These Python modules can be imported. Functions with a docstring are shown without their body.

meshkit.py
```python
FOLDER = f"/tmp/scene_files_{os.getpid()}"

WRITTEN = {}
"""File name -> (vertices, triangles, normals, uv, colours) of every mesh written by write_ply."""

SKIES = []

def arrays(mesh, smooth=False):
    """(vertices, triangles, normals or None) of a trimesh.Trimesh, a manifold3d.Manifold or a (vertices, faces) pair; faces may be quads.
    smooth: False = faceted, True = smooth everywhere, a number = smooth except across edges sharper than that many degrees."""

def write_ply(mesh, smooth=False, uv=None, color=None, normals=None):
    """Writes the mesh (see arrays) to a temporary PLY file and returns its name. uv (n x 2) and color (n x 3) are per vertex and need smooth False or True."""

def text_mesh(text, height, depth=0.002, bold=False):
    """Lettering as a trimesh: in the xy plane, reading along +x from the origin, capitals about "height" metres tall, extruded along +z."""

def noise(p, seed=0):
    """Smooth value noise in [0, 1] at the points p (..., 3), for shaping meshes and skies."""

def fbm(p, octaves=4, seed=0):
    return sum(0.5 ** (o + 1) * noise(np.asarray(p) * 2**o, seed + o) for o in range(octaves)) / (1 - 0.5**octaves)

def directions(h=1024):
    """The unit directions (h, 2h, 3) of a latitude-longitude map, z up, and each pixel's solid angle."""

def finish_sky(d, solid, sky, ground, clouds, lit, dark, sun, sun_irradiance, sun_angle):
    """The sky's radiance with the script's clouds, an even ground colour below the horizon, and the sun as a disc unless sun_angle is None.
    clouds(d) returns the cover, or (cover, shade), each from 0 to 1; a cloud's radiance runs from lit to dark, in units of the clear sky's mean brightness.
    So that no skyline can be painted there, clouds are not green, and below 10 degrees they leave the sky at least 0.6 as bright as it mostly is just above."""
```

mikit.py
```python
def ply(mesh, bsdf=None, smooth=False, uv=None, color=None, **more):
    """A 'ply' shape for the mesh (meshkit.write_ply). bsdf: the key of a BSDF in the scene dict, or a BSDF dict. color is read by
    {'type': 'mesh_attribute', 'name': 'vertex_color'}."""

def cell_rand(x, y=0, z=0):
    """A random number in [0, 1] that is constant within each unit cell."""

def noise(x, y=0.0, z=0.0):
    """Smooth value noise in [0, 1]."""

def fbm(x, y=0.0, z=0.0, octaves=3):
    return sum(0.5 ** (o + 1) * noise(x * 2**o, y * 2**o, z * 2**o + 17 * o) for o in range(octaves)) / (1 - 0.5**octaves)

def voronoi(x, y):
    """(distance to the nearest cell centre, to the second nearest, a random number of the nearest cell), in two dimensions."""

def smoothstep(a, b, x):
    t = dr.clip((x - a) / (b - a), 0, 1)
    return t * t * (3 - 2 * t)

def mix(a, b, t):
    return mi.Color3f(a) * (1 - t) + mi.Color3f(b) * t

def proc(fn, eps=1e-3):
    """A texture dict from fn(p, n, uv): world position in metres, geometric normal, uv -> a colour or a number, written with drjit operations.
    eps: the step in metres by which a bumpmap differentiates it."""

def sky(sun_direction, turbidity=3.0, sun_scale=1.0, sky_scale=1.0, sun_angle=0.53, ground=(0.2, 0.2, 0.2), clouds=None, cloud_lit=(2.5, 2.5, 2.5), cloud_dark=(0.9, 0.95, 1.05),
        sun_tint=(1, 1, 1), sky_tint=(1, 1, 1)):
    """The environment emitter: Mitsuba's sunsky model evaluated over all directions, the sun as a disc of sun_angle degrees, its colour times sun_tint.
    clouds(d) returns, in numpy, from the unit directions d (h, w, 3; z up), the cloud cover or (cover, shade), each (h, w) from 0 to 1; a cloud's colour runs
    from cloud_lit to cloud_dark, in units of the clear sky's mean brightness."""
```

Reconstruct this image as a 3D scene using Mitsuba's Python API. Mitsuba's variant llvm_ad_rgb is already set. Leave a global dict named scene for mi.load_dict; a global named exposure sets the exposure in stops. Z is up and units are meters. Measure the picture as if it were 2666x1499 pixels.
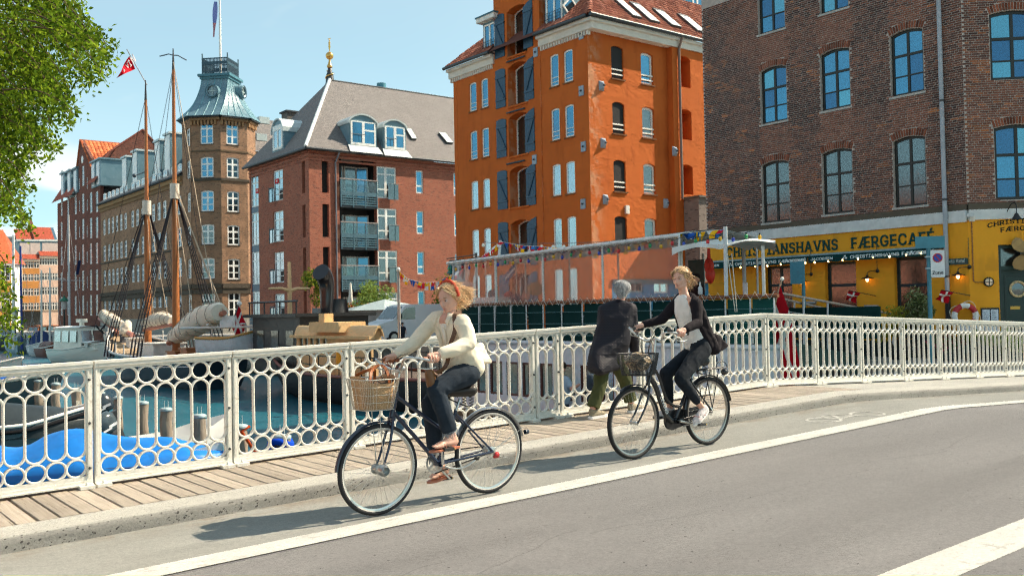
import math,random
import numpy as np
import trimesh,shapely
import shapely.geometry as sg
import shapely.affinity as sa
import manifold3d as m3
import drjit as dr
import mitsuba as mi
import mikit,meshkit
from mikit import proc,smoothstep,mix,cell_rand,voronoi
T=mi.ScalarTransform4f
PI=math.pi
RNG=np.random.default_rng(7)
random.seed(7)
scene,labels={},{}

# camera, sky, exposure
EYE=np.array([0.0,0.0,1.6])
YAW,PITCH,ROLL,FPX=math.radians(38.0),math.radians(1.436),math.radians(1.1),2474.0
_F=np.array([math.sin(YAW)*math.cos(PITCH),math.cos(YAW)*math.cos(PITCH),math.sin(PITCH)])
_R=np.array([math.cos(YAW),-math.sin(YAW), 0.0])
_U=np.cross(_R,_F)
_R,_U=_R*math.cos(ROLL)-_U*math.sin(ROLL), _U*math.cos(ROLL)+_R*math.sin(ROLL)
scene['camera']={'type':'thinlens', 'fov':math.degrees(2*math.atan(1333/FPX)),'fov_axis':'x','near_clip':0.1,'far_clip':3000.0,'aperture_radius':0.004,'focus_distance':8.6,'to_world':T().look_at(origin=EYE.tolist(),target=(EYE+_F).tolist(),up=_U.tolist())}
SUN=np.array([1.0,-0.38,1.03])
def _clouds(d):
 """a pale veil over the whole sky, thin high wisps and a bank of soft white cloud low over the far end of the canal"""
 el=np.degrees(np.arcsin(np.clip(d[...,2], -1,1)))
 az=np.degrees(np.arctan2(d[...,0], d[..., 1]))
 q=d/np.maximum(d[...,2:3]+0.25,0.05)
 n=meshkit.fbm(np.stack([q[...,0]*2.2,q[...,1]*2.2,q[...,2]*0+3.1],-1),5,3)
 w=meshkit.fbm(np.stack([q[...,0]*5.0+q[...,1]*2, q[..., 1]*1.6,q[..., 2]*0+9.1],-1),5,11)
 top=9.5+5*(n-0.5)-0.10*np.abs(az-10)
 bank=np.clip((top-el)/1.8,0,1)*np.clip((n-0.30)/0.12,0, 1)
 wisp=np.clip((w-0.60)/0.22, 0,1)*0.5*np.clip((el-4)/10, 0,1)
 veil=0.22+0.12*n
 return np.clip(np.maximum(np.maximum(bank*0.95,wisp),veil),0,1),np.clip((0.62-n)*0.8,0,0.4)
scene['sky']=mikit.sky(SUN,turbidity=3.0,sun_scale=2.3,sky_scale=1.6,clouds=_clouds, cloud_lit=(2.35,2.42,2.32), cloud_dark=(1.9,2.0, 1.95), sun_tint=(0.96,1.0,1.06),sky_tint=(1.10,1.42,1.14),ground=(0.16,0.16, 0.15))
exposure=1.5

# measuring helpers
def at(px,py,axis,val):
 """the point at world coordinate axis = val that a pixel of the 2666-wide photograph shows"""
 r=_F+_R*((px-1333)/FPX)-_U*((py-749.5)/FPX)
 return EYE+r*((val-EYE[axis])/r[axis])
def proj(p):
 q=np.asarray(p,float)-EYE
 d=q@_F
 return 1333+FPX*(q@_R)/d,749.5-FPX*(q@_U)/d
def zdeck(x):
 """top of the boardwalk on the humped bridge"""
 x=np.asarray(x,float)
 k=0.5
 a,b=0.41-0.0286*(11.7-x),0.41-0.037*(x-11.7)
 h=np.clip(0.5+0.5*(b-a)/0.03,0,1)
 r=np.minimum(a,b)*1.0
 return np.maximum(r, np.where(x>20,0.05,-9.0))
def zroad(x):
 return zdeck(x)-0.135

 # materials
def _h(k):
 k=(k^(k>>15))*0x2c1b3c6d
 return mi.Float((k^(k>>13))&0xFFFF)*(1.0/65535.0)
def noise(x,y=0.0,z=0):
 """smooth value noise in the plane, cheaper to compile than a solid one; z only picks another pattern"""
 x,y=mi.Float(x),mi.Float(y)+(z*37.7 if isinstance(z,(int,float)) else z*1.37)
 i,j=dr.floor(x),dr.floor(y)
 u,v=x-i,y-j
 u,v=u*u*(3-2*u),v*v*(3-2*v)
 a=mi.UInt32(mi.Int32(i))*0x9E3779B1
 b=mi.UInt32(mi.Int32(j))*0x85EBCA77
 return dr.lerp(dr.lerp(_h(a+b),_h(a+0x9E3779B1+b),u),dr.lerp(_h(a+b+0x85EBCA77),_h(a+b+0x1EB9B228),u),v)
def fbm(x,y=0.0,z=0,octaves=3):
 return sum(0.5**(o+1)*noise(x*2**o,y*2**o,z+5*o) for o in range(octaves))/(1-0.5**octaves)
def uvcol(p,n, uv):
 """the piece's own flat colour, kept in its uv: red and green share u, blue is v (meshes with colour attributes cannot be joined)"""
 r=dr.floor(uv.x)
 return mi.Color3f(r/1023.0, (uv.x-r)/0.96,uv.y)
def mottled(p, n,uv):
 """flat colour with a little uneven dirt"""
 g=noise(p.x*7+p.z*3, p.y*7+p.z*5,1)*0.6+noise(p.x*31+p.z*17,p.y*31+p.z*23,2)*0.4
 return uvcol(p,n,uv)*(0.84+0.32*g)
def pal(name,rough=0.6,fn=uvcol,**k):
 scene[name]={'type':'twosided','bsdf':{'type':'principled','base_color':proc(fn),'roughness':rough,**k}}
pal('matte',0.85,mottled,specular=0.25)
pal('satin',0.45,mottled,specular=0.5)
pal('gloss',0.18,specular=0.5,clearcoat=0.6,clearcoat_gloss=0.9)
pal('metal',0.28,metallic=0.95)
pal('skin',0.5,specular=0.35,sheen=0.2)
pal('cloth',0.95,specular=0.1,sheen=0.3)
scene['leaf']={'type':'principledthin','base_color':proc(uvcol),'roughness':0.45,'diff_trans':0.75,'spec_trans':0.0}
def rgb(h):
 """linear colour from an sRGB hex string"""
 c=np.array([int(h[i:i+2],16) for i in (0, 2,4)])/255.0
 return np.where(c<=0.04045, c/12.92,((c+0.055)/1.055)**2.4)
def pmat(name, fn,rough=0.8, bump=None,eps=2e-3,**k):
 """principled surface whose colour is fn(p, n, uv); bump is a height function in metres"""
 b={'type':'principled','base_color':proc(fn),'roughness':rough,'specular':0.3,**k}
 if bump:
  b={'type':'bumpmap','arbitrary':proc(bump,eps), 'bsdf':b,'scale':1.0}
 scene[name]={'type':'twosided','bsdf':b}
def glassmat(name,tint,refl, dark=(0.01,0.02,0.025),rough=0.02):
 """window pane before a dark room: a mirror-coated share over a dark ground"""
 scene[name]={'type':'twosided','bsdf':{'type':'blendbsdf','weight':refl,'bsdf_0':{'type':'principled','base_color':{'type':'rgb','value':list(dark)},'roughness':0.25,'specular':0.5},'bsdf_1':{'type':'roughconductor', 'alpha':rough,'specular_reflectance':{'type':'rgb','value':list(tint)}}}}

 # mesh building
class MB:
 """collects primitives; every vertex has a colour; edges stay sharp because faces do not share vertices across them"""
 def __init__(s):
  s.v,s.f,s.c, s.n=[],[],[], 0
 def add(s,v,f,col=(0.5,0.5, 0.5)):
  v,f=np.asarray(v,float),np.asarray(f,int)
  if f.shape[1]==4:
   f=np.vstack([f[:,[0,1,2]],f[:,[0,2,3]]])
  c=np.asarray(col,float)
  s.v.append(v);s.f.append(f+s.n);s.c.append(np.broadcast_to(c, (len(v),3)).copy());s.n+=len(v)
  return s
 def mesh(s,m, col,angle=None):
  """a trimesh / manifold, faceted (angle None), or smooth up to angle"""
  if hasattr(m,'to_mesh'):
   q=m.to_mesh();m=trimesh.Trimesh(q.vert_properties[:,:3],q.tri_verts,process=False)
  if angle is None:
   v=m.vertices[m.faces].reshape(-1,3);return s.add(v,np.arange(len(v)).reshape(-1,3),col)
  if angle<180:
   m=trimesh.graph.smooth_shade(m,angle=math.radians(angle),facet_minarea=None)
  return s.add(np.array(m.vertices),np.array(m.faces),col)
 def quad(s,a, b,c,d, col):
  return s.add([a,b,c,d],[[0,1,2,3]],col)
 def poly(s,pts,col):
  """flat polygon (planar points, any shape) through earcut in its own plane"""
  pts=np.asarray(pts, float)
  o=pts[0];n=np.zeros(3)
  for i in range(len(pts)):
   n+=np.cross(pts[i]-o,pts[(i+1)%len(pts)]-o)
  n/=np.linalg.norm(n);u=pts[1]-o;u/=np.linalg.norm(u);w=np.cross(n,u)
  v2,f=trimesh.creation.triangulate_polygon(sg.Polygon(np.stack([(pts-o)@u,(pts-o)@w],1)),engine='earcut')
  return s.add(o+v2[:,:1]*u+v2[:,1:]*w,f,col)
 def box(s,lo, hi,col,M=None):
  (x0,y0,z0),(x1,y1,z1)=lo,hi
  p=np.array([[x0,y0, z0],[x1,y0,z0],[x1,y1,z0],[x0,y1,z0],[x0, y0,z1],[x1,y0,z1],[x1,y1,z1],[x0,y1,z1]], float)
  if M is not None:
   p=p@np.asarray(M)[:3,:3].T+np.asarray(M)[:3,3]
  q=[[0,3,2,1],[4,5,6,7],[0, 1,5,4],[1,2,6,5],[2, 3,7,6],[3,0,4,7]]
  return s.add(p[np.array(q).ravel()],np.arange(24).reshape(-1, 4),col)
 def bar(s,a,b,w,h,col,up=(0,0,1)):
  """a rectangular beam from a to b, w wide (sideways), h tall (along up)"""
  a,b=np.asarray(a,float),np.asarray(b,float)
  d=b-a;L=np.linalg.norm(d);d/=L
  x=np.cross(d,up);x/=np.linalg.norm(x)+1e-12;z=np.cross(x,d)
  M=np.eye(4);M[:3,0],M[:3,1],M[:3, 2],M[:3,3]=x, d,z,a
  return s.box((-w/2, 0,-h/2),(w/2, L,h/2),col,M)
 def tube(s,pts,r,col,n=8,cap=True, closed=False):
  P=np.asarray(pts,float);m=len(P)
  R=np.broadcast_to(np.asarray(r,float),(m,))
  if closed:
   t=np.roll(P,-1,0)-np.roll(P,1,0)
  else:
   t=np.gradient(P,axis=0)
  t/=np.linalg.norm(t,axis=1,keepdims=True)+1e-12
  u=np.cross(t[0],[0, 0,1.0]);
  if np.linalg.norm(u)<1e-3:
   u=np.cross(t[0],[0,1.0,0])
  u/=np.linalg.norm(u)
  rings=[]
  a=np.arange(n)*2*PI/n
  for i in range(m):
   u=u-t[i]*(u@t[i]);u/=np.linalg.norm(u)+1e-12
   w=np.cross(t[i],u)
   rings.append(P[i]+R[i]*(np.cos(a)[:,None]*u+np.sin(a)[:,None]*w))
  v=np.vstack(rings);k=np.arange(n);k2=(k+1)%n
  f=[np.stack([i*n+k, i*n+k2,(i+1)*n+k2,(i+1)*n+k],1) for i in range(m-1)]
  if closed:
   f.append(np.stack([(m-1)*n+k,(m-1)*n+k2,k2,k], 1))
  s.add(v,np.vstack(f),col)
  if cap and not closed:
   for ring,fl in ((rings[0],True), (rings[-1],False)):
    ff=np.array([[0,i,i+1] for i in range(1,n-1)])
    s.add(ring,ff[:,::-1] if fl else ff,col)
  return s
 def cyl(s,a,b,r,col, n=12,r2=None):
  return s.tube([a,b],[r,r if r2 is None else r2],col,n)
 def lathe(s,prof,col,o=(0,0,0),axis=(0,0, 1),n=16):
  """profile [(radius, height), ...] round axis through o; repeated points make sharp edges"""
  ax=np.asarray(axis, float);ax/=np.linalg.norm(ax)
  u=np.cross(ax,[1,0, 0]) if abs(ax[0])<0.9 else np.cross(ax,[0,1,0]);u/=np.linalg.norm(u);w=np.cross(ax, u)
  a=np.arange(n)*2*PI/n;k=np.arange(n);k2=(k+1)%n
  o=np.asarray(o,float)
  v=np.vstack([o+h*ax+r*(np.cos(a)[:,None]*u+np.sin(a)[:,None]*w) for r,h in prof])
  f=np.vstack([np.stack([i*n+k,i*n+k2,(i+1)*n+k2, (i+1)*n+k],1) for i in range(len(prof)-1)])
  return s.add(v,f,col)
 def ball(s,c, r,col, sub=2, scale=(1,1,1)):
  m=trimesh.creation.icosphere(subdivisions=sub)
  return s.add(m.vertices*r*np.asarray(scale)+np.asarray(c),m.faces,col)
 def prism(s,poly,d,O,U,V,N, col,back=True):
  """shapely polygon in the plane (O; U, V) from depth 0 to d along N, faceted"""
  O,U,V,N=(np.asarray(x,float) for x in (O,U,V,N))
  for g in getattr(poly,'geoms',[poly]):
   if g.is_empty or g.area<1e-9:
    continue
   g=sg.polygon.orient(g)
   v2,f=trimesh.creation.triangulate_polygon(g,engine='earcut')
   base=O+v2[:,:1]*U+v2[:,1:2]*V
   s.add(base+N*d,f,col)
   if back:
    s.add(base,f[:,::-1],col)
   for ring in [g.exterior,*g.interiors]:
    p=np.array(ring.coords)
    a=O+p[:,:1]*U+p[:,1:2]*V
    m=len(a)-1
    v=np.stack([a[:-1],a[1:],a[1:]+N*d,a[:-1]+N*d],1).reshape(-1,3)
    s.add(v,np.arange(4*m).reshape(-1,4),col)
  return s
 def out(s):
  return np.vstack(s.v),np.vstack(s.f),np.vstack(s.c)
 def recolor(s,fn):
  s.c=[fn(v,c) for v, c in zip(s.v, s.c)]
  return s
_used={}
def newkey(name,parent=None):
 base=f'{parent}__{name}' if parent else name
 k=_used.get(base,0);_used[base]=k+1
 return base if k==0 else f'{base}_{k:03d}'
def put(name,mb,bsdf='matte',parent=None,label=None,cat=None,group=None,kind=None,smooth=True,M=None):
 """one entry of the scene from a mesh builder"""
 key=newkey(name,parent)
 v,f,c=mb.out() if isinstance(mb,MB) else (mb[0], mb[1], None)
 uv=None
 if c is not None:
  c=np.clip(c, 0,1)
  uv=np.stack([np.round(c[:, 0]*1023)+c[:, 1]*0.96,c[:,2]],1)
 scene[key]=mikit.ply((v,f), bsdf,smooth=smooth,uv=uv)
 if M is not None:
  scene[key]['to_world']=M
 tag(key,label,cat,group,kind)
 return key
def copyof(src,name,parent=None,M=None,label=None,cat=None,group=None, kind=None):
 key=newkey(name,parent)
 scene[key]=dict(scene[src])
 if M is not None:
  scene[key]['to_world']=M
 tag(key,label,cat,group,kind)
 return key
def tag(key,label=None,cat=None,group=None,kind=None):
 d={k:v for k, v in (('label',label),('category', cat),('group',group),('kind',kind)) if v}
 if d:
  labels[key]=d
def thing(name,label, cat,group=None):
 key=newkey(name)
 tag(key,label,cat,group)
 return key
def arc_poly(x0,x1,z0,z1,rise=0.0,n=8):
 """an opening with a segmental arch of the given rise on top (z1 is the crown)"""
 if rise<=0:
  return sg.box(x0,z0,x1,z1)
 t=np.linspace(-1,1,n)
 w=(x1-x0)/2
 R=(w*w+rise*rise)/(2*rise)
 xs=(x0+x1)/2+w*t
 zs=z1-R+np.sqrt(np.maximum(R*R-(w*t)**2,0))
 return sg.Polygon([(x0,z0), (x1,z0)]+[(a, b) for a,b in zip(xs[::-1], zs[::-1])])
def curve(pts, n=24):
 from scipy.interpolate import CubicSpline
 pts=np.asarray(pts,float);d=np.concatenate([[0], np.cumsum(np.linalg.norm(np.diff(pts,axis=0),axis=1))]);return CubicSpline(d,pts)(np.linspace(0,d[-1],n))
def pedal(parent,p,ax,col=(.03,.03, .03)):
 m=MB();x=np.array([-1,0,0.0]);M=np.eye(4);M[:3,0]=x;M[:3,1]=(0,1,0);M[:3,2]=(0,0,1);M[:3,3]=p
 m.box((-.045, -.045, -.012),(.045, .045,.012),col,M);m.box((-.05,-.05,-.006),(-.046,.05,.006),(.7,.45,.1),M);put('pedal',m,'satin',parent)
def blob(parts,l=.022,it=6,noise_amp=0.0,seed=0,freq=14, stretch=(1,1, 1)):
 """one closed surface: union of hulls of spheres [(point, radius), ...], refined and smoothed; noise_amp adds folds"""
 ms=[]
 for p in parts:
  ms.append(m3.Manifold.batch_hull([m3.Manifold.sphere(float(r),14).translate(np.asarray(c, float).tolist()) for c,r in p]))
 u=m3.Manifold.batch_boolean(ms,m3.OpType.Add).refine_to_length(l)
 q=u.to_mesh();t=trimesh.Trimesh(q.vert_properties[:,:3],q.tri_verts,process=True)
 trimesh.smoothing.filter_taubin(t, .55,-.56,it)
 if noise_amp:
  n=t.vertex_normals;p=t.vertices*freq*np.asarray(stretch)
  d=(np.abs(meshkit.fbm(p,3, seed)-.5)*2)**.8
  t.vertices=t.vertices+n*((.5-d)*noise_amp)[:,None]
 return t
def lerp(a,b,t):return np.asarray(a)*(1-t)+np.asarray(b)*t
SKIN=(.60,.345,.255)
SKINR=(.58,.30,.215)
pal('rubber',.7,specular=.3)
pal('polished',.22,metallic=.85)
pal('hair_fibre',.42, specular=.5,sheen=.4)
def denim(p,n, uv):
 g=noise((p.x+p.y)*260,p.z*260,1)*.5+noise((p.x+p.y)*22, p.z*9, 3)*.5
 return uvcol(p,n,uv)*(.55+.9*g)
pal('denim',.9,denim, specular=.15, sheen=.3)
def linen(p,n, uv):
 g=noise((p.x+p.y)*300,p.z*300,1)*.4+noise((p.x+p.y)*14, p.z*14,3)*.6
 return uvcol(p,n,uv)*(.88+.24*g)
pal('linen',.9,linen, specular=.15, sheen=.3)

# the setting: bridge, road, quays, water
def _grain(p,s):
 return fbm(p.x*s,p.y*s,p.z*s,3)
def asphalt(p, n,uv):
 g=noise(p.x*140,p.y*140,0.5)*0.6+noise(p.x*55,p.y*55,3.5)*0.4
 big=fbm(p.x*0.55,p.y*1.6,1.5,4)
 streak=fbm(p.x*0.35, p.y*5.0,4.5,3)
 c=mix((0.120, 0.116, 0.114),(0.168,0.162, 0.158),big*0.75+streak*0.25)
 c=c*(0.70+0.60*g)
 tr=dr.exp(-dr.square((p.y-3.75)/0.33))+dr.exp(-dr.square((p.y-2.15)/0.33))+0.7*dr.exp(-dr.square((p.y-5.2)/0.3))
 c=c*(1.0-0.13*tr*(0.5+noise(p.x*0.7,p.y*3,9)))
 wob=noise(p.x*0.9,3.0,7)*0.5+noise(p.x*6, 1.0,8)*0.05
 crack=smoothstep(0.012,0.003,dr.abs(p.y-4.62-wob))*smoothstep(0.35,0.5,noise(p.x*0.5,8.0,5))
 seam=smoothstep(0.010,0.004,dr.abs(p.y-6.03-0.01*noise(p.x*3,2.0,5)))
 c=c*(1-0.22*crack)*(1-0.35*seam)
 a,b,w=voronoi(p.x*7.0,p.y*7.0)
 spot=dr.select((a<0.06)&(w>0.9),1.0,0.0)
 return c*(1.0-0.6*spot)
def asphalt_bump(p,n, uv):
 return 0.0016*noise(p.x*110,p.y*110,0.5)+0.0008*noise(p.x*230, p.y*230,2.5)
pmat('asphalt',asphalt,0.9,asphalt_bump)
def lane(p,n,uv):
 g=noise(p.x*130,p.y*130,0.5)*0.6+noise(p.x*45,p.y*45,7.5)*0.4
 big=fbm(p.x*0.8,p.y*2.6,1.5,4)
 dirt=smoothstep(7.05,7.45,p.y)*smoothstep(0.35,0.75,fbm(p.x*3.0,p.y*9.0,8.5, 3))
 c=mix((0.165, 0.164, 0.148),(0.228,0.226, 0.205),big)*(0.78+0.44*g)
 return mix(c, mi.Color3f(0.15,0.12,0.09), dirt*0.65)
pmat('cycle_lane_asphalt',lane,0.9, asphalt_bump)
def paint(p,n, uv):
 g=noise(p.x*90,p.y*90,0.5)
 wear=smoothstep(0.62,0.80,fbm(p.x*9,p.y*14,2.5,4))
 c=mix((0.36,0.355,0.325),(0.46,0.45,0.415),fbm(p.x*2,p.y*4,0.0,3))*(0.85+0.3*g)
 return mix(c, mi.Color3f(0.27,0.26,0.23), wear*0.7)
pmat('road_paint',paint,0.85,asphalt_bump)
def worn_paint(p,n,uv):
 g=noise(p.x*90,p.y*90,0.5)
 wear=smoothstep(0.40,0.66,fbm(p.x*11,p.y*16,2.5, 4))
 return mix(mi.Color3f(0.38, 0.372, 0.34)*(0.85+0.3*g),mi.Color3f(0.20,0.198, 0.178),wear*0.85)
pmat('worn_road_paint',worn_paint,0.85,asphalt_bump)
def concrete(p,n,uv):
 q=p.y+p.z
 wq=noise(p.x*60,q*60,9)*0.5
 a,b,w=voronoi(p.x*36.0+wq,q*46.0+wq)
 a2,b2, w2=voronoi(p.x*95.0, q*105.0)
 pit=dr.select((a<0.14+1.1*(w-0.80))&(w>0.80),1.0,0.0)+dr.select((a2<0.27)&(w2>0.93),0.8,0.0)
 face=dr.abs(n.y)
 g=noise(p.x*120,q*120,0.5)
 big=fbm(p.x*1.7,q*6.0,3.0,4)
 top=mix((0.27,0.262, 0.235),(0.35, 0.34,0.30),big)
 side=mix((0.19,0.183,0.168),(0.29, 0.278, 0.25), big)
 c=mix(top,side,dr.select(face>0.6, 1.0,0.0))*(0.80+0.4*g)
 pit=dr.minimum(pit,1.0)*dr.select(face>0.35,1.0, 0.35)
 return mix(c, mi.Color3f(0.035,0.032,0.03),pit*0.9)
def concrete_bump(p,n,uv):
 return 0.0014*noise(p.x*95, p.y*95,p.z*95)+0.003*fbm(p.x*20,p.y*20,p.z*20,2)
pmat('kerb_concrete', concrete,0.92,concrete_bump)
def slab(p,n,uv):
 g=noise(p.x*100,p.y*100,p.z*100)
 return mix((0.24,0.235,0.21),(0.32,0.31,0.28),fbm(p.x*1.6,p.y*3,p.z*2,4))*(0.8+0.4*g)
pmat('concrete_slab', slab,0.92,concrete_bump)
def plank_wood(p,n,uv):
 r=cell_rand(p.x/0.1497+0.5, 1.0,2.0)
 gr=fbm(p.x*95.0,p.y*2.2+r*30.0,r*9.0,4)
 big=fbm(p.x*3.0,p.y*2.0,1.0,3)
 c=mix((0.21,0.175,0.14),(0.34,0.295,0.24),gr)*(0.82+0.30*r)*(0.85+0.3*big)
 crack=smoothstep(0.74,0.80, fbm(p.x*60.0, p.y*1.1+r*17, 3.3+r*5,3))
 dirt=smoothstep(8.72,8.9,p.y)*fbm(p.x*8,p.y*10,2.0,3)
 c=mix(c,mi.Color3f(0.20,0.14,0.09),dirt)
 return mix(c, mi.Color3f(0.07,0.055,0.045),crack*0.8)
pmat('boardwalk_wood',plank_wood,0.85, lambda p,n,uv:0.0015*fbm(p.x*95.0,p.y*2.2,5.0,3))
def water_col(p,n,uv):
 return mix((0.004,0.062,0.090),(0.010,0.105,0.140),fbm(p.x*0.2,p.y*0.2,1.0,3))
def water_bump(p,n,uv):
 a=fbm(p.x*1.1+0.6*p.y,p.y*1.7-0.3*p.x,1.0,4)
 b=fbm(p.x*3.6-1.2*p.y,p.y*3.4+p.x, 5.0,3)
 return 0.16*a+0.040*b
scene['canal_water_surface']={'type':'twosided','bsdf':{'type':'bumpmap','arbitrary':proc(water_bump,0.01),'scale':1.0, 'bsdf':{'type':'principled','base_color':proc(water_col),'roughness':0.06,'specular':0.75, 'spec_tint':0.0}}}
def sheet(xs,y0,y1,fz,col=(0.3,0.3, 0.3),ny=1):
 m=MB()
 xs=np.asarray(xs,float);ys=np.linspace(y0,y1,ny+1)
 X,Y=np.meshgrid(xs,ys,indexing='ij')
 v=np.stack([X,Y,fz(X)+0*Y], -1).reshape(-1,3)
 n=ny+1
 i=np.arange(len(xs)-1)[:,None]*n+np.arange(ny)[None]
 f=np.stack([i,i+n,i+n+1,i+1],-1).reshape(-1,4)
 return m.add(v,f,col)
def structure(name,mb,bsdf,label):
 return put(name,mb,bsdf,label=label,kind='structure',smooth=True)
XS=np.concatenate([[-60,-20, -8],np.arange(-4,26.1,0.5), [30,45,90]])
structure('road',sheet(XS,-40,7.46, zroad),'asphalt','grey asphalt carriageway over the bridge')
structure('cycle_lane',sheet(XS,6.20,7.455, lambda x:zroad(x)+0.004),'cycle_lane_asphalt','paler asphalt strip along the kerb')
structure('lane_line',sheet(XS,6.06,6.33, lambda x:zroad(x)+0.008),'road_paint','long white line between cycle lane and carriageway')
m=sheet(np.arange(-1.5,40,0.5),2.68,2.99, lambda x:zroad(x)+0.004)
structure('lane_line',m,'road_paint','second white line crossing the bottom right corner')
m=MB()
for pts in ([(10.02,6.88),(10.2,6.66),(10.42,6.94),(10.28,6.98),(10.12,6.74)],[(10.2,6.66), (10.52,6.68)],[(10.42,6.94),(10.52,6.68)]):
 for (xa,ya),(xb,yb) in zip(pts,pts[1:]):
  m.bar((xa,ya,zroad(xa)+0.006),(xb,yb,zroad(xb)+0.006), 0.045, 0.003, (1,1,1))
for cx, cy in ((9.98, 6.74), (10.72,6.62)):
 t=np.linspace(0,2*PI,25)
 for a, b in zip(t,t[1:]):
  pa=(cx+0.2*math.cos(a),cy+0.2*math.sin(a));pb=(cx+0.2*math.cos(b),cy+0.2*math.sin(b))
  m.bar((*pa,zroad(pa[0])+0.0065),(*pb,zroad(pb[0])+0.0065),0.04,0.003,(1,1,1))
put('cycle_symbol',m, 'worn_road_paint',label='worn white bicycle symbol painted in the lane',kind='structure')
prof=[(7.452,-0.45),(7.452,-0.071), (7.452,-0.071)]+[(7.487-0.035*math.cos(a),-0.071+0.055*math.sin(a)) for a in np.linspace(0.1,PI/2,6)]+[(7.487,-0.016), (7.757,-0.002)]
xs=np.arange(-8,27,0.35)
P=np.array([[(x,y+0.004*math.sin(x*1.3),zdeck(x)+z) for y,z in prof] for x in xs])
n=len(prof);i=np.arange(len(xs)-1)[:,None]*n+np.arange(n-1)[None]
m=MB().add(P.reshape(-1,3),np.stack([i,i+1,i+n+1, i+n],-1).reshape(-1, 4)[:,::-1],(0.3,0.3, 0.3))
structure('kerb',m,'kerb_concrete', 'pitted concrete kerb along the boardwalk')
bw=structure('boardwalk',sheet(np.arange(-6,12.5, 0.5),7.755,9.1, lambda x:zdeck(x)-0.06),'concrete_slab','footway of grey-brown planks laid across the bridge')
nb=0
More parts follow.
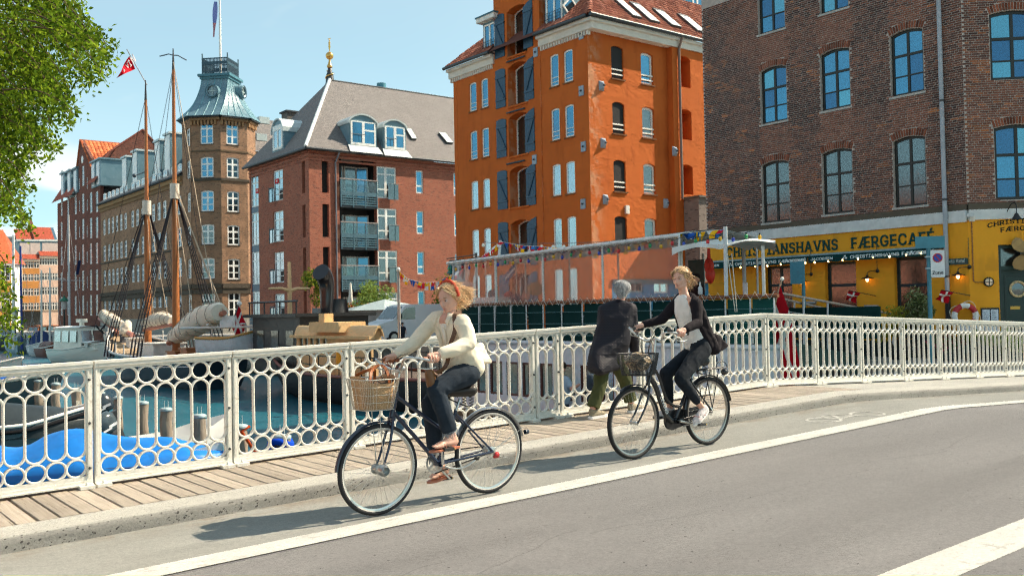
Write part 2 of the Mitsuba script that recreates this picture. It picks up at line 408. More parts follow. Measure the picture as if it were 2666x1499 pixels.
for k in range(-14,84):
 x0,x1=k*0.1497-0.0705+RNG.uniform(-.002,.002),k*0.1497+0.0705+RNG.uniform(-.002,.002)
 dz=RNG.uniform(-0.004,0.003);dx=RNG.uniform(-.004,.004)
 y0,y1=7.765,9.06
 c=0.006
 m=MB()
 ring=[(x0,-0.045),(x1,-0.045),(x1, -c),(x1-c,0), (x0+c, 0),(x0,-c)]
 a=[np.array([x,y0,zdeck(x)+z+dz]) for x,z in ring];b=[np.array([x+dx, y1,zdeck(x)+z+dz]) for x,z in ring]
 for j in range(1,6):
  j2=(j+1)%6
  m.quad(a[j], a[j2], b[j2], b[j],(0.4,0.35,0.3))
 m.add(np.array(a),[[0,2,1], [0,3,2],[0,4, 3],[0, 5,4]], (0.4,0.35,0.3))
 put('plank',m,'boardwalk_wood',bw)
structure('footway_slab',sheet(np.concatenate([[12.51],np.arange(13,27,0.5)]),7.757, 9.1, lambda x:zdeck(x)-0.006),'concrete_slab','smooth concrete footway past the end of the boards')
m=MB()
for a,b in zip(np.arange(-4, 24,1.0),np.arange(-3,25,1.0)):
 m.add([(a,9.08,zdeck(a)-.02),(b,9.08,zdeck(b)-.02),(b,9.08,zdeck(b)-.55),(a, 9.08,zdeck(a)-.55)], [[0,3, 2,1]], rgb('8d8a80'))
put('bridge_beam',m,'satin', label='pale steel edge beam under the railing',kind='structure')
structure('canal_water',MB().quad((-30,9.0,-2),(60,9.0,-2),(60, 420,-2),(-30, 420,-2),(0,0, 0)),'canal_water_surface','rippled teal canal water')
def setts(p,n, uv):
 g=fbm(p.x*3,p.y*3,p.z*3,4)
 a,b,w=voronoi(p.x*6, p.y*6)
 return mix((0.16,0.155,0.145),(0.27,0.26, 0.24), w*0.6+g*0.4)*(0.55+0.45*smoothstep(0.02,0.12,b-a))
pmat('quay_setts',setts,0.9)
def quay_wall(p,n,uv):
 g=fbm(p.y*2,p.z*5,2.0,4)
 wet=smoothstep(-1.2, -1.75, p.z+0.2*g)
 r=cell_rand(p.y/0.9+0.5*dr.floor(p.z/0.42),p.z/0.42,1)
 return mix(mix((0.22,0.21,0.18),(0.36,0.34,0.30),g*0.5+r*0.5), mi.Color3f(0.02,0.03,0.02), wet)
pmat('quay_stone',quay_wall, 0.8)
QX=24.2
m=MB()
m.quad((QX,9.1,0.0),(160,9.1,0.0),(160,420,0.0),(QX,420, 0.0),(0.3,0.3,0.3))
structure('ground',m, 'quay_setts', 'cobbled quay street along the canal')
m=MB()
m.quad((26,-300,-0.14),(900, -300,-0.14),(900,9.1,-0.14),(26,9.1,-0.14),(0.3, 0.3,0.3))
m.quad((160,9.1,-0.14),(900, 9.1,-0.14),(900,900, -0.14),(160,900,-0.14),(0.3,0.3,0.3))
m.quad((-900,420,-0.14),(160,420,-0.14),(160,900, -0.14),(-900, 900,-0.14),(0.3,0.3, 0.3))
m.quad((-900,-300,-0.14),(-20,-300, -0.14),(-20,420,-0.14),(-900,420,-0.14),(0.3,0.3,0.3))
m.quad((-20,9.0,-0.14),(0.6, 9.0,-0.14),(0.6,420, -0.14),(-20,420,-0.14),(0.3,0.3,0.3))
m.quad((-20,-300,-0.5),(26,-300,-0.5),(26, 9.0,-0.5),(-20,9.0,-0.5),(0.3,0.3, 0.3))
structure('terrain',m,'quay_setts', 'level city ground out to the horizon')
m=MB()
m.quad((QX,9.0,0.0),(QX,420, 0.0),(QX,420, -2.6), (QX,9.0,-2.6),(0.3,0.3,0.3))
m.box((QX-0.06,9.2,-0.18),(QX+0.45, 420,0.06),(0.4,0.4,0.4))
m.quad((0.6,9.0,-0.14),(0.6, 420,-0.14),(0.6,420, -2.6), (0.6,9.0,-2.6),(0.3, 0.3,0.3))
structure('quay_wall',m,'quay_stone','stone quay walls with dark wet foot')

# the white cast-iron railing
RY=8.9
CREAM=rgb('e9e2d2')
CREAM2=rgb('dcd5c4')
def warm(m,X0, slope_at=None):
 """bends a panel built along x from 0, z from the deck, onto the humped bridge"""
 m.v=[np.stack([v[:,0]+X0,v[:,1]+RY,v[:,2]+zdeck(v[:,0]+X0)],1) for v in m.v]
 return m
def loop_mesh(cx,z0,z1,hw,bar,depth,col):
 """a closed band: circle (z1 - z0 = 2 hw) or stadium, bevelled square section"""
 r=hw
 n=18
 t=np.linspace(0,PI,n)
 cpts=[(math.cos(a),math.sin(a),1) for a in t]+[(math.cos(a+PI),math.sin(a+PI),0) for a in t]
 b=0.005
 sec=[(0,-depth/2+b), (b,-depth/2), (bar-b,-depth/2),(bar,-depth/2+b), (bar,depth/2),(0,depth/2)]
 m=MB()
 N=len(cpts)
 rx,rz=hw,min(hw,(z1-z0)/2)
 zc1,zc0=z1-rz,z0+rz
 rings=np.array([[(cx+c*(rx-o),y,(zc1 if up else zc0)+s*(rz-o)) for c, s,up in cpts] for o, y in sec])
 for j in range(6):
  A,B=rings[j],rings[(j+1)%6]
  v=np.vstack([A,B]);k=np.arange(N);k2=(k+1)%N
  m.add(v,np.stack([k,k2,k2+N,k+N], 1)[:,::-1],col)
 return m
def make_panel(X0,X1, n,rail):
 L=X1-X0
 pn=newkey('panel',rail)
 post=0.05
 g=0.008
 col=CREAM*RNG.uniform(.96,1.02)
 f=MB()
 f.box((g,-0.045,1.045),(L-g,0.045, 1.075),col)
 f.box((g,-0.055,1.075),(L-g,0.055, 1.10), col)
 f.box((g,-0.022,1.02),(L-g, 0.022, 1.045),col)
 scene_key=pn
 f2=warm(f,X0)
 put('top_rail',f2,'railing_paint', pn)
 f=MB()
 f.box((g,-0.03,0.035),(L-g, 0.03,0.062),col)
 f.box((g,-0.020,0.062),(L-g,0.020, 0.10), col)
 f.box((g,-0.05,0.022),(L-g, 0.05,0.035),col)
 put('bottom_rail',warm(f,X0),'railing_paint',pn)
 for xa in (g, L-g-post):
  f=MB()
  f.box((xa,-0.024,0.036),(xa+post, 0.024, 1.044),col)
  f.box((xa+post*0.2, -0.034,0.1),(xa+post*0.5,-0.024,1.02),col)
  put('post',warm(f,X0),'railing_paint',pn)
 s=(L-2*g-2*post)/n
 hw=s/2+0.009
 for k in range(n):
  cx=g+post+s*(k+0.5)
  dp=0.038+0.003*(k%2)
  put('ring',warm(loop_mesh(cx,0.855,1.030,hw,0.0185,dp, col),X0),'railing_paint',pn)
  put('long_loop',warm(loop_mesh(cx,0.252, 0.862, hw,0.0185,dp-0.0012, col),X0),'railing_paint',pn)
  put('ring',warm(loop_mesh(cx,0.088,0.259,hw,0.0185,dp+0.0007, col),X0),'railing_paint',pn)
 for zb in (0.17,0.56,0.94):
  f=MB().lathe([(0,-0.024),(0.010,-0.023), (0.013,-0.014),(0.013,0.0)],rgb('34393b'),(L-g-post*0.55,-0.026,zb),(0,1,0), 8)
  put('bolt',warm(f,X0),'satin',pn)
 for xa in (0.07,L-0.07) if L>0.6 else (L-0.07,):
  f=MB().box((xa-0.06,-0.115,0.0),(xa+0.06,0.05,0.028),col)
  f.lathe([(0, 0.055),(0.012,0.052),(0.016,0.028)],rgb('8c8a84'),(xa,-0.075,0),(0,0, 1),8)
  put('foot',warm(f,X0),'railing_paint',pn)
def rail_paint(p,n,uv):
 g=fbm(p.x*6,p.y*6,p.z*6,4)
 fine=noise(p.x*60,p.y*60,p.z*60)
 rust=smoothstep(0.70,0.78,fbm(p.x*14,p.y*14,p.z*22,3))
 c=mix((0.58,0.56,0.495),(0.68,0.66,0.595),g)*(0.93+0.14*fine)
 return mix(c, mi.Color3f(0.40,0.33,0.24), rust*0.45)
pmat('railing_paint', rail_paint,0.5, lambda p,n, uv:0.0008*fbm(p.x*50,p.y*50,p.z*50,2),specular=0.4)
RAIL=thing('bridge_railing', 'long cream cast-iron railing of rings and tall loops along the bridge','railing')
_px=[(240,7),(600.8,7),(905.7,7),None,(1389.5,7), (1453, 2),None,(1852.8,7),(1993.6, 7),(2122,7),(2240,7),(2349, 7),(2446,7),(2534.5, 7),(2615,7)]
_X=[at(p[0],900,1,RY)[0] if p else None for p in _px]
_X[3]=(_X[2]+_X[4])/2
_X[6]=(_X[5]+_X[7])/2
_X=[_X[0]-2.5, _X[0]-1.25]+_X+[_X[-1]+1.22,_X[-1]+2.44,_X[-1]+3.66]
for a,b in zip(_X,_X[1:]):
 make_panel(a, b,2 if b-a<0.7 else 7,RAIL)

 # buildings: shared pieces
WHITE=(0.72,0.72,0.69)
glassmat('glass_blue',(0.16, 0.52,0.80),0.42)
glassmat('glass_pale',(0.72, 0.90,1.0),0.52)
glassmat('glass_dark',(0.75, 0.9,0.95),0.16,(0.012,0.014,0.014))
glassmat('glass_deep',(0.10, 0.34,0.62),0.36)
glassmat('glass_teal',(0.22, 0.66,0.84),0.46,(0.03,0.05, 0.055))
glassmat('glass_cafe',(0.80, 0.86,0.88),0.34,(0.02,0.012,0.010))
scene['glass_clear']={'type':'thindielectric','int_ior':1.5}
class Face:
 """a vertical wall plane through Q with outward normal N; u runs to the right as one looks at it"""
 def __init__(s,Q,N):
  s.N=np.array([N[0], N[1],0.0])/math.hypot(*N[:2])
  s.U=np.array([-s.N[1],s.N[0],0.0])
  s.V=np.array([0,0,1.0])
  s.Q=np.array([Q[0], Q[1],0.0])
 def at(s,px,py):
  """(u, z) of a photograph pixel on this plane"""
  r=_F+_R*((px-1333)/FPX)-_U*((py-749.5)/FPX)
  t=((s.Q-EYE)@s.N)/(r@s.N)
  p=EYE+t*r
  return (p-s.Q)@s.U, p[2]
 def p(s,u,z,d=0.0):
  return s.Q+s.U*u+s.V*z+s.N*d
 def prism(s,mb,poly, d0,d1, col):
  return mb.prism(poly,d1-d0,s.p(0, 0,d0), s.U,s.V,s.N,col)
 def box(s,mb, u0,u1, z0,z1, d0,d1, col):
  M=np.eye(4);M[:3,0],M[:3,1],M[:3, 2],M[:3,3]=s.U,s.N,s.V,s.Q
  return mb.box((u0,d0,z0),(u1,d1,z1),col, M)
 def rect(s,a, b,c,d):
  """u0, u1, z0, z1 from pixel left, right, top, bottom (measured along the middle)"""
  ua,ub=s.at(a,(c+d)/2)[0],s.at(b,(c+d)/2)[0]
  m=(a+b)/2
  return ua,ub,s.at(m,d)[1], s.at(m,c)[1]
def window(parent,F,u0,u1,z0,z1,rise=0.0,set_=-0.12,fw=0.06,vs=(0.5,), hs=(0.6,),col=WHITE, glass='glass_blue',bar=0.05,thin=(),name='window',label=None,panes=False,sill=None, silld=0.07):
 """frame with mullions and glass; vs, hs: fractions of upright and level bars; thin: fractions of thin level bars"""
 k=newkey(name,parent)
 if label:
  labels[k]={'label':label}
 outer=arc_poly(u0,u1,z0,z1, rise)
 inner=outer.buffer(-fw,join_style='mitre')
 w,h=u1-u0,z1-z0
 bars=[sg.box(u0+w*v-bar/2,z0,u0+w*v+bar/2,z1) for v in vs]+[sg.box(u0,z0+h*q-bar/2, u1,z0+h*q+bar/2) for q in hs]+[sg.box(u0, z0+h*q-bar/4, u1,z0+h*q+bar/4) for q in thin]
 frame=outer.difference(inner)
 for b in bars:
  frame=frame.union(b.intersection(outer))
 m=MB()
 F.prism(m,frame,set_-0.05,set_,col)
 put('frame',m,'satin',k)
 holes=outer.difference(frame)
 gl=list(getattr(holes,'geoms',[holes]))
 if panes:
  for g in gl:
   m=MB();tilt=RNG.uniform(-0.004,0.004,2)
   v2,f=trimesh.creation.triangulate_polygon(g.buffer(0.01),engine='earcut')
   c=v2.mean(0)
   pts=np.array([F.p(a,b,set_-0.03+(a-c[0])*tilt[0]+(b-c[1])*tilt[1]) for a,b in v2])
   m.add(pts,f,(0.2,0.2,0.2));put('pane',m,glass if glass!='glass_blue' or RNG.random()<.55 else ('glass_deep' if RNG.random()<.6 else 'glass_teal'),k)
 else:
  m=MB()
  for g in gl:
   tilt=RNG.uniform(-0.006,0.006,2)
   v2,f=trimesh.creation.triangulate_polygon(g.buffer(0.01),engine='earcut')
   c=v2.mean(0)
   m.add(np.array([F.p(a,b,set_-0.03+(a-c[0])*tilt[0]+(b-c[1])*tilt[1]) for a,b in v2]),f,(0.2,0.2,0.2))
  put('glass', m,glass,k)
 if sill is not None:
  m=MB();F.box(m,u0-0.06,u1+0.06,z0-0.07,z0-0.003,set_,silld,sill)
  put('sill',m,'matte',k)
 return outer
def wall(parent,F,outline,holes,thick,bsdf,name='wall',col=(0.5,0.5,0.5)):
 p=outline
 if holes:
  p=p.difference(shapely.union_all(holes))
 m=MB();F.prism(m,p,-thick,0.0,col)
 return put(name,m,bsdf,parent)
def brickmat(name,cols,mortar,L=0.24,H=0.0667,bump=0.004,big=0.35,joint=0.012):
 def f(p,n,uv):
  u=dr.select(dr.abs(n.x)>dr.abs(n.y),p.y, p.x)+0.0
  r=dr.floor(p.z/H)
  a=u/L+0.5*(r-2*dr.floor(r/2))
  ru=cell_rand(a,r,3)
  fa,fr=a-dr.floor(a),p.z/H-r
  j=dr.select((fa<joint/L)|(fr<joint/H),1.0,0.0)
  g=fbm(u*0.5, p.z*0.7,3,3)
  c=mix(cols[0],cols[1],dr.clip(ru*(1-big)+(g-0.5)*2.2*big+0.5*big,0,1))
  c=dr.select(ru>0.9, mi.Color3f(cols[2]), c)
  return mix(c,mi.Color3f(mortar),j*0.85)
 pmat(name,f,0.9)
brickmat('red_brick', ((0.23,0.062, 0.036),(0.36, 0.115, 0.066),(0.15, 0.045, 0.03)),(0.30, 0.20,0.155))
brickmat('brown_brick',((0.17,0.095,0.055),(0.35, 0.195, 0.118),(0.095,0.065, 0.045)),(0.27,0.19,0.135),big=0.5)
brickmat('stack_brick',((0.17,0.135,0.115),(0.27, 0.215, 0.185),(0.10, 0.08,0.07)),(0.2,0.17,0.15),big=0.5)
brickmat('dark_red_brick',((0.105,0.036,0.026),(0.19,0.062,0.042),(0.07,0.03, 0.025)),(0.15,0.10,0.08),big=0.45)
def orange(p,n,uv):
 u=dr.select(dr.abs(n.x)>dr.abs(n.y),p.y,p.x)
 g=fbm(u*0.5,p.z*0.32,1,4)
 v=fbm(u*2.6,p.z*0.7, 6,3)
 fine=noise(u*14,p.z*22,2)
 c=mix((0.44,0.096,0.014),(0.54,0.130,0.022),g*0.7+fine*0.3)
 c=mix(c,mi.Color3f(0.36,0.066,0.010),smoothstep(0.56,0.85,v)*0.4)
 pale=smoothstep(34.6,33.4,p.x)*dr.select(n.y<-0.5,1.0,0.0)*smoothstep(0.35,0.7,fbm(u*3,p.z*2.2,9, 3))
 return mix(c, mi.Color3f(0.56,0.33,0.20), pale*0.6)
def orange_bump(p,n,uv):
 u=dr.select(dr.abs(n.x)>dr.abs(n.y),p.y,p.x)
 side=dr.select(dr.abs(n.x)>dr.abs(n.y),0.4,1.0)
 r=dr.floor(p.z/0.075)
 fr=p.z/0.075-r
 course=smoothstep(0.0,0.22, fr)*(1-smoothstep(0.8,1.0,fr))
 return side*(0.010*course*(0.4+0.6*noise(u*5,r,4))+0.020*noise(u*4.0, p.z*6.0,7)+0.014*noise(u*11.0,p.z*14.0,8))
pmat('orange_limewash',orange,0.9,orange_bump,0.01)
def slate(p,n, uv):
 hz=dr.sqrt(n.x*n.x+n.y*n.y)+1e-4
 u=(p.y*n.x-p.x*n.y)/hz
 r=dr.floor(p.z/0.17)
 a=u/0.32+0.5*(r-2*dr.floor(r/2))
 e=dr.select((p.z/0.17-r<0.14)|(a-dr.floor(a)<0.05),1.0, 0.0)
 c=mix((0.135, 0.122, 0.118),(0.185,0.170, 0.165),cell_rand(a,r,5)*0.5+0.5*fbm(u*0.4,p.z*0.8,2,3))
 return c*(1-0.32*e)
pmat('roof_slate',slate,0.7)
def zinc(p,n,uv):
 g=fbm(p.x*0.9+p.y*0.9,p.z*1.4,2,4)
 f=noise(p.x*6+p.y*6, p.z*9, 3)
 return mix((0.065,0.155,0.205),(0.150,0.245,0.290),g*0.75+0.25*f)
pmat('zinc_sheet',zinc,0.42, specular=0.6)
def cafe_plaster(p,n, uv):
 u=p.y-p.x
 g=fbm(u*0.8,p.z*0.8, 1,4)
 f=noise(u*25, p.z*25,3)
 c=mix((0.70,0.300,0.014),(0.80,0.365,0.024),g*0.7+0.3*f)
 return mix(c, mi.Color3f(0.40,0.18,0.02), smoothstep(0.60,0.8, fbm(u*1.4,p.z*0.6,5, 3))*0.4)
pmat('cafe_plaster',cafe_plaster,0.8, lambda p,n, uv:0.006*noise((p.y-p.x)*9, p.z*9, 1)+0.003*noise((p.y-p.x)*30,p.z*30,2),0.01)
def stucco(p,n,uv):
 u=dr.select(dr.abs(n.x)>dr.abs(n.y),p.y,p.x)
 g=fbm(u*0.7,p.z*0.5, 1,4)*0.6+noise(u*9,p.z*9,2)*0.4
 return uvcol(p,n,uv)*(0.80+0.4*g)
pal('stucco',0.9,stucco)
def tile_strip(mb,O,A,B,nu,nv,w,h,amp,cols,keep=None):
 """pantiles: O eave corner, A unit along the eave, B unit up the slope"""
 O,A,B=(np.asarray(x, float) for x in (O,A,B))
 N=np.cross(A, B);N/=np.linalg.norm(N)
 if N[2]<0:
  N=-N
 xs=np.array([0,0.18, 0.42,0.66,0.82,1.0]);zs=np.array([0.0,0.75,1.0,0.75,0.1,0.0])*amp
 for j in range(nv):
  for i in range(nu):
   c=O+A*(i+0.5)*w+B*(j+0.5)*h
   if keep is not None and not keep(c):
    continue
   q=O+A*i*w+B*(j*h-0.03)
   lo=q+A*(xs[:,None]*w)+N*(zs[:,None]+0.055);hi=q+B*(h+0.03)+A*(xs[:, None]*w)+N*(zs[:,None]+0.02)
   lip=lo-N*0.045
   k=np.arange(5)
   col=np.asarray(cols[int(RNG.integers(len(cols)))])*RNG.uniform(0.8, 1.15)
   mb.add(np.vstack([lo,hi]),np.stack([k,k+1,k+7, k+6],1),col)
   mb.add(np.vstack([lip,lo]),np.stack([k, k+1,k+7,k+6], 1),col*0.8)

   # the cafe: dark brick above, yellow ground floor
CAFE=thing('corner_cafe_building','dark brown brick corner building with a yellow cafe on its ground floor','building')
CX=27.0
FC=Face((CX,13.33),(-1,0))
s2=math.sqrt(0.5)
FH=Face((CX,13.33),(-s2,-s2))
uL=-(22.92-13.33)
HW=4.6
DARKF=rgb('1d211d')
cafe_open,ch_open=[], []
rows=[[(1973,2042,-70,83),(2133,2207,-110, 29),(2312,2398,-165, -20)], [(1980,2048,172,319),(2136, 2213,127,284),(2318, 2404,76,246)],[(1984,2055,418,578),(2141, 2220,387,556),(2326, 2411,354,537)]]
for r in rows:
 for a, b,c,d in r:
  u0,u1,z0,z1=FC.rect(a,b,c, d)
  cafe_open.append(window(CAFE,FC,u0,u1,z0,z1,0.10,-0.10,0.075, (0.5,),(0.62, ),DARKF,'glass_blue' if r is not rows[2] else 'glass_dark',0.075,(0.3,),panes=True, sill=(0.42,0.40,0.36),silld=0.04))
for a,b,c,d in ((2577,2700,26,207), (2590, 2712,323,519),(2570, 2690,-250,-70)):
 u0,u1, z0,z1=FH.rect(a,b,c, d)
 ch_open.append(window(CAFE, FH,u0, u1,z0, z1,0.10,-0.10,0.09,(0.5,),(0.6,),DARKF,'glass_blue',0.085,(0.28,),panes=True))
for (a, b,c,d) in ((2180,2200,-20,28),(2030,2046, 180,310),(2142,2152, 140,280),(2325,2340, 100,240),(2030,2040, 0,70), (2110, 2120,0,30)):
 pass
ZB=4.42
TOP=14.5
mort=(0.40,0.345,0.30)
wall(CAFE,FC,sg.box(uL,ZB,0, TOP),cafe_open,0.34, 'matte',col=mort)
wall(CAFE,FH,sg.box(0,ZB,HW, TOP),ch_open, 0.34,'matte', col=mort)
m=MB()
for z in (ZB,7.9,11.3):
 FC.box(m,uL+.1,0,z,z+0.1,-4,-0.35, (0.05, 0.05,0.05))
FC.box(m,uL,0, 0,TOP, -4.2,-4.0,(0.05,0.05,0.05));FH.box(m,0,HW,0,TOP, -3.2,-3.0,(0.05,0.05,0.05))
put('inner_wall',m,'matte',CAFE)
E3=[FC.p(uL,0),FC.p(uL,0)+np.array([9,0,0])]
m=MB().quad(E3[0],E3[1],E3[1]+[0,0, TOP],E3[0]+[0,0,TOP],(0.12, 0.06,0.045))
FE=Face((FH.p(HW,0)[0],FH.p(HW,0)[1]),(0,-1))
FE.box(m,0,14, 0,TOP, -0.3,0,(0.12, 0.06,0.045))
FC.box(m,uL,0, TOP,TOP+.3,-9,0.3,(0.12,0.06,0.045))
put('side_wall',m,'matte',CAFE)
BR=[np.array(c)*1.2 for c in ((0.052,0.029,0.025),(0.082,0.041, 0.033),(0.115,0.053, 0.038),(0.155,0.064, 0.042),(0.24, 0.090, 0.044),(0.36, 0.125, 0.046))]
def brick_col(u,z,chamfer):
 n1=float(meshkit.fbm(np.array([u*0.55+40*chamfer,z*0.75,1.0]), 3,5))
 n2=float(meshkit.fbm(np.array([u*1.6+20*chamfer, z*3.2, 4.0]), 3,8))
 t=RNG.random()
 if n2>0.70 and t<0.6:
  c=BR[4 if t<0.45 else 5]*.85
 else:
  k=1.0*(n1-0.36)/0.3+2.0*t+(0.9 if chamfer and z<8.3 else 0.0)
  c=BR[int(np.clip(k*1.35,0, 3))]
  if chamfer and t>0.9:
   c=BR[4]
 for (a,b,c2,d2) in APRONS:
  if not chamfer and a<u<b and c2<z<d2 and t<0.75:
   c=BR[3]*1.15
 return c*RNG.uniform(0.8,1.2)
APRONS=[]
for o in cafe_open:
 a,c,b, d=o.bounds
 APRONS.append((a-0.05,b+0.12,c-1.15,c))
bricks=[]
for F,holes,W, cham in ((FC, cafe_open,(uL,0.0),0),(FH,ch_open, (0.0,HW),1)):
 solid=shapely.union_all(holes).buffer(0.015,join_style='mitre')
 arches=[]
 for o in holes:
  a,c,b,d=o.bounds
  R,rise,w=None,0.10, (b-a)/2
  R=(w*w+rise*rise)/(2*rise);zc=d-R;th=math.asin(w/R)
  arc=[(a-0.02,d-rise)]+[((a+b)/2+(R+0.23)*math.sin(t),zc+(R+0.23)*math.cos(t)) for t in np.linspace(-th, th,9)]+[(b+0.02,d-rise)]
  arches.append(sg.Polygon(arc).buffer(0.012))
  k=int((2*th*R)/0.072)
  for i in range(k):
   t0,t1=-th+2*th*i/k+0.006/R,-th+2*th*(i+1)/k-0.006/R
   q=[((a+b)/2+r*math.sin(t),zc+r*math.cos(t)) for r,t in ((R+0.012,t0),(R+0.012,t1),(R+0.225,t1), (R+0.225,t0))]
   u_,z_=np.mean(q,0)
   if z_<12.6:
    bricks.append((F, q,np.array((0.20,0.066,0.036))*RNG.uniform(0.45, 1.35), cham))
 solid=shapely.union_all([solid]+arches)
 prep=shapely.prepared.prep(solid)
 nr=int((12.6-ZB)/0.0667)
 for r in range(nr):
  z0=ZB+r*0.0667+0.006;z1=z0+0.0547
  hd=r%2
  L=0.24 if hd==0 else 0.12
  u=W[0]+(0.0 if hd==0 else 0.06)-(0.12 if r%4==2 else 0)
  while u<W[1]-0.01:
   a,b=max(u+0.006,W[0]+0.004),min(u+L-0.006,W[1]-0.004)
   L=(0.24 if RNG.random()<0.75 else 0.12)
   u=b+0.006
   if b-a<0.03:
    continue
   bx=sg.box(a,z0,b,z1)
   if prep.intersects(bx):
    rest=bx.difference(solid)
    if rest.is_empty or rest.area<0.3*bx.area or rest.geom_type!='Polygon':
     continue
    a,z0_,b,z1_=rest.bounds
    if b-a<0.03:
     continue
    bricks.append((F, [(a,z0_),(b,z0_),(b, z1_),(a,z1_)],brick_col((a+b)/2,z0,cham), cham))
   else:
    bricks.append((F, [(a,z0),(b,z0),(b,z1),(a,z1)],brick_col((a+b)/2, z0,cham),cham))
def brick_into(m,F,q, col):
 h=0.009+RNG.uniform(-0.003, 0.004)
 q=np.array(q);ins=(q.mean(0)-q)*0.0
 b=[F.p(a,c,0.0) for a,c in q];cen=q.mean(0)
 t=[F.p(a+(0.004 if a<cen[0] else -0.004), c+(0.003 if c<cen[1] else -0.003), h) for a,c in q]
 m.add(np.array(t),[[0,1,2,3]],col)
 for i in range(4):
  j=(i+1)%4
  m.add(np.array([b[i],b[j], t[j],t[i]]),[[0,1,2, 3]],col*0.9)
def brick_near(b):
 p=b[0].p(*np.mean(b[1],0))
 x,y=proj(p)
 return -np.linalg.norm(p-EYE) if (0<x<2666 and 0<y<1499) else -1e9
order=sorted(range(len(bricks)),key= lambda i:-brick_near(bricks[i]))
few=set(order[:300])
m=MB()
for i,(F,q,col,cham) in enumerate(bricks):
 if i in few:
  b=MB();brick_into(b,F,q,col);put('brick',b,'matte',CAFE)
 else:
  brick_into(m,F,q,col)
put('brickwork',m,'matte',CAFE,kind='stuff')
m=MB()
FC.box(m,uL,-0.02,ZB-0.16,ZB+0.02,-0.2,0.035,rgb('5b5347'));FH.box(m,0.02,HW, ZB-0.16,ZB+0.02,-0.2,0.035, rgb('5b5347'))
put('string_course',m,'matte',CAFE)
m=MB()
FC.box(m,uL,-0.03,3.92,ZB-0.162,-0.2,0.05, (0.60, 0.62,0.60));FH.box(m,0.03,HW,3.97, ZB-0.162,-0.2,0.05,(0.60,0.62,0.60))
put('white_band',m,'stucco', CAFE)
g_open, d_open=[],[]
NAVY=rgb('12262c')
for a,b,c,d,mid in ((1994,2064,692, 905,0),(2150, 2231,681,905, 0),(2330,2420,668,905,0)):
 u0,u1, z0,z1=FC.rect(a,b,c, d)
 g_open.append(window(CAFE,FC,u0,u1,0.55,z1,0,-0.16,0.09,(0.5,) if a<2000 else (),((FC.at((a+b)/2, 742)[1]-0.55)/(z1-0.55),),NAVY,'glass_cafe',0.09,panes=True,sill=NAVY,name='cafe_window'))
u0,u1,z0,z1=FH.rect(2603,2700,636,930)
dz1=z1
d_open.append(sg.box(u0,0.12,u1,z1))
wall(CAFE,FC,sg.box(uL,0.5,0,3.92), g_open,0.4,'cafe_plaster','ground_floor_wall')
wall(CAFE,FH,sg.box(0,0.5,HW,3.97), d_open,0.4,'cafe_plaster','ground_floor_wall')
m=MB();FC.box(m,uL,-0.04,0,0.5,-0.3,0.05,rgb('23312f'));FH.box(m,0.04, u0,0,0.5,-0.3,0.05,rgb('23312f'));FH.box(m,u1,HW,0,0.5, -0.3,0.05,rgb('23312f'))
put('plinth',m,'matte',CAFE)
GRN=rgb('12322e')
dr_=newkey('door',CAFE)
m=MB()
F=FH
zt=F.at(2640,697)[1]
for a,b,c,d,e in ((u0,u0+0.1,0.12,dz1,0.0),(u1-0.1,u1,0.12,dz1, 0.0),(u0+0.1, u1-0.1,dz1-0.1,dz1,0.0),(u0+0.1,u1-0.1,zt-0.05,zt+0.06, 0.0)):
 F.box(m,a,b,c,d,-0.28,-0.1+e,GRN)
put('frame',m, 'satin',dr_)
m=MB()
F.box(m,u0+0.1,u1-0.1,0.15,zt-0.05, -0.26, -0.2,GRN)
for za, zb in ((0.3,0.95),(1.0,zt-0.2)):
 hw_=(u0+u1)/2
 for ua,ub in ((u0+0.2,u1-0.2),):
  fr=sg.box(ua,za,ub, zb).difference(sg.box(ua+0.05,za+0.05,ub-0.05,zb-0.05))
  F.prism(m,fr,-0.2,-0.185,GRN*0.8)
put('leaf',m,'satin', dr_)
m=MB().quad(F.p(u0+.1,zt+.06,-.2),F.p(u1-.1,zt+.06,-.2), F.p(u1-.1,dz1-.1,-.2),F.p(u0+.1,dz1-.1,-.2),(.2, .2,.2))
put('transom_glass',m,'glass_dark', dr_)
pu,pz=F.at(2657,752)
m=MB();t=np.linspace(0,2*PI, 25)[:-1]
m.tube([F.p(pu+0.21*math.cos(a),pz+0.21*math.sin(a),-0.175) for a in t],0.035,rgb('c8b184'),8,closed=True)
for a in np.linspace(0,2*PI, 13)[:-1]:
 m.ball(F.p(pu+0.21*math.cos(a),pz+0.21*math.sin(a),-0.140),0.014,rgb('8a7448'),1)
put('porthole_ring',m,'satin',dr_)
m=MB().lathe([(0,0.012),(0.19,0.005),(0.19,0)],(0.03,0.05,0.055),F.p(pu,pz,-0.195),F.N,24);put('porthole_glass', m,'glass_dark',dr_)
bu,bz=F.at(2650,801)
m=MB();F.box(m,bu-0.13,bu+0.13,bz-0.045,bz+0.045, -0.2,-0.18,rgb('b3924d'));put('letter_plate',m,'metal', dr_)
m=MB();F.box(m,u0-0.1,u1+0.1,0,0.14,-0.3,0.25,rgb('77746c'));put('step',m,'matte',dr_)
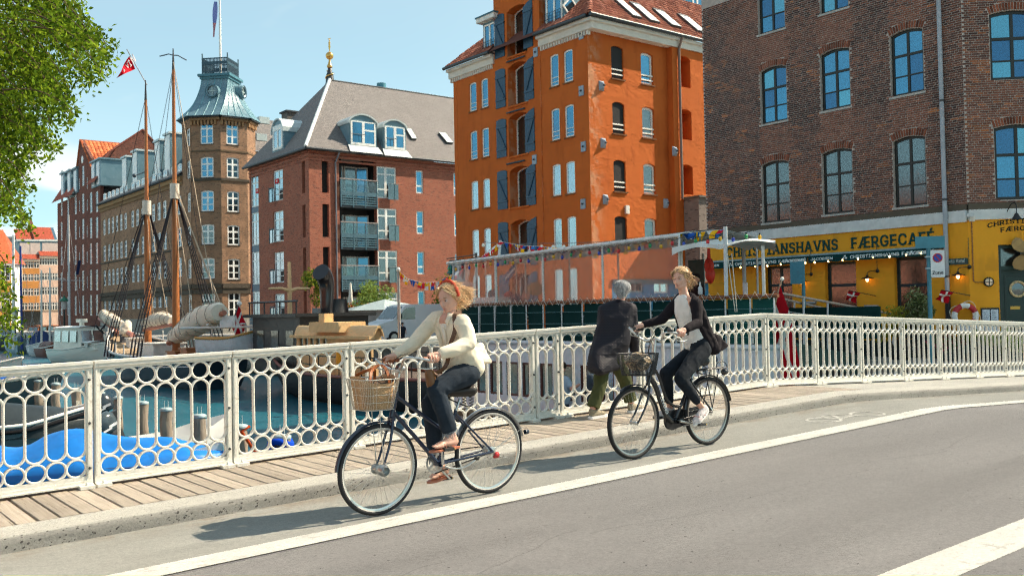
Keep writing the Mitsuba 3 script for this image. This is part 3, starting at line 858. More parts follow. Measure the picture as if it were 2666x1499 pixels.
def letters(text,F,u, z,h,stretch,slope,col,depth,parent,name,bsdf='matte',slab=True,du_dz=0.0,gap=0.10,each=True):
 """writes text along a wall; returns the end"""
 out=MB()
 for ch in text:
  if ch==' ':
   u+=h*stretch*0.55;continue
  base=meshkit.text_mesh(ch, h,0.02,bold=True)
  v=base.vertices.copy()
  w=v[:,0].max()-v[:, 0].min();v[:, 0]-=v[:,0].min()
  m=MB()
  P=np.array([F.p(u+a*stretch,z+slope*a*stretch+b,depth*(c>0.01))+F.N*0.003 for a,b, c in v])
  m.mesh(trimesh.Trimesh(P,base.faces,process=False),col)
  if slab:
   st=[]
   sw=h*0.21
   if ch in 'HNR':st=[(0.5*sw,0),(0.5*sw,1),(w-0.5*sw,0)]+([(w-0.5*sw, 1)] if ch in 'HN' else [])
   elif ch in 'IT':st=[(w/2, 0)]+([(w/2,1)] if ch=='I' else [])
   elif ch in 'FEÉ':st=[(0.5*sw,0), (0.5*sw,1)]
   elif ch=='A':st=[(0.45*sw,0),(w-0.45*sw,0)]
   elif ch=='V':st=[(0.45*sw,1),(w-0.45*sw,1)]
   elif ch=='Æ':st=[(0.45*sw,0),(w*0.55,0)]
   for x,top in st:
    z_=z+slope*x*stretch+(h-h*0.075 if top else 0)
    F.box(m,u+(x-sw*0.95)*stretch,u+(x+sw*0.95)*stretch, z_,z_+h*0.075,0.0035,depth+0.0045, col)
  put(name,m,bsdf,parent) if each else out.mesh(trimesh.Trimesh(np.vstack(m.v),np.vstack(m.f),process=False),col)
  u+=(w+h*gap+(h*0.10 if slab else 0))*stretch
 return u if each else (u,out)
SIGN=thing('cafe_sign_lettering','big dark green slab letters CHRISTIANSHAVNS FÆRGECAFÉ above the awnings','sign')
ub0,zb0=FC.at(1958,668)
ub1,zb1=FC.at(2381,608)
TXT='CHRISTIANSHAVNS FÆRGECAFÉ'
LH=0.335
GREEN=rgb('17413d')
keepkeys=dict(_used)
e=letters('CHRISTIANSHAVNS', FC,0,0,LH,1.0,0,GREEN,0.02, '_probe','letter')
w1=e
e2=letters('FÆRGECAFÉ',FC,0, 0,LH,1.0,0,GREEN,0.02,'_probe','letter')
for k in [k for k in scene if k.startswith('_probe')]:
 del scene[k]
uA,uB,uC_,uD=FC.at(1892,672)[0],FC.at(2186,634)[0],FC.at(2217,636)[0], FC.at(2437,604)[0]
zl=FC.at(2000, 661)[1]-0.02
letters('CHRISTIANSHAVNS',FC,uA,zl, LH,(uB-uA)/w1,0,GREEN,0.02, SIGN,'letter')
letters('FÆRGECAFÉ',FC,uC_,zl,LH,(uD-uC_)/e2,0,GREEN,0.02,SIGN, 'letter')

# things on the cafe front
m_=None
SG2=thing('door_sign_lettering','dark letters CHRISTIANSHAVNS FÆRGECAFÉ curving over the corner door','sign')
ua,za=FH.at(2571,594)
u,k=ua, 0
ux,zx=FH.at(2640,577)
tot=2.4
for line,(us,zs),h in (('CHRISTIANSHAVNS', (ua,za),0.125),('FÆRGECAFÉ',FH.at(2605,605),0.125)):
 mid=(FH.at(2603,636)[0]+FH.at(2700,636)[0])/2+0.05
 u=us;half=max(mid-us,0.3);R=3.2
 for ch in line:
  t=(u-mid)/R;t0=(us-mid)/R
  z=zs+R*(math.cos(t)-math.cos(t0))*1.0
  u=letters(ch,FH,u,z,h,1.25,-math.tan(t), rgb('16211f'),0.008, SG2,'letter', slab=True)
TEAL=rgb('0d3a3c')
awn_txt=[]
for i,(a,b,lab) in enumerate(((1828,2107,'left dark green cafe awning with white printing, behind the houseboat tent'), (2111, 2442,'right dark green cafe awning with white printing and a grey cassette'))):
 A=thing('awning',lab,'awning','awnings along the cafe front')
 FX=Face(FC.p(0,0,0.36),FC.N)
 u0a,u1a=FX.at(a,690)[0],FX.at(b,640)[0]
 zt_=FX.at(2111,664)[1]
 m=MB();FC.box(m,u0a, u1a,zt_-0.07, zt_,0.0,0.30, TEAL);FC.box(m,u0a,u1a,zt_-0.03,zt_+0.03, 0.30,0.38,rgb('7d9aa0'));put('cassette',m,'satin',A)
 m=MB();m.quad(FC.p(u0a,zt_-.04,.3),FC.p(u1a,zt_-.04,.3),FC.p(u1a,zt_-.06,.5),FC.p(u0a,zt_-.06,.5),TEAL)
 n=40;us=np.linspace(u0a,u1a,n)
 v=np.array([[FC.p(q, zt_-0.06,0.5+0.006*math.sin(q*9)), FC.p(q,zt_-0.25-0.015*abs(math.sin(q*6)), 0.51+0.02*math.sin(q*7+1))] for q in us]).reshape(-1,3)
 kk=np.arange(n-1)*2
 m.add(v,np.stack([kk,kk+2,kk+3,kk+1],1),TEAL);put('valance',m, 'cloth',A)
 FA=Face(FC.p(u0a,0,0.535),FC.N)
 Lw=u1a-u0a
 ww=rgb('d6e2e0')
 _,t=letters('JACOBSEN',FA,0.12,zt_-0.19,0.08,1.4,0,ww,0.004,None,'',slab=False,each=False)
 _,t2=letters('CHRISTIANSHAVNS FÆRGECAFÉ', FA,Lw*0.36,zt_-0.20, 0.095, 1.25*Lw/4.2,0,ww,0.004,None,'',slab=False,each=False)
 _,t3=letters('JACOBSEN',FA, Lw*0.86,zt_-0.19,0.08,0.9,0,ww,0.004,None,'',slab=False,each=False)
 for t_ in (t, t2,t3):
  put('printing',t_,'matte', A)
 m=MB()
 for c0 in (Lw*0.30,Lw*0.815):
  for da,db in ((0,0),(0.09, 0),(0.045,0.08)):
   FA.box(m,c0+da,c0+da+0.06,zt_-0.20+db*.8,zt_-0.15+db*.8,0,0.004,ww)
 put('emblem', m,'matte',A)
def bulb_mat(name,c,k):
 scene[name]={'type':'twosided','bsdf':{'type':'principled','base_color':{'type':'rgb','value':list(c)},'roughness':0.25,'specular':0.6}}
BULB=mikit.ply
STR=thing('string_lights','string of small warm lit bulbs hanging under the cafe awnings','string lights')
pts=[(1928,696),(1966,693),(1998,692),(2033,688), (2097, 684),(2121,683),(2157,680), (2194, 677),(2234,674),(2274,670), (2316, 668),(2360,664),(2398,659), (2446, 654)]
cord=[]
for x,y in pts:
 uu,zz=Face(FC.p(0,0, 0.5),FC.N).at(x,y)
 p=FC.p(uu,zz, 0.50);cord.append(p+[0,0,0.07])
 m=MB().ball(p,0.028, (1,.8, .5),1, (1,1,1.3))
 key=put('bulb',m,'bulb_warm' if 'bulb_warm' in scene else 'matte',STR)
 scene[key]['emitter']={'type':'area','radiance':{'type':'rgb', 'value':[5.0, 2.9,1.0]}}
m=MB().tube(cord,0.008,(0.02,0.02,0.02),5);put('cord',m, 'satin',STR)
BLK=rgb('15191a')
for i,(x,y,lab) in enumerate(((2265,716,'black wall lamp with a flat shade between the two right cafe windows'), (2501, 707,'black wall lamp with a flat shade beneath the street name plate'),(2095,724,'black wall lamp with a flat shade left of the middle cafe window'))):
 L=thing('wall_lamp', lab,'wall lamp','wall lamps on the yellow cafe front')
 F=FC
 uu,zz=F.at(x, y)
 m=MB();m.lathe([(0,0.03),(0.06,0.02),(0.06,0)],BLK,F.p(uu+0.26,zz+0.12,0),F.N,12)
 m.tube([F.p(uu+0.26, zz+.12,.03),F.p(uu+0.06,zz+.12,.1),F.p(uu,zz+.08,.14),F.p(uu,zz-.03,.16)],0.013,BLK,6)
 m.tube([F.p(uu+0.26, zz+.12,.02),F.p(uu+0.26,zz+0.95,.02)],0.010,rgb('6b5a38'),5);put('arm',m,'satin',L)
 m=MB().lathe([(0.03, 0.03), (0.045,-0.02),(0.19, -0.075),(0.19,-0.085),(0.04,-0.035)],BLK, F.p(uu,zz-.03,.16),(0,0,1), 18);put('lamp_shade',m,'satin',L)
 key=put('bulb',MB().ball(F.p(uu,zz-.14,.16),0.05,(1,.8, .5),1, (1,1,1.4)),'matte',L)
 scene[key]['emitter']={'type':'area','radiance':{'type':'rgb', 'value':[3.2, 1.7,0.7]}}
L=thing('gooseneck_lamp','black gooseneck lamp over the corner sign','wall lamp')
uu,zz=FH.at(2628,570);uv_,zv_=FH.at(2622,540)
m=MB().tube([FH.p(uv_-.02,zv_-.12,0.05),FH.p(uv_, zv_+.05,.25), FH.p(uv_+.04, zv_+.10,.42), FH.p(uv_+.06, zv_,.5),FH.p(uu,zz+.1,.5)], 0.014, BLK,6);put('arm',m,'satin', L)
m=MB().lathe([(0.02,0.12),(0.05,0.10),(0.07,0.04),(0.14, -0.06),(0.14, -0.07),(0.06, 0.0)], BLK,FH.p(uu,zz,.5),(0,0,1), 16);put('lamp_shade',m,'satin',L)
L=thing('bulkhead_lamp','round white bulkhead lamp with a cross guard left of the door','wall lamp')
uu,zz=FH.at(2573,734)
m=MB().lathe([(0.135, 0.0),(0.135,0.07),(0.115,0.085),(0.115,0.05)],BLK,FH.p(uu,zz,0),FH.N, 24)
FH.box(m,uu-.115,uu+.115,zz-.008,zz+.008,.085,.097,BLK);FH.box(m,uu-.008,uu+.008,zz-.115,zz+.115,.0855,.0965,BLK);put('guard', m,'satin',L)
m=MB().lathe([(0,0.075),(0.06,0.072),(0.114,0.055)],rgb('f2d9b8'),FH.p(uu,zz, 0),FH.N,20);put('lens',m,'gloss',L)
L=thing('electric_conduit','thin brown conduit running down the yellow corner to the round lamp','conduit')
u1_,z1_=FH.at(2529,575);u2_, z2_=FH.at(2533,735)
m=MB().tube([FH.p(u1_,z1_,.02),FH.p(u1_,z2_+.05,.02),FH.p(u1_+.05,z2_, .02),FH.p(uu-.1,z2_, .02)], 0.014, rgb('8a5a3a'),6);put('conduit_run',m,'satin',L)
m=MB();FH.box(m,u1_-.07,u1_+.07,z1_-.02,z1_+.14,0,.1,rgb('cfcabd'));put('junction_box',m,'matte',L)
L=thing('security_camera','small grey camera under the white band above the conduit','camera')
uu,zz=FH.at(2520,562)
m=MB();FH.box(m,uu-.12,uu+.08,zz-.05,zz+.05,.15,.27,rgb('b9bdbd'));m.tube([FH.p(uu,zz,.06), FH.p(uu,zz,.2)],.02, rgb('9a9e9e'),6);put('housing',m,'satin', L)
L=thing('downpipe','pale grey rainwater pipe running down the cafe corner','pipe')
um=FC.at(2466, 560)[0]
m=MB();zz=FC.at(2482, 795)[1]
m.tube([FC.p(um,14,.12),FC.p(um,zz+.3,.12)],0.065,rgb('9aa0a6'),12);put('pipe',m,'satin',L)
m=MB().tube([FC.p(um, zz+.3, .12),FC.p(um, 0,.12)],0.075,rgb('15181a'),12);put('cast_foot', m,'satin',L)
for z in (FC.at(2466, 262)[1],FC.at(2470,720)[1], FC.at(2466,520)[1]):
 m=MB().tube([FC.p(um,z-.03, .12),FC.p(um, z+.03, .12)], 0.078, rgb('3a3c3e'),12);FC.box(m, um-.02,um+.02,z-.02, z+.02, 0,.06, rgb('3a3c3e'));put('clip',m,'satin',L)
L=thing('street_name_plate', 'teal street name plate lettered Christianshavns Kanal behind the downpipe', 'sign')
ua,za=FH.at(2467,690);
FP=FC
uA_,zA_=FC.at(2440,690);uB_, zB_=FC.at(2517,680)
ub_=FH.at(2529,680)[0]
m=MB();z0=FC.at(2490, 689)[1];z1=FC.at(2490,673)[1]
FP.box(m,uA_-.25,-0.03,z0,z1,0.0,.05,rgb('0d4d52'));FP.box(m,uA_-.23,-0.05,z0+.02,z1-.02,0.05,.052,rgb('0a4246'));put('plate', m,'gloss',L)
w_,t=letters('Christianshavns Kanal',FP,0, 0,.10, 1,0,(.5,.6,.6),.004, None,'',slab=False,each=False)
FP2=Face(FC.p(0,0,.053),FC.N)
_,t=letters('Christianshavns Kanal',FP2,uA_-.2,z0+.055,.10,(-0.08-uA_+.2)/w_, 0,rgb('a9b9b4'),.004,None,'',slab=False,each=False);put('printing',t, 'matte',L)
def flag_cloth(pole,w,h,nx=14,ny=10,sway=0.05,drop=0.0,dirv=(1, 0,0),curl=1.0):
 pass
RED,WHT=rgb('b01522'),rgb('d9d4cc')
def danish(mb, O,A,D, W,H,wave=0.04,seed=0):
 """red cloth with the white cross; A along the hoist (down), D away from it"""
 A,D=(np.asarray(x,float)/np.linalg.norm(x) for x in (A, D));N=np.cross(A,D)
 xs=np.array([0,.12,.25,.36, .36,.5,.5,.62,.75,.87,1.0]);xs=np.array([0,.1,.2,.32,.46,.6,.73,.87,1.0]);ys=np.array([0,.2,.42,.58,.8,1.0])
 for i in range(len(xs)-1):
  for j in range(len(ys)-1):
   c=WHT if (i==3 or j==2) else RED
   q=[]
   for x,y in ((xs[i],ys[j]),(xs[i+1],ys[j]),(xs[i+1],ys[j+1]), (xs[i],ys[j+1])):
    q.append(np.asarray(O)+A*H*y+D*W*x+N*wave*math.sin(7*x+4*y+seed)*(0.3+x)+A*W*0.10*x*x)
   mb.quad(*q, c)
for i,(x,y,lab) in enumerate(((2266,766,'small red and white flag on a wall bracket right of the middle cafe window'),(2509,765,'small red and white flag on a wall bracket right of the grey downpipe'))):
 L=thing('wall_flag', lab,'flag','small flags on the cafe wall')
 uu,zz=FC.at(x,y)
 a,b=FC.p(uu+.18,zz-.05,0),FC.p(uu-.25,zz+.12,.75)
 m=MB().tube([a,b],0.012,rgb('3a2a22'),6);put('pole',m,'satin', L)
 m=MB();danish(m,b,a-b,(0,0, -1)+FC.U*-0.3+np.array([0,0.3,0.2]),.35,.36,.05, i);put('cloth',m,'cloth',L)
for x,y,lab in ((2114,788,'grey tube heater on the wall left of the middle cafe window'),(2274,798,'grey tube heater on the wall between the right cafe windows')):
 L=thing('wall_heater',lab,'heater','tube heaters on the cafe wall')
 uu,zz=FC.at(x,y)
 m=MB().tube([FC.p(uu-.2,zz, .16),FC.p(uu+.25,zz, .16)], .055,rgb('8d9092'),10);put('tube', m,'satin',L)
 m=MB();FC.box(m,uu-.02,uu+.06,zz-.03,zz+.03,0,.12,rgb('4a4c4e'));put('bracket',m,'satin',L)
L=thing('life_ring','white and red life ring hung on the yellow wall beside the menu','life ring')
uu,zz=FH.at(2509,822)
t=np.linspace(0,2*PI, 41)
for i in range(8):
 a=np.linspace(i*PI/4+PI/8,(i+1)*PI/4+PI/8,7)
 c=rgb('b3262b') if i%2==0 else rgb('dcdad4')
 m=MB().tube([FH.p(uu+.29*math.sin(x),zz+.29*math.cos(x),.12) for x in a],.078,c,10, cap=False);put('segment',m, 'satin',L)
m=MB().tube([FH.p(uu+(.39+.05*math.sin(4*x))*math.sin(x),zz+(.39+.05*math.sin(4*x))*math.cos(x),.12) for x in t[:-1]],.010,rgb('d8cdb8'),5,closed=True);put('rope',m,'cloth',L)
L=thing('menu_board', 'black framed menu case with two white sheets beside the door','menu board')
u0m,u1m,z0m,z1m=FH.rect(2554,2601,801,868)
m=MB();FH.box(m,u0m,u1m,z0m, z1m,0, .04,BLK);put('case', m,'satin',L)
for a,b in ((.06,.47),(.53,.94)):
 m=MB();w_=u1m-u0m
 FH.box(m,u0m+w_*a,u0m+w_*b, z0m+.05,z1m-.05,.04, .043,rgb('c3cdd6'))
 for z in np.arange(z0m+.12, z1m-.1,.05):
  FH.box(m,u0m+w_*a+.03,u0m+w_*b-.03-RNG.uniform(0,.06), z,z+.012,.043,.045,rgb('5b6672'))
 put('sheet',m,'matte',L)
L=thing('ship_propeller','weathered brass ship propeller mounted above the cafe door','propeller')
uu,zz=FH.at(2664,660)
BR_=rgb('9c7a42')
m=MB().lathe([(0,.28),(.05,.25),(.08,.12), (.09,0)],rgb('a9a49a'),FH.p(uu,zz, .02),FH.N,14);put('hub',m,'metal', L)
for a0 in (125,245,5):
 a=math.radians(a0);m=MB()
 pts=[]
 for s, w in ((0.05,.05),(.15,.13), (.28,.19),(.42,.17), (.5,.08)):
  pts.append([s,w])
 ax=np.array([math.cos(a),math.sin(a)]);pe=np.array([-ax[1],ax[0]])
 top=[ax*s+pe*w for s,w in pts];bot=[ax*s-pe*w for s,w in pts]
 for i in range(len(pts)-1):
  for d,sg_ in ((.13, 1),(.115,-1)):
   q=[FH.p(uu+top[i][0],zz+top[i][1],d+.05),FH.p(uu+top[i+1][0],zz+top[i+1][1],d+.06),FH.p(uu+bot[i+1][0],zz+bot[i+1][1],d-.05),FH.p(uu+bot[i][0],zz+bot[i][1],d-.04)]
   m.quad(*q,BR_*RNG.uniform(.85,1.1))
 put('blade',m,'satin',L)

 # orange warehouse
OR=thing('orange_warehouse', 'tall orange limewashed warehouse with blue hatch shutters and a red tiled roof','building')
OX,OY=33.4,36.0
FO=Face((OX,OY),(-1,0));FR=Face((OX,OY),(0,-1))
uO=FO.at(1187, 600)[0]
zc=16.1
holes,hr=[],[]
YW=(0.74,0.72, 0.66)
cols=[(1225,1243),(1255.6,1273.6),(1436.6, 1458.7),(1472.5,1496)]
wl=[[FO.at((a+b)/2,y)[1] for y in ys] for (a,b),ys in zip(cols, ((212.7,287,340,413.5,469,543,596, 668),(203,279,332,407.5,464,540,592,664), (141.5,226,283,366.5,429.5, 512,571,653), (128,215,272.5,359,421.5,505.5,565,646)))]
zrow=np.mean(wl,0)
GL=('glass_blue','glass_blue','glass_pale','glass_pale')
for (a, b) in cols:
 u0,u1=FO.at(a,400)[0],FO.at(b,400)[0]
 for r in range(4):
  z1,z0=zrow[2*r],zrow[2*r+1]
  holes.append(window(OR,FO, u0,u1, z0,z1, 0.07,-0.05,0.085,(), (),YW, GL[r], thin=(0.14,0.28) if r<2 else (),bar=0.07, sill=(0.20,0.085,0.03),silld=0.06))
 z1=FO.at(1453,700)[1]
 holes.append(window(OR,FO,u0,u1,z1-2.0,z1,0.07,-0.05,0.085,(), (),YW, 'glass_pale', sill=(0.20,0.085,0.03)))
SHB=(0.010,0.055,0.105)
uc0,uc1=FO.at(1325,300)[0],FO.at(1367,300)[0]
uc1+=0.35
hat=[(15,146,36,150,-1,124), (163,276,180, 281,150,260), (295,408,311, 411,284,395.6),(434, 542,445,546,426,535),(573,690,579, 690,567,690), (712,835,715, 830,705,830)]
for (t_,b_,lt, lb,rt, rb) in hat:
 z1,z0=FO.at(1345,t_)[1],FO.at(1345,b_)[1]
 o=arc_poly(uc0,uc1,z0,z1,0.22)
 holes.append(o)
 k=newkey('loading_hatch',OR)
 m=MB();fr=o.difference(o.buffer(-0.07)).intersection(sg.box(uc0+0.0,z0,uc1,z1));FO.prism(m,fr,-0.62,-0.55,YW);put('frame',m,'satin', k)
 m=MB();g=o.buffer(-0.065);v2,f=trimesh.creation.triangulate_polygon(g,engine='earcut');m.add(np.array([FO.p(a,c,-0.6) for a,c in v2]),f,(.02,.02,.025));put('glass',m,'glass_dark',k)
 m=MB();FO.box(m,uc0+.02,uc1-.02,z0-.04,z0+.05,-.5,.12,(0.46,0.115,0.012));put('sill',m,'orange_limewash',k)
 for side,(ya, yb,xa, xb) in enumerate(((lt,lb,1294,1319),(rt,rb,1369, 1393))):
  hinge=uc0-0.05 if side==0 else uc1-0.28
  z1s,z0s=FO.at((xa+xb)/2,(ya if side else ya))[1],FO.at((xa+xb)/2,yb)[1]
  u0s,u1s=FO.at(xa,300)[0],FO.at(xb,300)[0]
  w=u1s-u0s
  ang=0.06 if side==0 else 0.10
  P=sg.Polygon([(0,0),(w,0), (w,z1s-z0s-(0.16 if side else 0.10)),(w*.75,z1s-z0s-.02),(w*.4,z1s-z0s),(0,z1s-z0s-(0 if side else .05))]) if side==0 else sg.Polygon([(0,0),(w,0),(w,z1s-z0s),(w*.5,z1s-z0s-.10),(0, z1s-z0s-.32)])
  sk=newkey('shutter',OR)
  m=MB();d0=0.03
  m.prism(P,0.05,FO.p(u0s,z0s,d0),FO.U,FO.V,FO.N, SHB)
  n_=4
  for q in range(1,n_):
   FO.box(m,u0s+w*q/n_-.008, u0s+w*q/n_+.008,z0s+.05,z1s-.35,d0+.05,d0+.053,SHB*np.array(0.4))
  put('leaf',m,'satin',sk)
  m=MB();H_=z1s-z0s
  for z in (0.2,0.78):
   FO.box(m,u0s+.01,u1s-.01, z0s+H_*z-.05, z0s+H_*z+.05, d0+.05,d0+.085,SHB)
  pa,pb=(u0s+w*.15,z0s+H_*.74),(u0s+w*.9,z0s+H_*.24)
  if side:pa,pb=(u0s+w*.9,z0s+H_*.74),(u0s+w*.2,z0s+H_*.24)
  m.bar(FO.p(*pa,d0+.07),FO.p(*pb,d0+.07), .05,.12,SHB*np.array(0.7),up=FO.V)
  put('brace', m,'satin',sk)
  m=MB();he=u0s+w+.02 if side==0 else u0s+w-.02
  for z in (.2,.78):
   FO.box(m,he-.05,he+.03,z0s+H_*z-.03,z0s+H_*z+.03,0,d0+.09,(.02,.02, .02))
  put('hinge', m,'satin',sk)
for y in (148, 282,416):
 m=MB();a,b=FO.at(1324,y+15),FO.at(1370,y)
 m.tube([FO.p(a[0],(a[1]+b[1])/2,.14),FO.p(b[0],(a[1]+b[1])/2,.14)],.05,(.012,.03,.05),8);put('hoist_bar',m,'satin',OR)
uga,ugb=FO.at(1290,250)[0],FO.at(1409,250)[0]
wall(OR,FO,sg.box(uO, 0,uga, zc),holes,0.6,'orange_limewash')
wall(OR,FO,sg.box(ugb,0,0,zc),holes,0.6,'orange_limewash')
m=MB();FO.prism(m,sg.box(uga+.003,0,ugb-.003,23.0).difference(shapely.union_all(holes)),-.6,.035,(0,0,0));put('gable_bay',m,'orange_limewash',OR)
m=MB();FO.box(m,ugb-.36,ugb-.006,zc+.4,23.0,-5,-.6,(0,0, 0));FO.box(m, uga+.006,uga+.36,zc+.4,23,-5,-.6,(0,0,0));put('gable_cheek',m, 'orange_limewash',OR)
m=MB();FO.box(m,uO+.35,uO+.38,0,zc-.3,-.0, .012,(.30,.07,.01));put('pilaster_edge',m,'orange_limewash',OR)
cols2=[(1596.7,1628), (1674, 1705.5),(1757,1787.6),(1825,1856)]
zr2=[[FR.at(1612,y)[1] for y in (121,208,266,350.5,417,499,562, 640)]]
zr2.append([FR.at(1690,y)[1] for y in (139.7,221, 280,359,426,506,568, 645)])
zr2=np.mean(zr2,0)
for j,(a,b) in enumerate(cols2):
 u0,u1=FR.at(a,400)[0],FR.at(b,400)[0]
 for r in range(4):
  z1,z0=zr2[2*r],zr2[2*r+1]
  if j==2:
   if r==3:continue
   o=arc_poly(u0,u1,z0+.1,z1+.1,.14);hr.append(o)
   m=MB();FR.prism(m, o.buffer(.02),-.62,-.28,(0, 0,0));put('blind_niche',m,'orange_limewash',OR)
   m=MB();FR.box(m,u0-.06,u1+.06,z0+.03,z0+.095,-.2,.08, (.24,.07,.02));put('sill',m,'matte',OR)
   continue
  o=window(OR, FR,u0, u1,z0, z1,.12,-.13,.13,(),(),YW,'glass_blue' if r==0 and j==1 else 'glass_dark',bar=.06,sill=(.16,.07,.03),silld=.09)
  hr.append(o)
  k=[q for q in scene if q.startswith(OR+'__window')][-1].rsplit('__', 1)[0]
  if r<3:
   for dz in (.22,.48):
    m=MB();FR.box(m,u0+.02,u1+.03,z0+dz,z0+dz+.07,-.10,-.04,(.78,.75,.66));put('guard_bar', m,'satin',k)
uR=16.0
wall(OR,FR,sg.box(0.002,3.05,uR,zc),hr,.6, 'orange_limewash')
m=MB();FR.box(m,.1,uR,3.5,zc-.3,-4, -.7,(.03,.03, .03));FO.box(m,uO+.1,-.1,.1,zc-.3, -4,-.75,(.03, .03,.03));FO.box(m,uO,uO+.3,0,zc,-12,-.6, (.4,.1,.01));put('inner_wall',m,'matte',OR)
a=FR.at(1741,400)[0];b=FR.at(1752,400)[0]
m=MB();FR.box(m,a,b+12,3.05, zc-.1, 0.002, .10,(0,0,0))
hrm=shapely.union_all(hr)
m=MB();FR.prism(m,sg.box(a,3.05,uR, zc-.02).difference(hrm),.002,.42,(0,0,0));put('pilaster',m,'orange_limewash',OR)
CW=(.64,.60,.52)
m=MB()
for ua, ub in ((uO-.3,uga),(ugb,.3)):
 FO.box(m,ua,ub,zc,zc+.38,-.3,.16,CW)
 FO.box(m,ua,ub,zc+.38,zc+.55,-.3,.34,CW)
 for q in np.arange(ua+.1,ub-.1,.22):
  FO.box(m,q,q+.11,zc-.24,zc,-.1,.10,CW)
 if ub<0:put('cornice',m,'stucco',OR);m=MB()
put('cornice', m,'stucco',OR);m=MB()
FR.box(m,-.16, uR,zc-.0,zc+.36,-.3, .5,CW);FR.box(m,-.34,uR,zc+.361,zc+.52,-.3,.62,CW)
put('cornice', m,'stucco',OR)
m=MB();G=(.03, .045,.055)
for ua, ub in ((uO-.4,uga),(ugb,.45)):
 m.tube([FO.p(ua,zc+.62,.46),FO.p(ub,zc+.62,.46)],.10,G, 8);put('gutter',m,'satin',OR);m=MB()
m.tube([FR.p(-.45,zc+.62,.72),FR.p(uR,zc+.62,.72)],.11,G,8)
put('gutter',m,'satin',OR)
up_=FR.at(1753,300)[0]
m=MB().tube([FR.p(up_+.1,zc+.6,.72),FR.p(up_+.05, zc+.3, .66),FR.p(up_,zc-.1, .53),FR.p(up_,FR.at(1756,520)[1],.53)],.075,(.20,.13,.10),8);put('downpipe', m,'satin',OR)
kz=0.92;ze=zc+.66;Rr=7.5
C0=np.array([OX-.45,OY-.7,ze])
TC=[(.26,.085, .05),(.33,.115,.07), (.22,.07,.045),(.38, .15,.10)]
nB=np.array([0,1,kz])/math.hypot(1, kz);nL=np.array([1,0,kz])/math.hypot(1,kz)
m=MB();L=Rr*math.hypot(1,kz)
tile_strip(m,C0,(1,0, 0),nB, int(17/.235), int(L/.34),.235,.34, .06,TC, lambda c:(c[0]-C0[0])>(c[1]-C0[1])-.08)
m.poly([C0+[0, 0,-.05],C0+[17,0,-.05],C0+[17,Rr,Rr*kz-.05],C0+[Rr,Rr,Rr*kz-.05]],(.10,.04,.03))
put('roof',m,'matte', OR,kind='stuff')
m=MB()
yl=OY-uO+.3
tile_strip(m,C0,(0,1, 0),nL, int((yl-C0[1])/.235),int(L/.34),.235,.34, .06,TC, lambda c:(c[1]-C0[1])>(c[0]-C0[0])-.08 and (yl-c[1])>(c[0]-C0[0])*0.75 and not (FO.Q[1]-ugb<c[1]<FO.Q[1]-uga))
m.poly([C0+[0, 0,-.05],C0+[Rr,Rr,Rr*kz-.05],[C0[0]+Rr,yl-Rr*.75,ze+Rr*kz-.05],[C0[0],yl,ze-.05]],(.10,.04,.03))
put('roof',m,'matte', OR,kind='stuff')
m=MB()
for i in range(30):
 p=C0+np.array([1,1,kz])*(i*.26+.05);q=C0+np.array([1,1, kz])*(i*.26+.36)
 m.tube([p+[0, 0,.05],q+[0,0,.02]], [.13,.105],np.array(TC[i%4])*1.25, 8,cap=False)
put('hip_tiles',m,'matte',OR)
def on_slope(px,py,lift=.12):
 n=np.array([0,-kz,1.0]);r=_F+_R*((px-1333)/FPX)-_U*((py-749.5)/FPX)
 t=((C0-EYE)@n)/(r@n);return EYE+r*t
for pts in (((1594,0),(1621, 8),(1662,54), (1636, 46)),((1641,13),(1667,20),(1707,65),(1682,59)),((1698,28),(1726,38),(1767,78),(1740,72)),((1765,43),(1791,51),(1832,92),(1806,86))):
 q=[on_slope(*p) for p in pts]
 x0,x1=(q[0][0]+q[3][0])/2,(q[1][0]+q[2][0])/2
 b0,b1=(q[2][1]+q[3][1])/2,(q[0][1]+q[1][1])/2
 M=np.eye(4);M[:3,0]=(1,0,0);M[:3,1]=nB;M[:3,2]=np.cross((1,0,0),nB);M[:3,3]=C0
 s0,s1=(b0-C0[1])*math.hypot(1,kz), (b1-C0[1])*math.hypot(1,kz)
 k=newkey('roof_light',OR)
 m=MB();m.box((x0-C0[0],s0,.0),(x1-C0[0],s1,.20), rgb('3d4145'),M);put('frame',m,'satin',k)
 m=MB();m.box((x0-C0[0]+.05, s0+.06,.20),(x1-C0[0]-.05,s1-.28,.212),(.62,.68, .66),M);put('blind', m,'gloss',k)
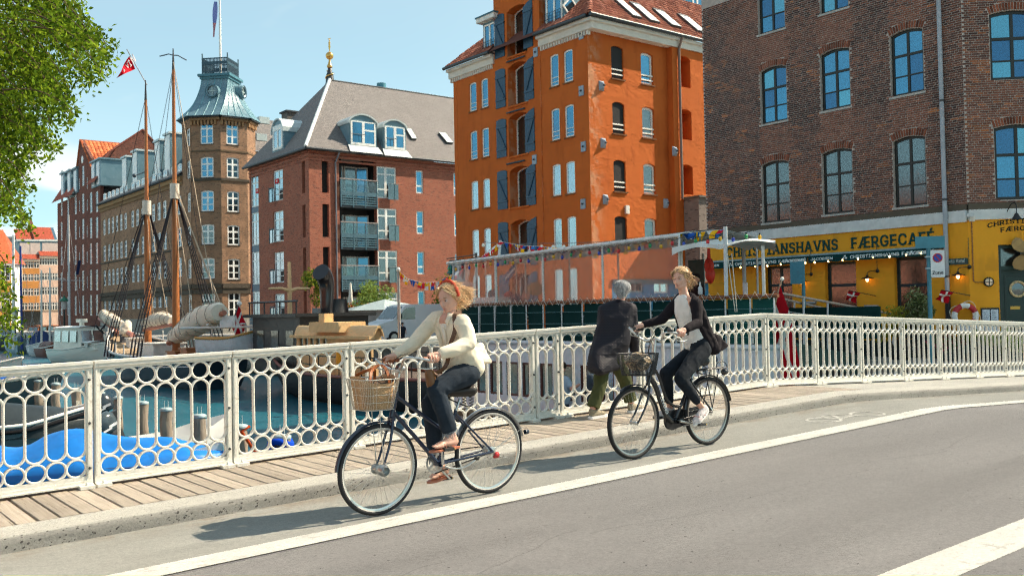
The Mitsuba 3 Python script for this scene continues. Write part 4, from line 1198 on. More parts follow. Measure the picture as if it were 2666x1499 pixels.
for (fa,fb,t_, b_,dia,side) in ((1426,1456,-30,70,True,1),(1264,1288,62,142,False,0)):
 u0,u1=FO.at(fa,(t_+b_)/2)[0],FO.at(fb,(t_+b_)/2)[0]
 z0,z1=FO.at((fa+fb)/2,b_)[1],FO.at((fa+fb)/2,t_)[1]
 u1=u1+(0.25 if side else 0.1)
 k=newkey('dormer',OR)
 m=MB();FO.box(m,u0-.25,u1+.12,z0-1.0,z1+.15,-5.5,-.02,(0,0,0));put('cheeks', m,'zinc_sheet',k)
 m=MB();FO.box(m,u0-.45,u1+.3,z1+.15,z1+.42,-5.5, .35,(.66,.63, .56));FO.box(m,u0-.5,u1+.35,z1+.42,z1+.5, -5.5,.4,(.03, .12,.16));put('dormer_roof',m,'satin',k)
 window(k,Face(FO.p(0,0,.10),FO.N), u0-.08,u1,z0, z1,0,0,.09,(.5,),(), YW,'glass_blue',name='sash') if False else None
 Fd=Face(FO.p(0,0,.05),FO.N)
 m=MB();o=sg.box(u0-.1,z0,u1,z1);i_=o.buffer(-.10,join_style='mitre').difference(sg.box((u0+u1)/2-.09,z0, (u0+u1)/2+.04,z1));Fd.prism(m,o.difference(i_),-.07,0,YW);put('frame',m,'satin',k)
 m=MB();Fd.box(m,u0,u1-.05,z0+.05,z1-.05,-.06,-.04,(.2,.2,.2));put('glass',m, 'glass_blue', k)
 m=MB()
 for q in np.linspace(u0-.12,u1+.05,7):
  m.tube([Fd.p(q,z0+.05,.12),Fd.p(q,z0+.75,.12)], .014,(.02,.03,.035), 5)
 for z in (.08,.42,.75):
  m.tube([Fd.p(u0-.12,z0+z,.12),Fd.p(u1+.05,z0+z, .12)], .016,(.02,.03,.035), 5)
 put('guard_rail',m,'satin', k)
 if dia:
  Fs=Face(FO.p(u1+.12,0,0),(0,-1))
  uu,zz=Fs.at(1485,20)
  m=MB()
  dd=sg.Polygon([(uu-.6,zz), (uu,zz-.6),(uu+.6,zz),(uu,zz+.6)])
  Fs.prism(m,dd.difference(dd.buffer(-.1,join_style='mitre')),0,.05,YW);put('diamond_frame',m,'satin',k)
  m=MB();Fs.prism(m,dd.buffer(-.08),.005,.02,(.2, .2,.2));put('diamond_glass',m,'glass_blue',k)
a,b=on_slope(1765,5), on_slope(1840,28)
k=newkey('dormer',OR)
m=MB();m.box((a[0],a[1]+.2,a[2]-.6),(a[0]+6,a[1]+5,a[2]+3),(0,0,0));put('cheeks',m,'zinc_sheet',k)
Fd=Face((a[0], a[1]+.18),(0, -1))
m=MB();Fd.box(m,.05,6,a[2]-.62,a[2]-.38,0, .1,YW)
for q in (.3,1.5,1.9, 3.0,4.2):Fd.box(m,q, q+.13, a[2]-.38,a[2]+2,0,.06,YW)
Fd.box(m,.3,5, a[2]-.02,a[2]+.06,.06,.10,YW);put('frame',m,'satin',k)
m=MB();Fd.box(m,.32,5,a[2]-.4,a[2]+2,0,.02,(.2,.2,.2));put('glass',m,'glass_blue',k)
PLT=rgb('8696a3')
for F,pl in ((FO,((1514,90,0),(1514.5,237, 0),(1520,382, 0),(1396.5,137,.035),(1393.5,416,.035),(1519,531,0))),(FR,((1565.5,224,0),(1570,373,0),(1576,519.5,0),(1741,397,.42),(1733,530,.0)))):
 for x, y,d in pl:
  uu,zz=F.at(x,y);k=newkey('anchor_plate', OR)
  m=MB();w,h,o=.18,.26,F.p(0,0,d)
  base=[(uu-w, zz-h), (uu+w, zz-h), (uu+w, zz+h), (uu-w, zz+h)]
  top=[(uu-.03,zz-.11),(uu+.03,zz-.11),(uu+.03,zz+.11),(uu-.03, zz+.11)]
  hgt=.05 if F is FO else .20
  if F is FR:
   for i in range(4):
    j=(i+1)%4;m.quad(F.p(*base[i],d),F.p(*base[j],d),F.p(*top[j],d+hgt),F.p(*top[i], d+hgt),PLT)
   m.quad(*[F.p(*q,d+hgt) for q in top],PLT)
  else:
   F.box(m,uu-w,uu+w, zz-h,zz+h,d,d+hgt,PLT)
  put('plate', m,'satin',k)
  m=MB().lathe([(0,.09),(.05,.085), (.05,0)],(.03,.035,.04),F.p(uu,zz, d+hgt-.02),F.N,8);put('nut',m,'satin',k)
uu,zz=FR.at(1631,546)
m=MB();FR.box(m,uu-.13,uu+.13,zz-.22,zz+.22,0,.12,(.62,.60,.55));put('meter_box',m,'matte', OR)
ua,ub=FR.at(1757,580)[0],FR.at(1800,580)[0]
zt=FR.at(1780, 522)[1]
m=MB();FR.box(m,ua+.3,ub,3.05,zt,.425,1.5, (0,0,0));put('chimney_stack',m,'stack_brick',OR) if 'stack_brick' in scene else put('chimney_stack',m,'dark_red_brick',OR)
m=MB();FR.box(m,ua+.2,ub+.35,zt,zt+.09,.425,1.65, rgb('5b5650'));put('stack_cap',m,'satin', OR)
bl=[]
for a,b,c,d in ((1637,1675,668,762),(1702, 1741,672,763),(1790, 1820,675,765)):
 u0,u1, z0,z1=FR.rect(a,b,c, d)
 bl.append(window(OR, FR,u0, u1,z0, z1,0,-.1,.11, (.5,), (.66,),(.76,.77,.75),'glass_pale', .10,name='street_window',label='white cross-barred window in the blue ground floor'))
u0=FR.at(1592, 700)[0]
wall(OR,FR,sg.box(0.002,0,u0,3.05), [],.5, 'orange_limewash','ground_floor_wall')
wall(OR,FR,sg.box(u0, 0,uR,3.05),bl,.5,'stucco','ground_floor_wall',(.02,.14, .27))
labels[[k for k in scene if k.startswith(OR+'__ground_floor_wall')][-1]]={'label':'blue painted ground floor wall'}
m=MB();FR.box(m,u0,uR,2.98,3.2,.0,.10,(.03,.05,.06));put('shop_fascia',m,'satin',OR)

# red brick apartment house
RD=thing('red_brick_apartments','red brick apartment house with recessed balconies, arched dormers and a slate hip roof','building')
RX,RYY=33.4,68.42
FA_,FB_=Face((RX,RYY),(-1,0)),Face((RX,RYY),(0,-1))
ur=FA_.at(652, 700)[0]
zE=14.6
ha,hb=[],[]
WF=(.70,.71,.68)
for (a, b,ys,st) in ((653.5, 674,((452,538),(553.6,638), (656,740),(759,842)),1),(712,738,((442,522.5),(549.4,629.5),(656,736),(765,833)),0)):
 u0,u1=FA_.at(a,600)[0],FA_.at(b,600)[0]
 for c, d in ys:
  z1,z0=FA_.at((a+b)/2,c)[1],FA_.at((a+b)/2,d)[1]
  ha.append(window(RD,FA_,u0,u1,z0, z1,0,-.1,.10, (.5,), (.72,),WF,'glass_pale',.12, thin=(.22,)))
  if not st:
   k=newkey('french_balcony',RD)
   m=MB();um=u0+(u1-u0)*.30
   for q in (u0-.05,um):m.tube([FA_.p(q,z0-.1,.35),FA_.p(q,z0+1.15,.35)],.03, (.02,.10,.12),5)
   m.tube([FA_.p(u0-.05,z0+1.1,0),FA_.p(u0-.05,z0+1.1,.35),FA_.p(um+.3,z0+1.1,.35)], .03,(.02,.08, .10),5);put('rail',m,'satin',k)
   m=MB();FA_.box(m,u0,um+.25,z0-.05,z0+1.0,.30,.33,(.3, .5,.55));put('glass_panel', m,'glass_pale',k)
 if st:
  for i in range(3):
   z1,z0=FA_.at(663,ys[i][1])[1],FA_.at(663,ys[i+1][0])[1]
   m=MB();FA_.box(m,u0,u1,z0,z1,-.12,-.06, (.05,.10,.15));put('spandrel',m,'satin',RD)
   ha.append(sg.box(u0,z0-.01,u1,z1+.01))
for c,d in ((420,503),(533.5,618),(645,730),(758, 825)):
 u0,u1=FA_.at(788,600)[0],FA_.at(796,600)[0]
 ha.append(sg.box(u0, FA_.at(792,d)[1],u1, FA_.at(792,c)[1]))
 u0,u1=FB_.at(840,600)[0],FB_.at(857.5,600)[0]
 hb.append(sg.box(u0, FB_.at(849,d-1)[1],u1,FB_.at(849,c-2)[1]))
for c,d in ((444.6,504),(549.4,609),(655,714),(757,815)):
 u0,u1=FB_.at(1085,600)[0],FB_.at(1104,600)[0]
 hb.append(window(RD, FB_,u0,u1,FB_.at(1095,d)[1],FB_.at(1095,c)[1],0, -.08,.11,(),(.33,),WF,'glass_blue',.14))
 u0,u1=FB_.at(1183,600)[0],FB_.at(1206,600)[0]
 hb.append(window(RD, FB_,u0,u1,FB_.at(1188,d+6)[1],FB_.at(1188,c+6)[1],0,-.08,.11,(),(.33, ),WF,'glass_blue',.14))
for c,d in ((435,517),(543,624),(652,733), (761,833)):
 u0,u1=FB_.at(983,600)[0],FB_.at(1033,600)[0]
 z0,z1=FB_.at(1008,d)[1],FB_.at(1008,c)[1]
 hb.append(window(RD, FB_,u0,u1,z0, z1,0,-.04,.11,(.46,),(),WF, 'glass_dark', .22,thin=(.28,.76)))
 k=newkey('french_balcony',RD)
 m=MB();um=u0+(u1-u0)*.5
 m.tube([FB_.p(um,z0+1.2,.3),FB_.p(u1+.1,z0+1.2,.3)],.03,(.10,.14,.16),5);m.tube([FB_.p(um+.6,z0-.3,.3),FB_.p(um+.6,z0+1.2,.3)],.025, (.05,.12,.15),5);put('rail',m,'satin',k)
 m=MB();FB_.box(m,um, u1+.05,z0-.1, z0+1.15,.26,.28,(.3, .5,.55));put('glass_panel', m,'glass_dark',k)
ub0,ub1=FB_.at(884.8, 600)[0],FB_.at(982,600)[0]
ztop,zbot=FB_.at(930, 416)[1],0.4
lo=sg.box(ub0, zbot,ub1,ztop);hb.append(lo)
DEP=1.7
m=MB();FB_.box(m,ub0-.05,ub1+.05,zbot,ztop,-DEP-.1,-DEP, (.05,.05,.055));put('loggia_back', m,'matte',RD)
SB=(.055,.125, .165)
for r,y in ((470,541.5),(581,650),(693,759)):
 k=newkey('balcony',RD)
 zr,zs=FB_.at(930,r)[1],FB_.at(930, y)[1]
 m=MB();FB_.box(m,ub0+.03,ub1-.03,zs,zs+.22,-DEP, .12,(.03,.04, .05));put('slab',m,'satin', k)
 m=MB()
 n_=3
 for q in range(n_+1):
  u=ub0+.06+(ub1-ub0-.12)*q/n_;FB_.box(m,u-.04,u+.04,zs, zr,.13,.2,SB)
 put('post',m, 'satin',k)
 m=MB();FB_.box(m,ub0-.02,ub1+.02,zr,zr+.08,.10,.24,(.30,.26,.25));put('hand_rail',m,'satin',k)
 for q in range(5):
  m=MB();z=zs+.18+q*.19;FB_.box(m,ub0+.03, ub1-.03,z,z+(.10 if q<4 else .34), .15,.18,SB);put('slat',m,'satin',k)
 for q in range(n_):
  a=ub0+.1+(ub1-ub0-.12)*q/n_;b=ub0+.02+(ub1-ub0-.12)*(q+1)/n_
  m=MB().quad(FB_.p(a,zs+1.25,.16), FB_.p(b,zs+1.25,.16),FB_.p(b,zr-.06,.16), FB_.p(a,zr-.06,.16), (.2,.3,.3));put('glass_panel',m,'balcony_glass', k)
scene['balcony_glass']={'type':'thindielectric','int_ior':1.6,'specular_transmittance':{'type':'rgb','value':[.45,.72,.75]}}
for zt, zb in ((ztop, FB_.at(930,541.5)[1]),(FB_.at(930, 544)[1],FB_.at(930,650)[1]),(FB_.at(930,653)[1], FB_.at(930,759)[1]), (FB_.at(930,761)[1], .5)):
 Fb=Face(FB_.p(0,0,-DEP+.12),FB_.N)
 zt-=.35
 for a, b in ((0.02,.36),(.38,.72)):
  window(RD,Fb,ub0+(ub1-ub0)*a,ub0+(ub1-ub0)*b,zb+.25,zt,0,0,.12,(),(),(.55,.53,.50),'glass_dark', name='loggia_window')
 Fc=Face(FB_.p(ub1-.75,0,-DEP+.1),(-.5,-.87))
 window(RD,Fc, -.35,.75,zb+.25,zt,0,0,.12, (),(), (.55,.53,.50),'glass_blue', name='loggia_window')
LB=FB_.at(1300,600)[0]
wall(RD,FA_,sg.box(ur,.9,0,zE),ha,.45,'red_brick')
wall(RD,FB_,sg.box(.002,.3,LB,zE),hb,.45,'red_brick')
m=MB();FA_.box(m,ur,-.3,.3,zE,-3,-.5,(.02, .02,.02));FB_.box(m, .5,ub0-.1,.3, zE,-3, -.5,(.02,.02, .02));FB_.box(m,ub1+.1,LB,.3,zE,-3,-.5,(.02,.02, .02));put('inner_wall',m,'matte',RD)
BB=(.02,.075,.115)
for i in range(6):
 m=MB();FA_.box(m,ur-.1,FA_.at(740, 800)[0],.0+i*.3,.28+i*.3,0, .10,np.array(BB)*RNG.uniform(.85,1.15));put('base_board',m,'satin',RD)
m=MB()
for i,(z,d) in enumerate(((zE-.75,.05),(zE-.45,.10),(zE-.15,.17))):
 FA_.box(m,ur, d,z,z+.16,-.1,d,(0,0,0));FB_.box(m,-d+.002,LB,z+.001,z+.161,-.1,d-.003,(0,0, 0))
put('cornice', m,'red_brick',RD)
m=MB().tube([FA_.p(ur-.3,zE+.1,.45),FA_.p(.48,zE+.1,.45)],.12,(.03,.04,.05),8);put('gutter',m,'satin',RD)
m=MB().tube([FB_.p(-.5,zE+.1,.46),FB_.p(LB,zE+.1, .46)], .12,(.03,.04, .05),8);put('gutter',m,'satin',RD)
up=FB_.at(873, 500)[0]
m=MB().tube([FB_.p(up+.2,zE, .4),FB_.p(up, zE-.8, .1),FB_.p(up, .5,.1)],.07,rgb('6d7178'),8);put('downpipe',m,'satin',RD)
K0=np.array([RX-.5,RYY-.5,zE+.15])
ap=at(858,210, 1,74.6)
yr=RYY-ur
mid=(RYY+yr)/2
apx=at(858,210,1,mid)
rl=at(1185,257,1,mid)
zrd=(apx[2]+rl[2])/2
Pl=np.array([RX-.5,yr+.5,zE+.15])
A_=np.array([apx[0],mid,zrd]);Bq=np.array([RX+LB, mid,zrd])
m=MB();m.poly([K0,[RX+LB,K0[1],K0[2]],Bq,A_],(0,0,0));m.poly([K0,A_,Pl],(0,0, 0));m.poly([Pl,A_,Bq,[RX+LB,Pl[1], Pl[2]]],(0,0, 0))
put('roof',m,'roof_slate',RD)
m=MB().tube([K0+[0,0, .05],A_+[0,0, .05]], .16,(.60,.64, .63),6);put('hip_flashing', m,'satin',RD)
m=MB().tube([A_+[0,0, .02],Bq+[0,0, .02]], .07,(.12,.12, .12),6);put('ridge', m,'matte',RD)
nF=np.cross([1,0,0],A_-K0);nF=np.array([0, -(zrd-K0[2]), mid-K0[1]]);nF/=np.linalg.norm(nF)
nS=np.array([-(zrd-K0[2]),0, A_[0]-K0[0]]);nS/=np.linalg.norm(nS)
def on_plane(px,py,Q, n):
 r=_F+_R*((px-1333)/FPX)-_U*((py-749.5)/FPX)
 return EYE+r*(((Q-EYE)@n)/(r@n))
for (a, b,t_,bt) in ((909,980,301,386),(998,1056, 315,396)):
 p0=on_plane((a+b)/2, bt,K0, nF)
 F=Face((RX,p0[1]),(0,-1));u0,u1=F.at(a,350)[0],F.at(b,350)[0]
 z0,z1=p0[2]+.1,F.at((a+b)/2,t_)[1]
 k=newkey('dormer',RD)
 o=arc_poly(u0,u1,z0, z1,(u1-u0)*.22,12)
 m=MB();F.prism(m,o,-5.0,0,(0,0,0));put('cheeks', m,'zinc_sheet',k)
 lid=arc_poly(u0-.1,u1+.1,z0,z1+.12,(u1-u0)*.24,12).difference(arc_poly(u0,u1,z0-1,z1,(u1-u0)*.22, 12)).intersection(sg.box(u0-1,z1-(u1-u0)*.30,u1+1,z1+2))
 m=MB();F.prism(m,lid,-5.2,.15,(.40,.46,.47));put('dormer_roof',m,'satin',k)
 window(k,F,u0+.15,u1-.15,z0+.12,z0+(z1-z0)*.80,0,.10,.12,(.5,),(),WF, 'glass_blue', .2,thin=(.6,)) if False else None
 Fw=Face(F.p(0,0,.06),F.N)
 o2=sg.box(u0+.12,z0+.1,u1-.12,z0+(z1-z0)*.80);um=(u0+u1)/2
 hl=sg.box(u0+.26,z0+.3,um-.12,z0+(z1-z0)*.76);hr1=sg.box(um+.12,z0+.3,u1-.26,z0+(z1-z0)*.5);hr2=sg.box(um+.12,z0+(z1-z0)*.55, u1-.26,z0+(z1-z0)*.76)
 m=MB();Fw.prism(m,o2.difference(hl).difference(hr1).difference(hr2),-.06,.03,WF);put('frame',m,'satin',k)
 m=MB();Fw.box(m,u0+.2,u1-.2,z0+.2, z0+(z1-z0)*.77,-.03, -.01,(.2,.2,.2));put('glass',m,'glass_blue',k)
 m=MB();m.tube([Fw.p(u0+.1,z0+.95,.2),Fw.p(um+.1, z0+.95,.2)],.03,(.04,.05,.05),5);m.tube([Fw.p(um-.3,z0+.3,.2), Fw.p(um-.3,z0+.95,.2)],.02, (.04,.05,.05),5);put('guard_rail', m,'satin',k)
 m=MB().quad(F.p(u0-.1,z0+.1,.02),F.p(u1+.1,z0+.1,.02),F.p(u1+.3,z0-.55,.55), F.p(u0-.2,z0-.55,.55),(.55, .60,.60));put('apron',m,'satin',k)
p0=on_plane(722,394,K0,nS)
F=Face((p0[0], RYY),(-1,0));u0,u1=F.at(709,350)[0],F.at(738,350)[0];z0,z1=p0[2],F.at(724,312)[1]
k=newkey('dormer',RD)
m=MB();F.prism(m,arc_poly(u0,u1,z0, z1,.8, 10),-5,0,(0,0,0));put('cheeks',m,'zinc_sheet',k)
m=MB();F.prism(m,arc_poly(u0-.1,u1+.1,z0,z1+.12,.85,10).difference(arc_poly(u0,u1,z0-1,z1,.8,10)).intersection(sg.box(u0-1,z1-1.1,u1+1,z1+2)),-5.2, .12,(.45,.52, .53));put('dormer_roof',m,'satin', k)
Fw=Face(F.p(0, 0,.06),F.N);o=sg.box(u0+.25,z0+.1, u1-.1, z0+(z1-z0)*.82)
i_=sg.box(u0+.45,z0+.3,(u0+u1)/2,z1-.9).union(sg.box((u0+u1)/2+.2,z0+.3,u1-.3,z1-.9))
m=MB();Fw.prism(m,o.difference(i_), -.06,.03,WF);put('frame',m, 'satin',k);m=MB();Fw.box(m, u0+.3, u1-.2, z0+.2, z1-.8, -.03,-.01,(.2,.2,.2));put('glass', m,'glass_pale',k)
for pts in (((1055,340),(1068,340), (1083, 366),(1070,365)),((1140,349),(1157,351),(1178,376),(1162,375))):
 q=[on_plane(*p,K0,nF) for p in pts]
 k=newkey('roof_light',RD)
 m=MB();lift=nF*.22
 if lift[2]<0:lift=-lift
 m.quad(*[p+lift for p in q],(.55,.60,.58));put('glass', m,'gloss',k)
 m=MB()
 for i in range(4):
  m.quad(q[i], q[(i+1)%4],q[(i+1)%4]+lift*.98,q[i]+lift*.98,(.04,.045, .05))
 put('frame',m,'satin',k)
p0=on_plane(1002,236, K0,nF)
m=MB().cyl(p0+[0,.6,-.6],p0+[0,.6,.75],.42,(.05,.20,.26),14);put('vent_pipe', m,'satin',RD)
p0=at(757,312, 1,yr-2)
m=MB().box((p0[0]-.6, yr-2.6,p0[2]-3),(p0[0]+.8,yr-1.4,at(757,296,1,yr-2)[2]),(.12,.11,.10));m.box((p0[0]-.75,yr-2.75,at(757,296,1,yr-2)[2]),(p0[0]+.95,yr-1.25,at(757,292,1,yr-2)[2]),(.06,.07,.08));put('chimney',m,'matte',RD)
for x,y in ((668,497),(719,472)):
 uu,zz=FA_.at(x,y);m=MB();FA_.box(m,uu-.35,uu+.35,zz-.2, zz+.2, -.06,-.05,rgb('c01f2b'));FA_.box(m,uu-.12,uu+.12,zz-.06,zz+.1, -.05,-.045,WHT);put('poster',m,'matte',RD)

 # brown warehouse with the corner tower
BW=thing('brown_brick_warehouse','long yellow-brown brick warehouse with white windows and an octagonal corner tower under a zinc roof','building')
BX=33.4
yP0,yP1=at(478,600,0, BX)[1],at(500,600,0, BX)[1]
FL=Face((BX,yP1),(-1, 0))
P1=np.array([BX,yP1])
FT=Face(P1,(-s2,-s2));uT=FT.at(577, 600)[0]
P2=FT.p(uT,0)[:2]
FU=Face(P2,(0, -1));uU=FU.at(646,600)[0]
P3=FU.p(uU,0)[:2]
FV=Face(P3,(s2,-s2));P4=FV.p(2.2,0)[:2]
zTW=FT.at(540, 306)[1]
zEV=FL.at(360, 500)[1]
rowsT=[(314,375),(408.5,462),(496,550),(584,636), (671.5,725),(758,825)]
ho={id(FT):[], id(FU):[],id(FL):[]}
for F,a,b,gl in ((FT, 524,557.5,'glass_blue'),(FU,592.5, 624,'glass_blue')):
 u0,u1=F.at(a, 600)[0],F.at(b,600)[0]
 for i, (c,d) in enumerate(rowsT):
  dy=2 if F is FU else 0
  z1,z0=F.at((a+b)/2, c+dy)[1],F.at((a+b)/2,d+dy)[1]
  ho[id(F)].append(window(BW,F,u0,u1,z0,z1,.10,-.08,.13, (.5,), (.66,),(.74,.74,.72),('glass_blue','glass_blue', 'glass_blue', 'glass_dark', 'glass_dark', 'glass_dark')[i],.17,thin=(.33,),sill=(.06,.055, .05)))
cl=[271,282.7, 293,303.6,314.7,326.2,344.7,357.3, 371,399,413.4,428.4, 450.3, 466.6]
rw=[(440.5,489),(521, 569),(601,650),(677, 725),(751,800)]
zz_=[(FL.at(428.4,c)[1],FL.at(428.4,d)[1]) for c, d in rw]
for x in cl:
 uc=FL.at(x,600)[0]
 for i, (z1,z0) in enumerate(zz_):
  if x<275 and i==0 and False:continue
  ho[id(FL)].append(window(BW,FL,uc-.62,uc+.62,z0,z1,.12,-.10,.13,(.5, ),(.66,),(.72,.72,.70),'glass_pale' if i<2 else 'glass_blue',.18,thin=(.33,)))
for i,(c,d) in enumerate(((333,381),(417,465),(501,552), (588,640),(674,725), (760,812))):
 uc0,uc1_=FL.at(488,600)[0], FL.at(498.5,600)[0]
 ho[id(FL)].append(window(BW,FL,uc0,uc1_,FL.at(493,d)[1],FL.at(493,c)[1],.10, -.08,.13,(.5, ),(.66,),(.72,.72,.70),'glass_pale',.17))
ufar=FL.at(262,600)[0]
uP0=FL.at(478, 600)[0]
zq=1.6
wall(BW,FL,sg.box(ufar,zq,uP0,zEV), ho[id(FL)],.4,'brown_brick')
m=MB();FL.prism(m,sg.box(uP0+.002,zq,0,zTW).difference(shapely.union_all(ho[id(FL)])),-.4,.06,(0,0,0));put('tower_wall',m,'brown_brick',BW)
wall(BW,FT,sg.box(0.02,zq,uT,zTW),ho[id(FT)],.4,'brown_brick','tower_wall')
wall(BW,FU,sg.box(0,zq,uU,zTW),ho[id(FU)], .4,'brown_brick','tower_wall')
wall(BW,FV,sg.box(0,zq,2.2,zTW),[], .4,'brown_brick','tower_wall')
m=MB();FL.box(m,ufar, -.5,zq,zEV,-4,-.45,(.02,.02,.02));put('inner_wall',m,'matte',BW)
def band(F,ua, ub,z0, z1,d,col,nm,mat='matte'):
 m=MB();F.box(m,ua,ub,z0,z1, -.2,d, col);put(nm,m,mat,BW)
GR=rgb('8d8a82')
SC=(.075,.062, .048)
zs1,zs2=FT.at(540,466)[1],FT.at(540,739)[1]
for F,ua,ub in ((FL,ufar,.05),(FT,.02,uT+.02),(FU,-.02,uU+.02), (FV,0, 2.2)):
 band(F,ua,ub, 0,zq,.12,GR,'granite_base', 'stucco')
 band(F,ua,ub, zs2-.45,zs2,.22,SC,'string_course')
 band(F,ua,ub, zs2-1.0,zs2-.5,.12,SC,'string_course')
 if F is not FL:
  band(F,ua,ub,zs1-.2,zs1+.05,.12,SC,'string_course');band(F,ua,ub,FT.at(540, 395)[1],FT.at(540,391)[1],.07,(.13,.09,.055),'string_course')
  n_=int((ub-ua)/.36)
  m=MB()
  for q in range(n_):F.box(m,ua+q*.36,ua+q*.36+.2,zTW-.75,zTW-.3,0,.25,(.28,.16,.08))
  F.box(m,ua,ub,zTW-.3,zTW-.06,-.1, .34,(.22,.13, .07));F.box(m,ua,ub, zTW-.06,zTW+.1,-.1,.55,(.03,.04,.045));put('tower_cornice',m,'matte', BW)
for z in (FL.at(428,492)[1], FL.at(428,654)[1]):
 band(FL,ufar, uP0,z-.18,z,.09,SC,'string_course')
m=MB();FL.box(m,ufar, uP0,zEV-.9,zEV-.5,-.1,.14,(.20,.125,.065));FL.box(m,ufar,uP0,zEV-.5,zEV-.05, -.1,.32,(.26, .16,.08));FL.box(m,ufar,uP0,zEV-.05,zEV+.12,-.2, .55,(.04,.05, .055));put('cornice',m,'matte',BW)
m=MB();rr=5.0
m.quad(FL.p(ufar,zEV+.1,.5), FL.p(uP0,zEV+.1,.5), FL.p(uP0,zEV+4.6,-rr),FL.p(ufar,zEV+4.6,-rr),(0, 0,0));put('roof',m,'roof_slate',BW)
for a,b,t_,bt in ((318,350,412,455),(345,386,396, 440),(403,433,370,418),(429,474,352,412)):
 k=newkey('dormer',BW)
 Fd=Face(FL.p(0,0,-.4),FL.N)
 u0=Fd.at(a,430)[0];u1=u0+1.9;z0,z1=zEV+.5,Fd.at(a+5,t_)[1]
 m=MB();Fd.box(m,u0,u1,z0,z1,-4,0,(0,0,0));put('cheeks', m,'zinc_sheet',k)
 m=MB();Fd.box(m,u0-.15,u1+.15,z1,z1+.2,-4.2,.2,(.50,.58,.60));put('dormer_roof',m,'satin', k)
 m=MB();Fd.box(m,u0+.15,u1-.1,z0+.1,z1-.1, .0,.06,(.70,.72,.71));put('window',m,'satin',k)
cenT=(P1+P2+P3)/3+np.array([1.6,3.6])*.75
ctr=np.array([(FL.p(uP0,0)[0]+P4[0])/2,0]);
base8=[FL.p(uP0-.1,0, .62)[:2],FL.p(.15,0, .62)[:2]+[0,-.25],FT.p(uT,0,.62)[:2]+[.2, -.12], FU.p(uU,0,.62)[:2]+[.25,0], FV.p(2.2,0,.62)[:2], FV.p(2.2,0,.62)[:2]+np.array([0,2.9]),np.array([P4[0]-1.9,P4[1]+5.2]),np.array([BX+1.2,FL.p(uP0-.1,0)[1]+2.6])]
cc=np.mean(base8,0)
fr0=at(559,203,1,FT.p(uT/2,0)[1]+1.15);zt_=fr0[2]-.1
Uq,Nq=FT.U[:2],FT.N[:2];hs_=1.42
fl,frr=fr0[:2]-Uq*hs_,fr0[:2]+Uq*hs_;br,bl_=frr-Nq*2.84, fl-Nq*2.84;cc=(fl+br)/2
top8=[lerp(fl, bl_,.45),fl,frr,lerp(frr,br,.5),br,br-Nq*.02,bl_-Nq*.02,bl_]
def roofring(t):
 s_=(1-t)**1.55;z=zTW+.1+(zt_-zTW-.1)*t
 return np.array([[*(np.asarray(q)*s_+p*(1-s_)),z] for q,p in zip(base8,top8)])
m=MB();N_=9
for i in range(N_):
 A,B=roofring(i/N_),roofring((i+1)/N_)
 for j in range(8):
  j2=(j+1)%8;m.quad(A[j],A[j2],B[j2],B[j], (0,0,0))
put('tower_roof',m,'zinc_sheet',BW)
for j in (0,1, 2,3):
 for f in (0,.25,.5,.75):
  m=MB();line=[]
  for i in range(N_+1):
   A=roofring(i/N_);line.append(A[j]*(1-f)+A[(j+1)%8]*f)
  m.tube(line, .05,rgb('6b9aa4'),4);put('roof_seam',m,'satin',BW)
T8=roofring(1.0)
sq=[fl, frr,br,bl_]
m=MB()
for h0, h1,sc in ((0, .25,1.10),(.25,.5,1.22)):
 m.prism(sg.Polygon([cc+(p-cc)*sc for p in sq]),h1-h0,(0,0,zt_+h0),(1, 0,0),(0,1,0), (0,0,1),rgb('3f6f7d'))
put('tower_deck',m,'satin',BW)
k=newkey('roof_railing',BW)
zb_,ztp=zt_+.75,zt_+2.15
m=MB()
for j in range(4):
 a,b=cc+(sq[j]-cc)*.95,cc+(sq[(j+1)%4]-cc)*.95
 for q in range(18):
  p=a+(b-a)*q/18;m.bar((*p,zt_+.5 if q%6==0 else zb_),(*p,ztp), .085,.04,(.02,.055,.085),up=(0,1,0))
 for z, w in ((zb_,.1),((zb_+ztp)/2+.22,.30),(ztp,.1)):m.bar((*a,z),(*b,z),.06,w,(.025,.07, .10))
 m.bar((*a,zt_+.4),(*a,ztp+.5),.10, .10,(.03,.075,.10),up=(0,1, 0))
put('iron_fence',m,'satin',k)
m=MB().tube([(*cc,zt_),(*(cc),zt_+14)],[.14,.09], (.80,.78,.72),8);put('flagpole',m, 'satin',BW)
fp=at(560,20,1,cc[1])
m=MB();
for i in range(5):
 x0=cc[0]-.25-i*.05;m.quad((x0-.35-.1*math.sin(i),cc[1], fp[2]+.6-i*.75),(x0-.05+.1*math.sin(i),cc[1]-.1, fp[2]+.6-i*.75),(x0-.1+.1*math.sin(i+1),cc[1]-.1,fp[2]-.15-i*.75),(x0-.4-.1*math.sin(i+1), cc[1], fp[2]-.15-i*.75),rgb('5a6aa0') if i<3 else rgb('a56f78'))
put('pennant', m,'cloth',BW)
for F,px,py in ((FT,551,236),(FV,636,240)):
 k=newkey('round_dormer',BW)
 Fz=Face(F.p(0,0,-.75 if F is FT else -.9),F.N);uz,zz=Fz.at(px, py);Q=Fz.p(uz,zz)
 m=MB().lathe([(.0,-1.6),(.68,-1.6),(.68,0),(.5,0),(.5,-.2),(0, -.2)], (.10,.20,.235),Q,F.N,20);put('hood',m,'zinc_sheet',k)
 m=MB().lathe([(0,-.19),(.5, -.18)],(.05,.06,.06),Q,F.N, 20);put('glass',m,'glass_dark',k)
 Fq=Face(Q,F.N);m=MB();Fq.box(m,-.05,.05,Q[2]-.5, Q[2]+.5,-.17, -.12,(.35,.45,.45));Fq.box(m,-.5,.5,Q[2]-.05,Q[2]+.05,-.171,-.121,(.35,.45,.45));put('bars',m,'satin',k)
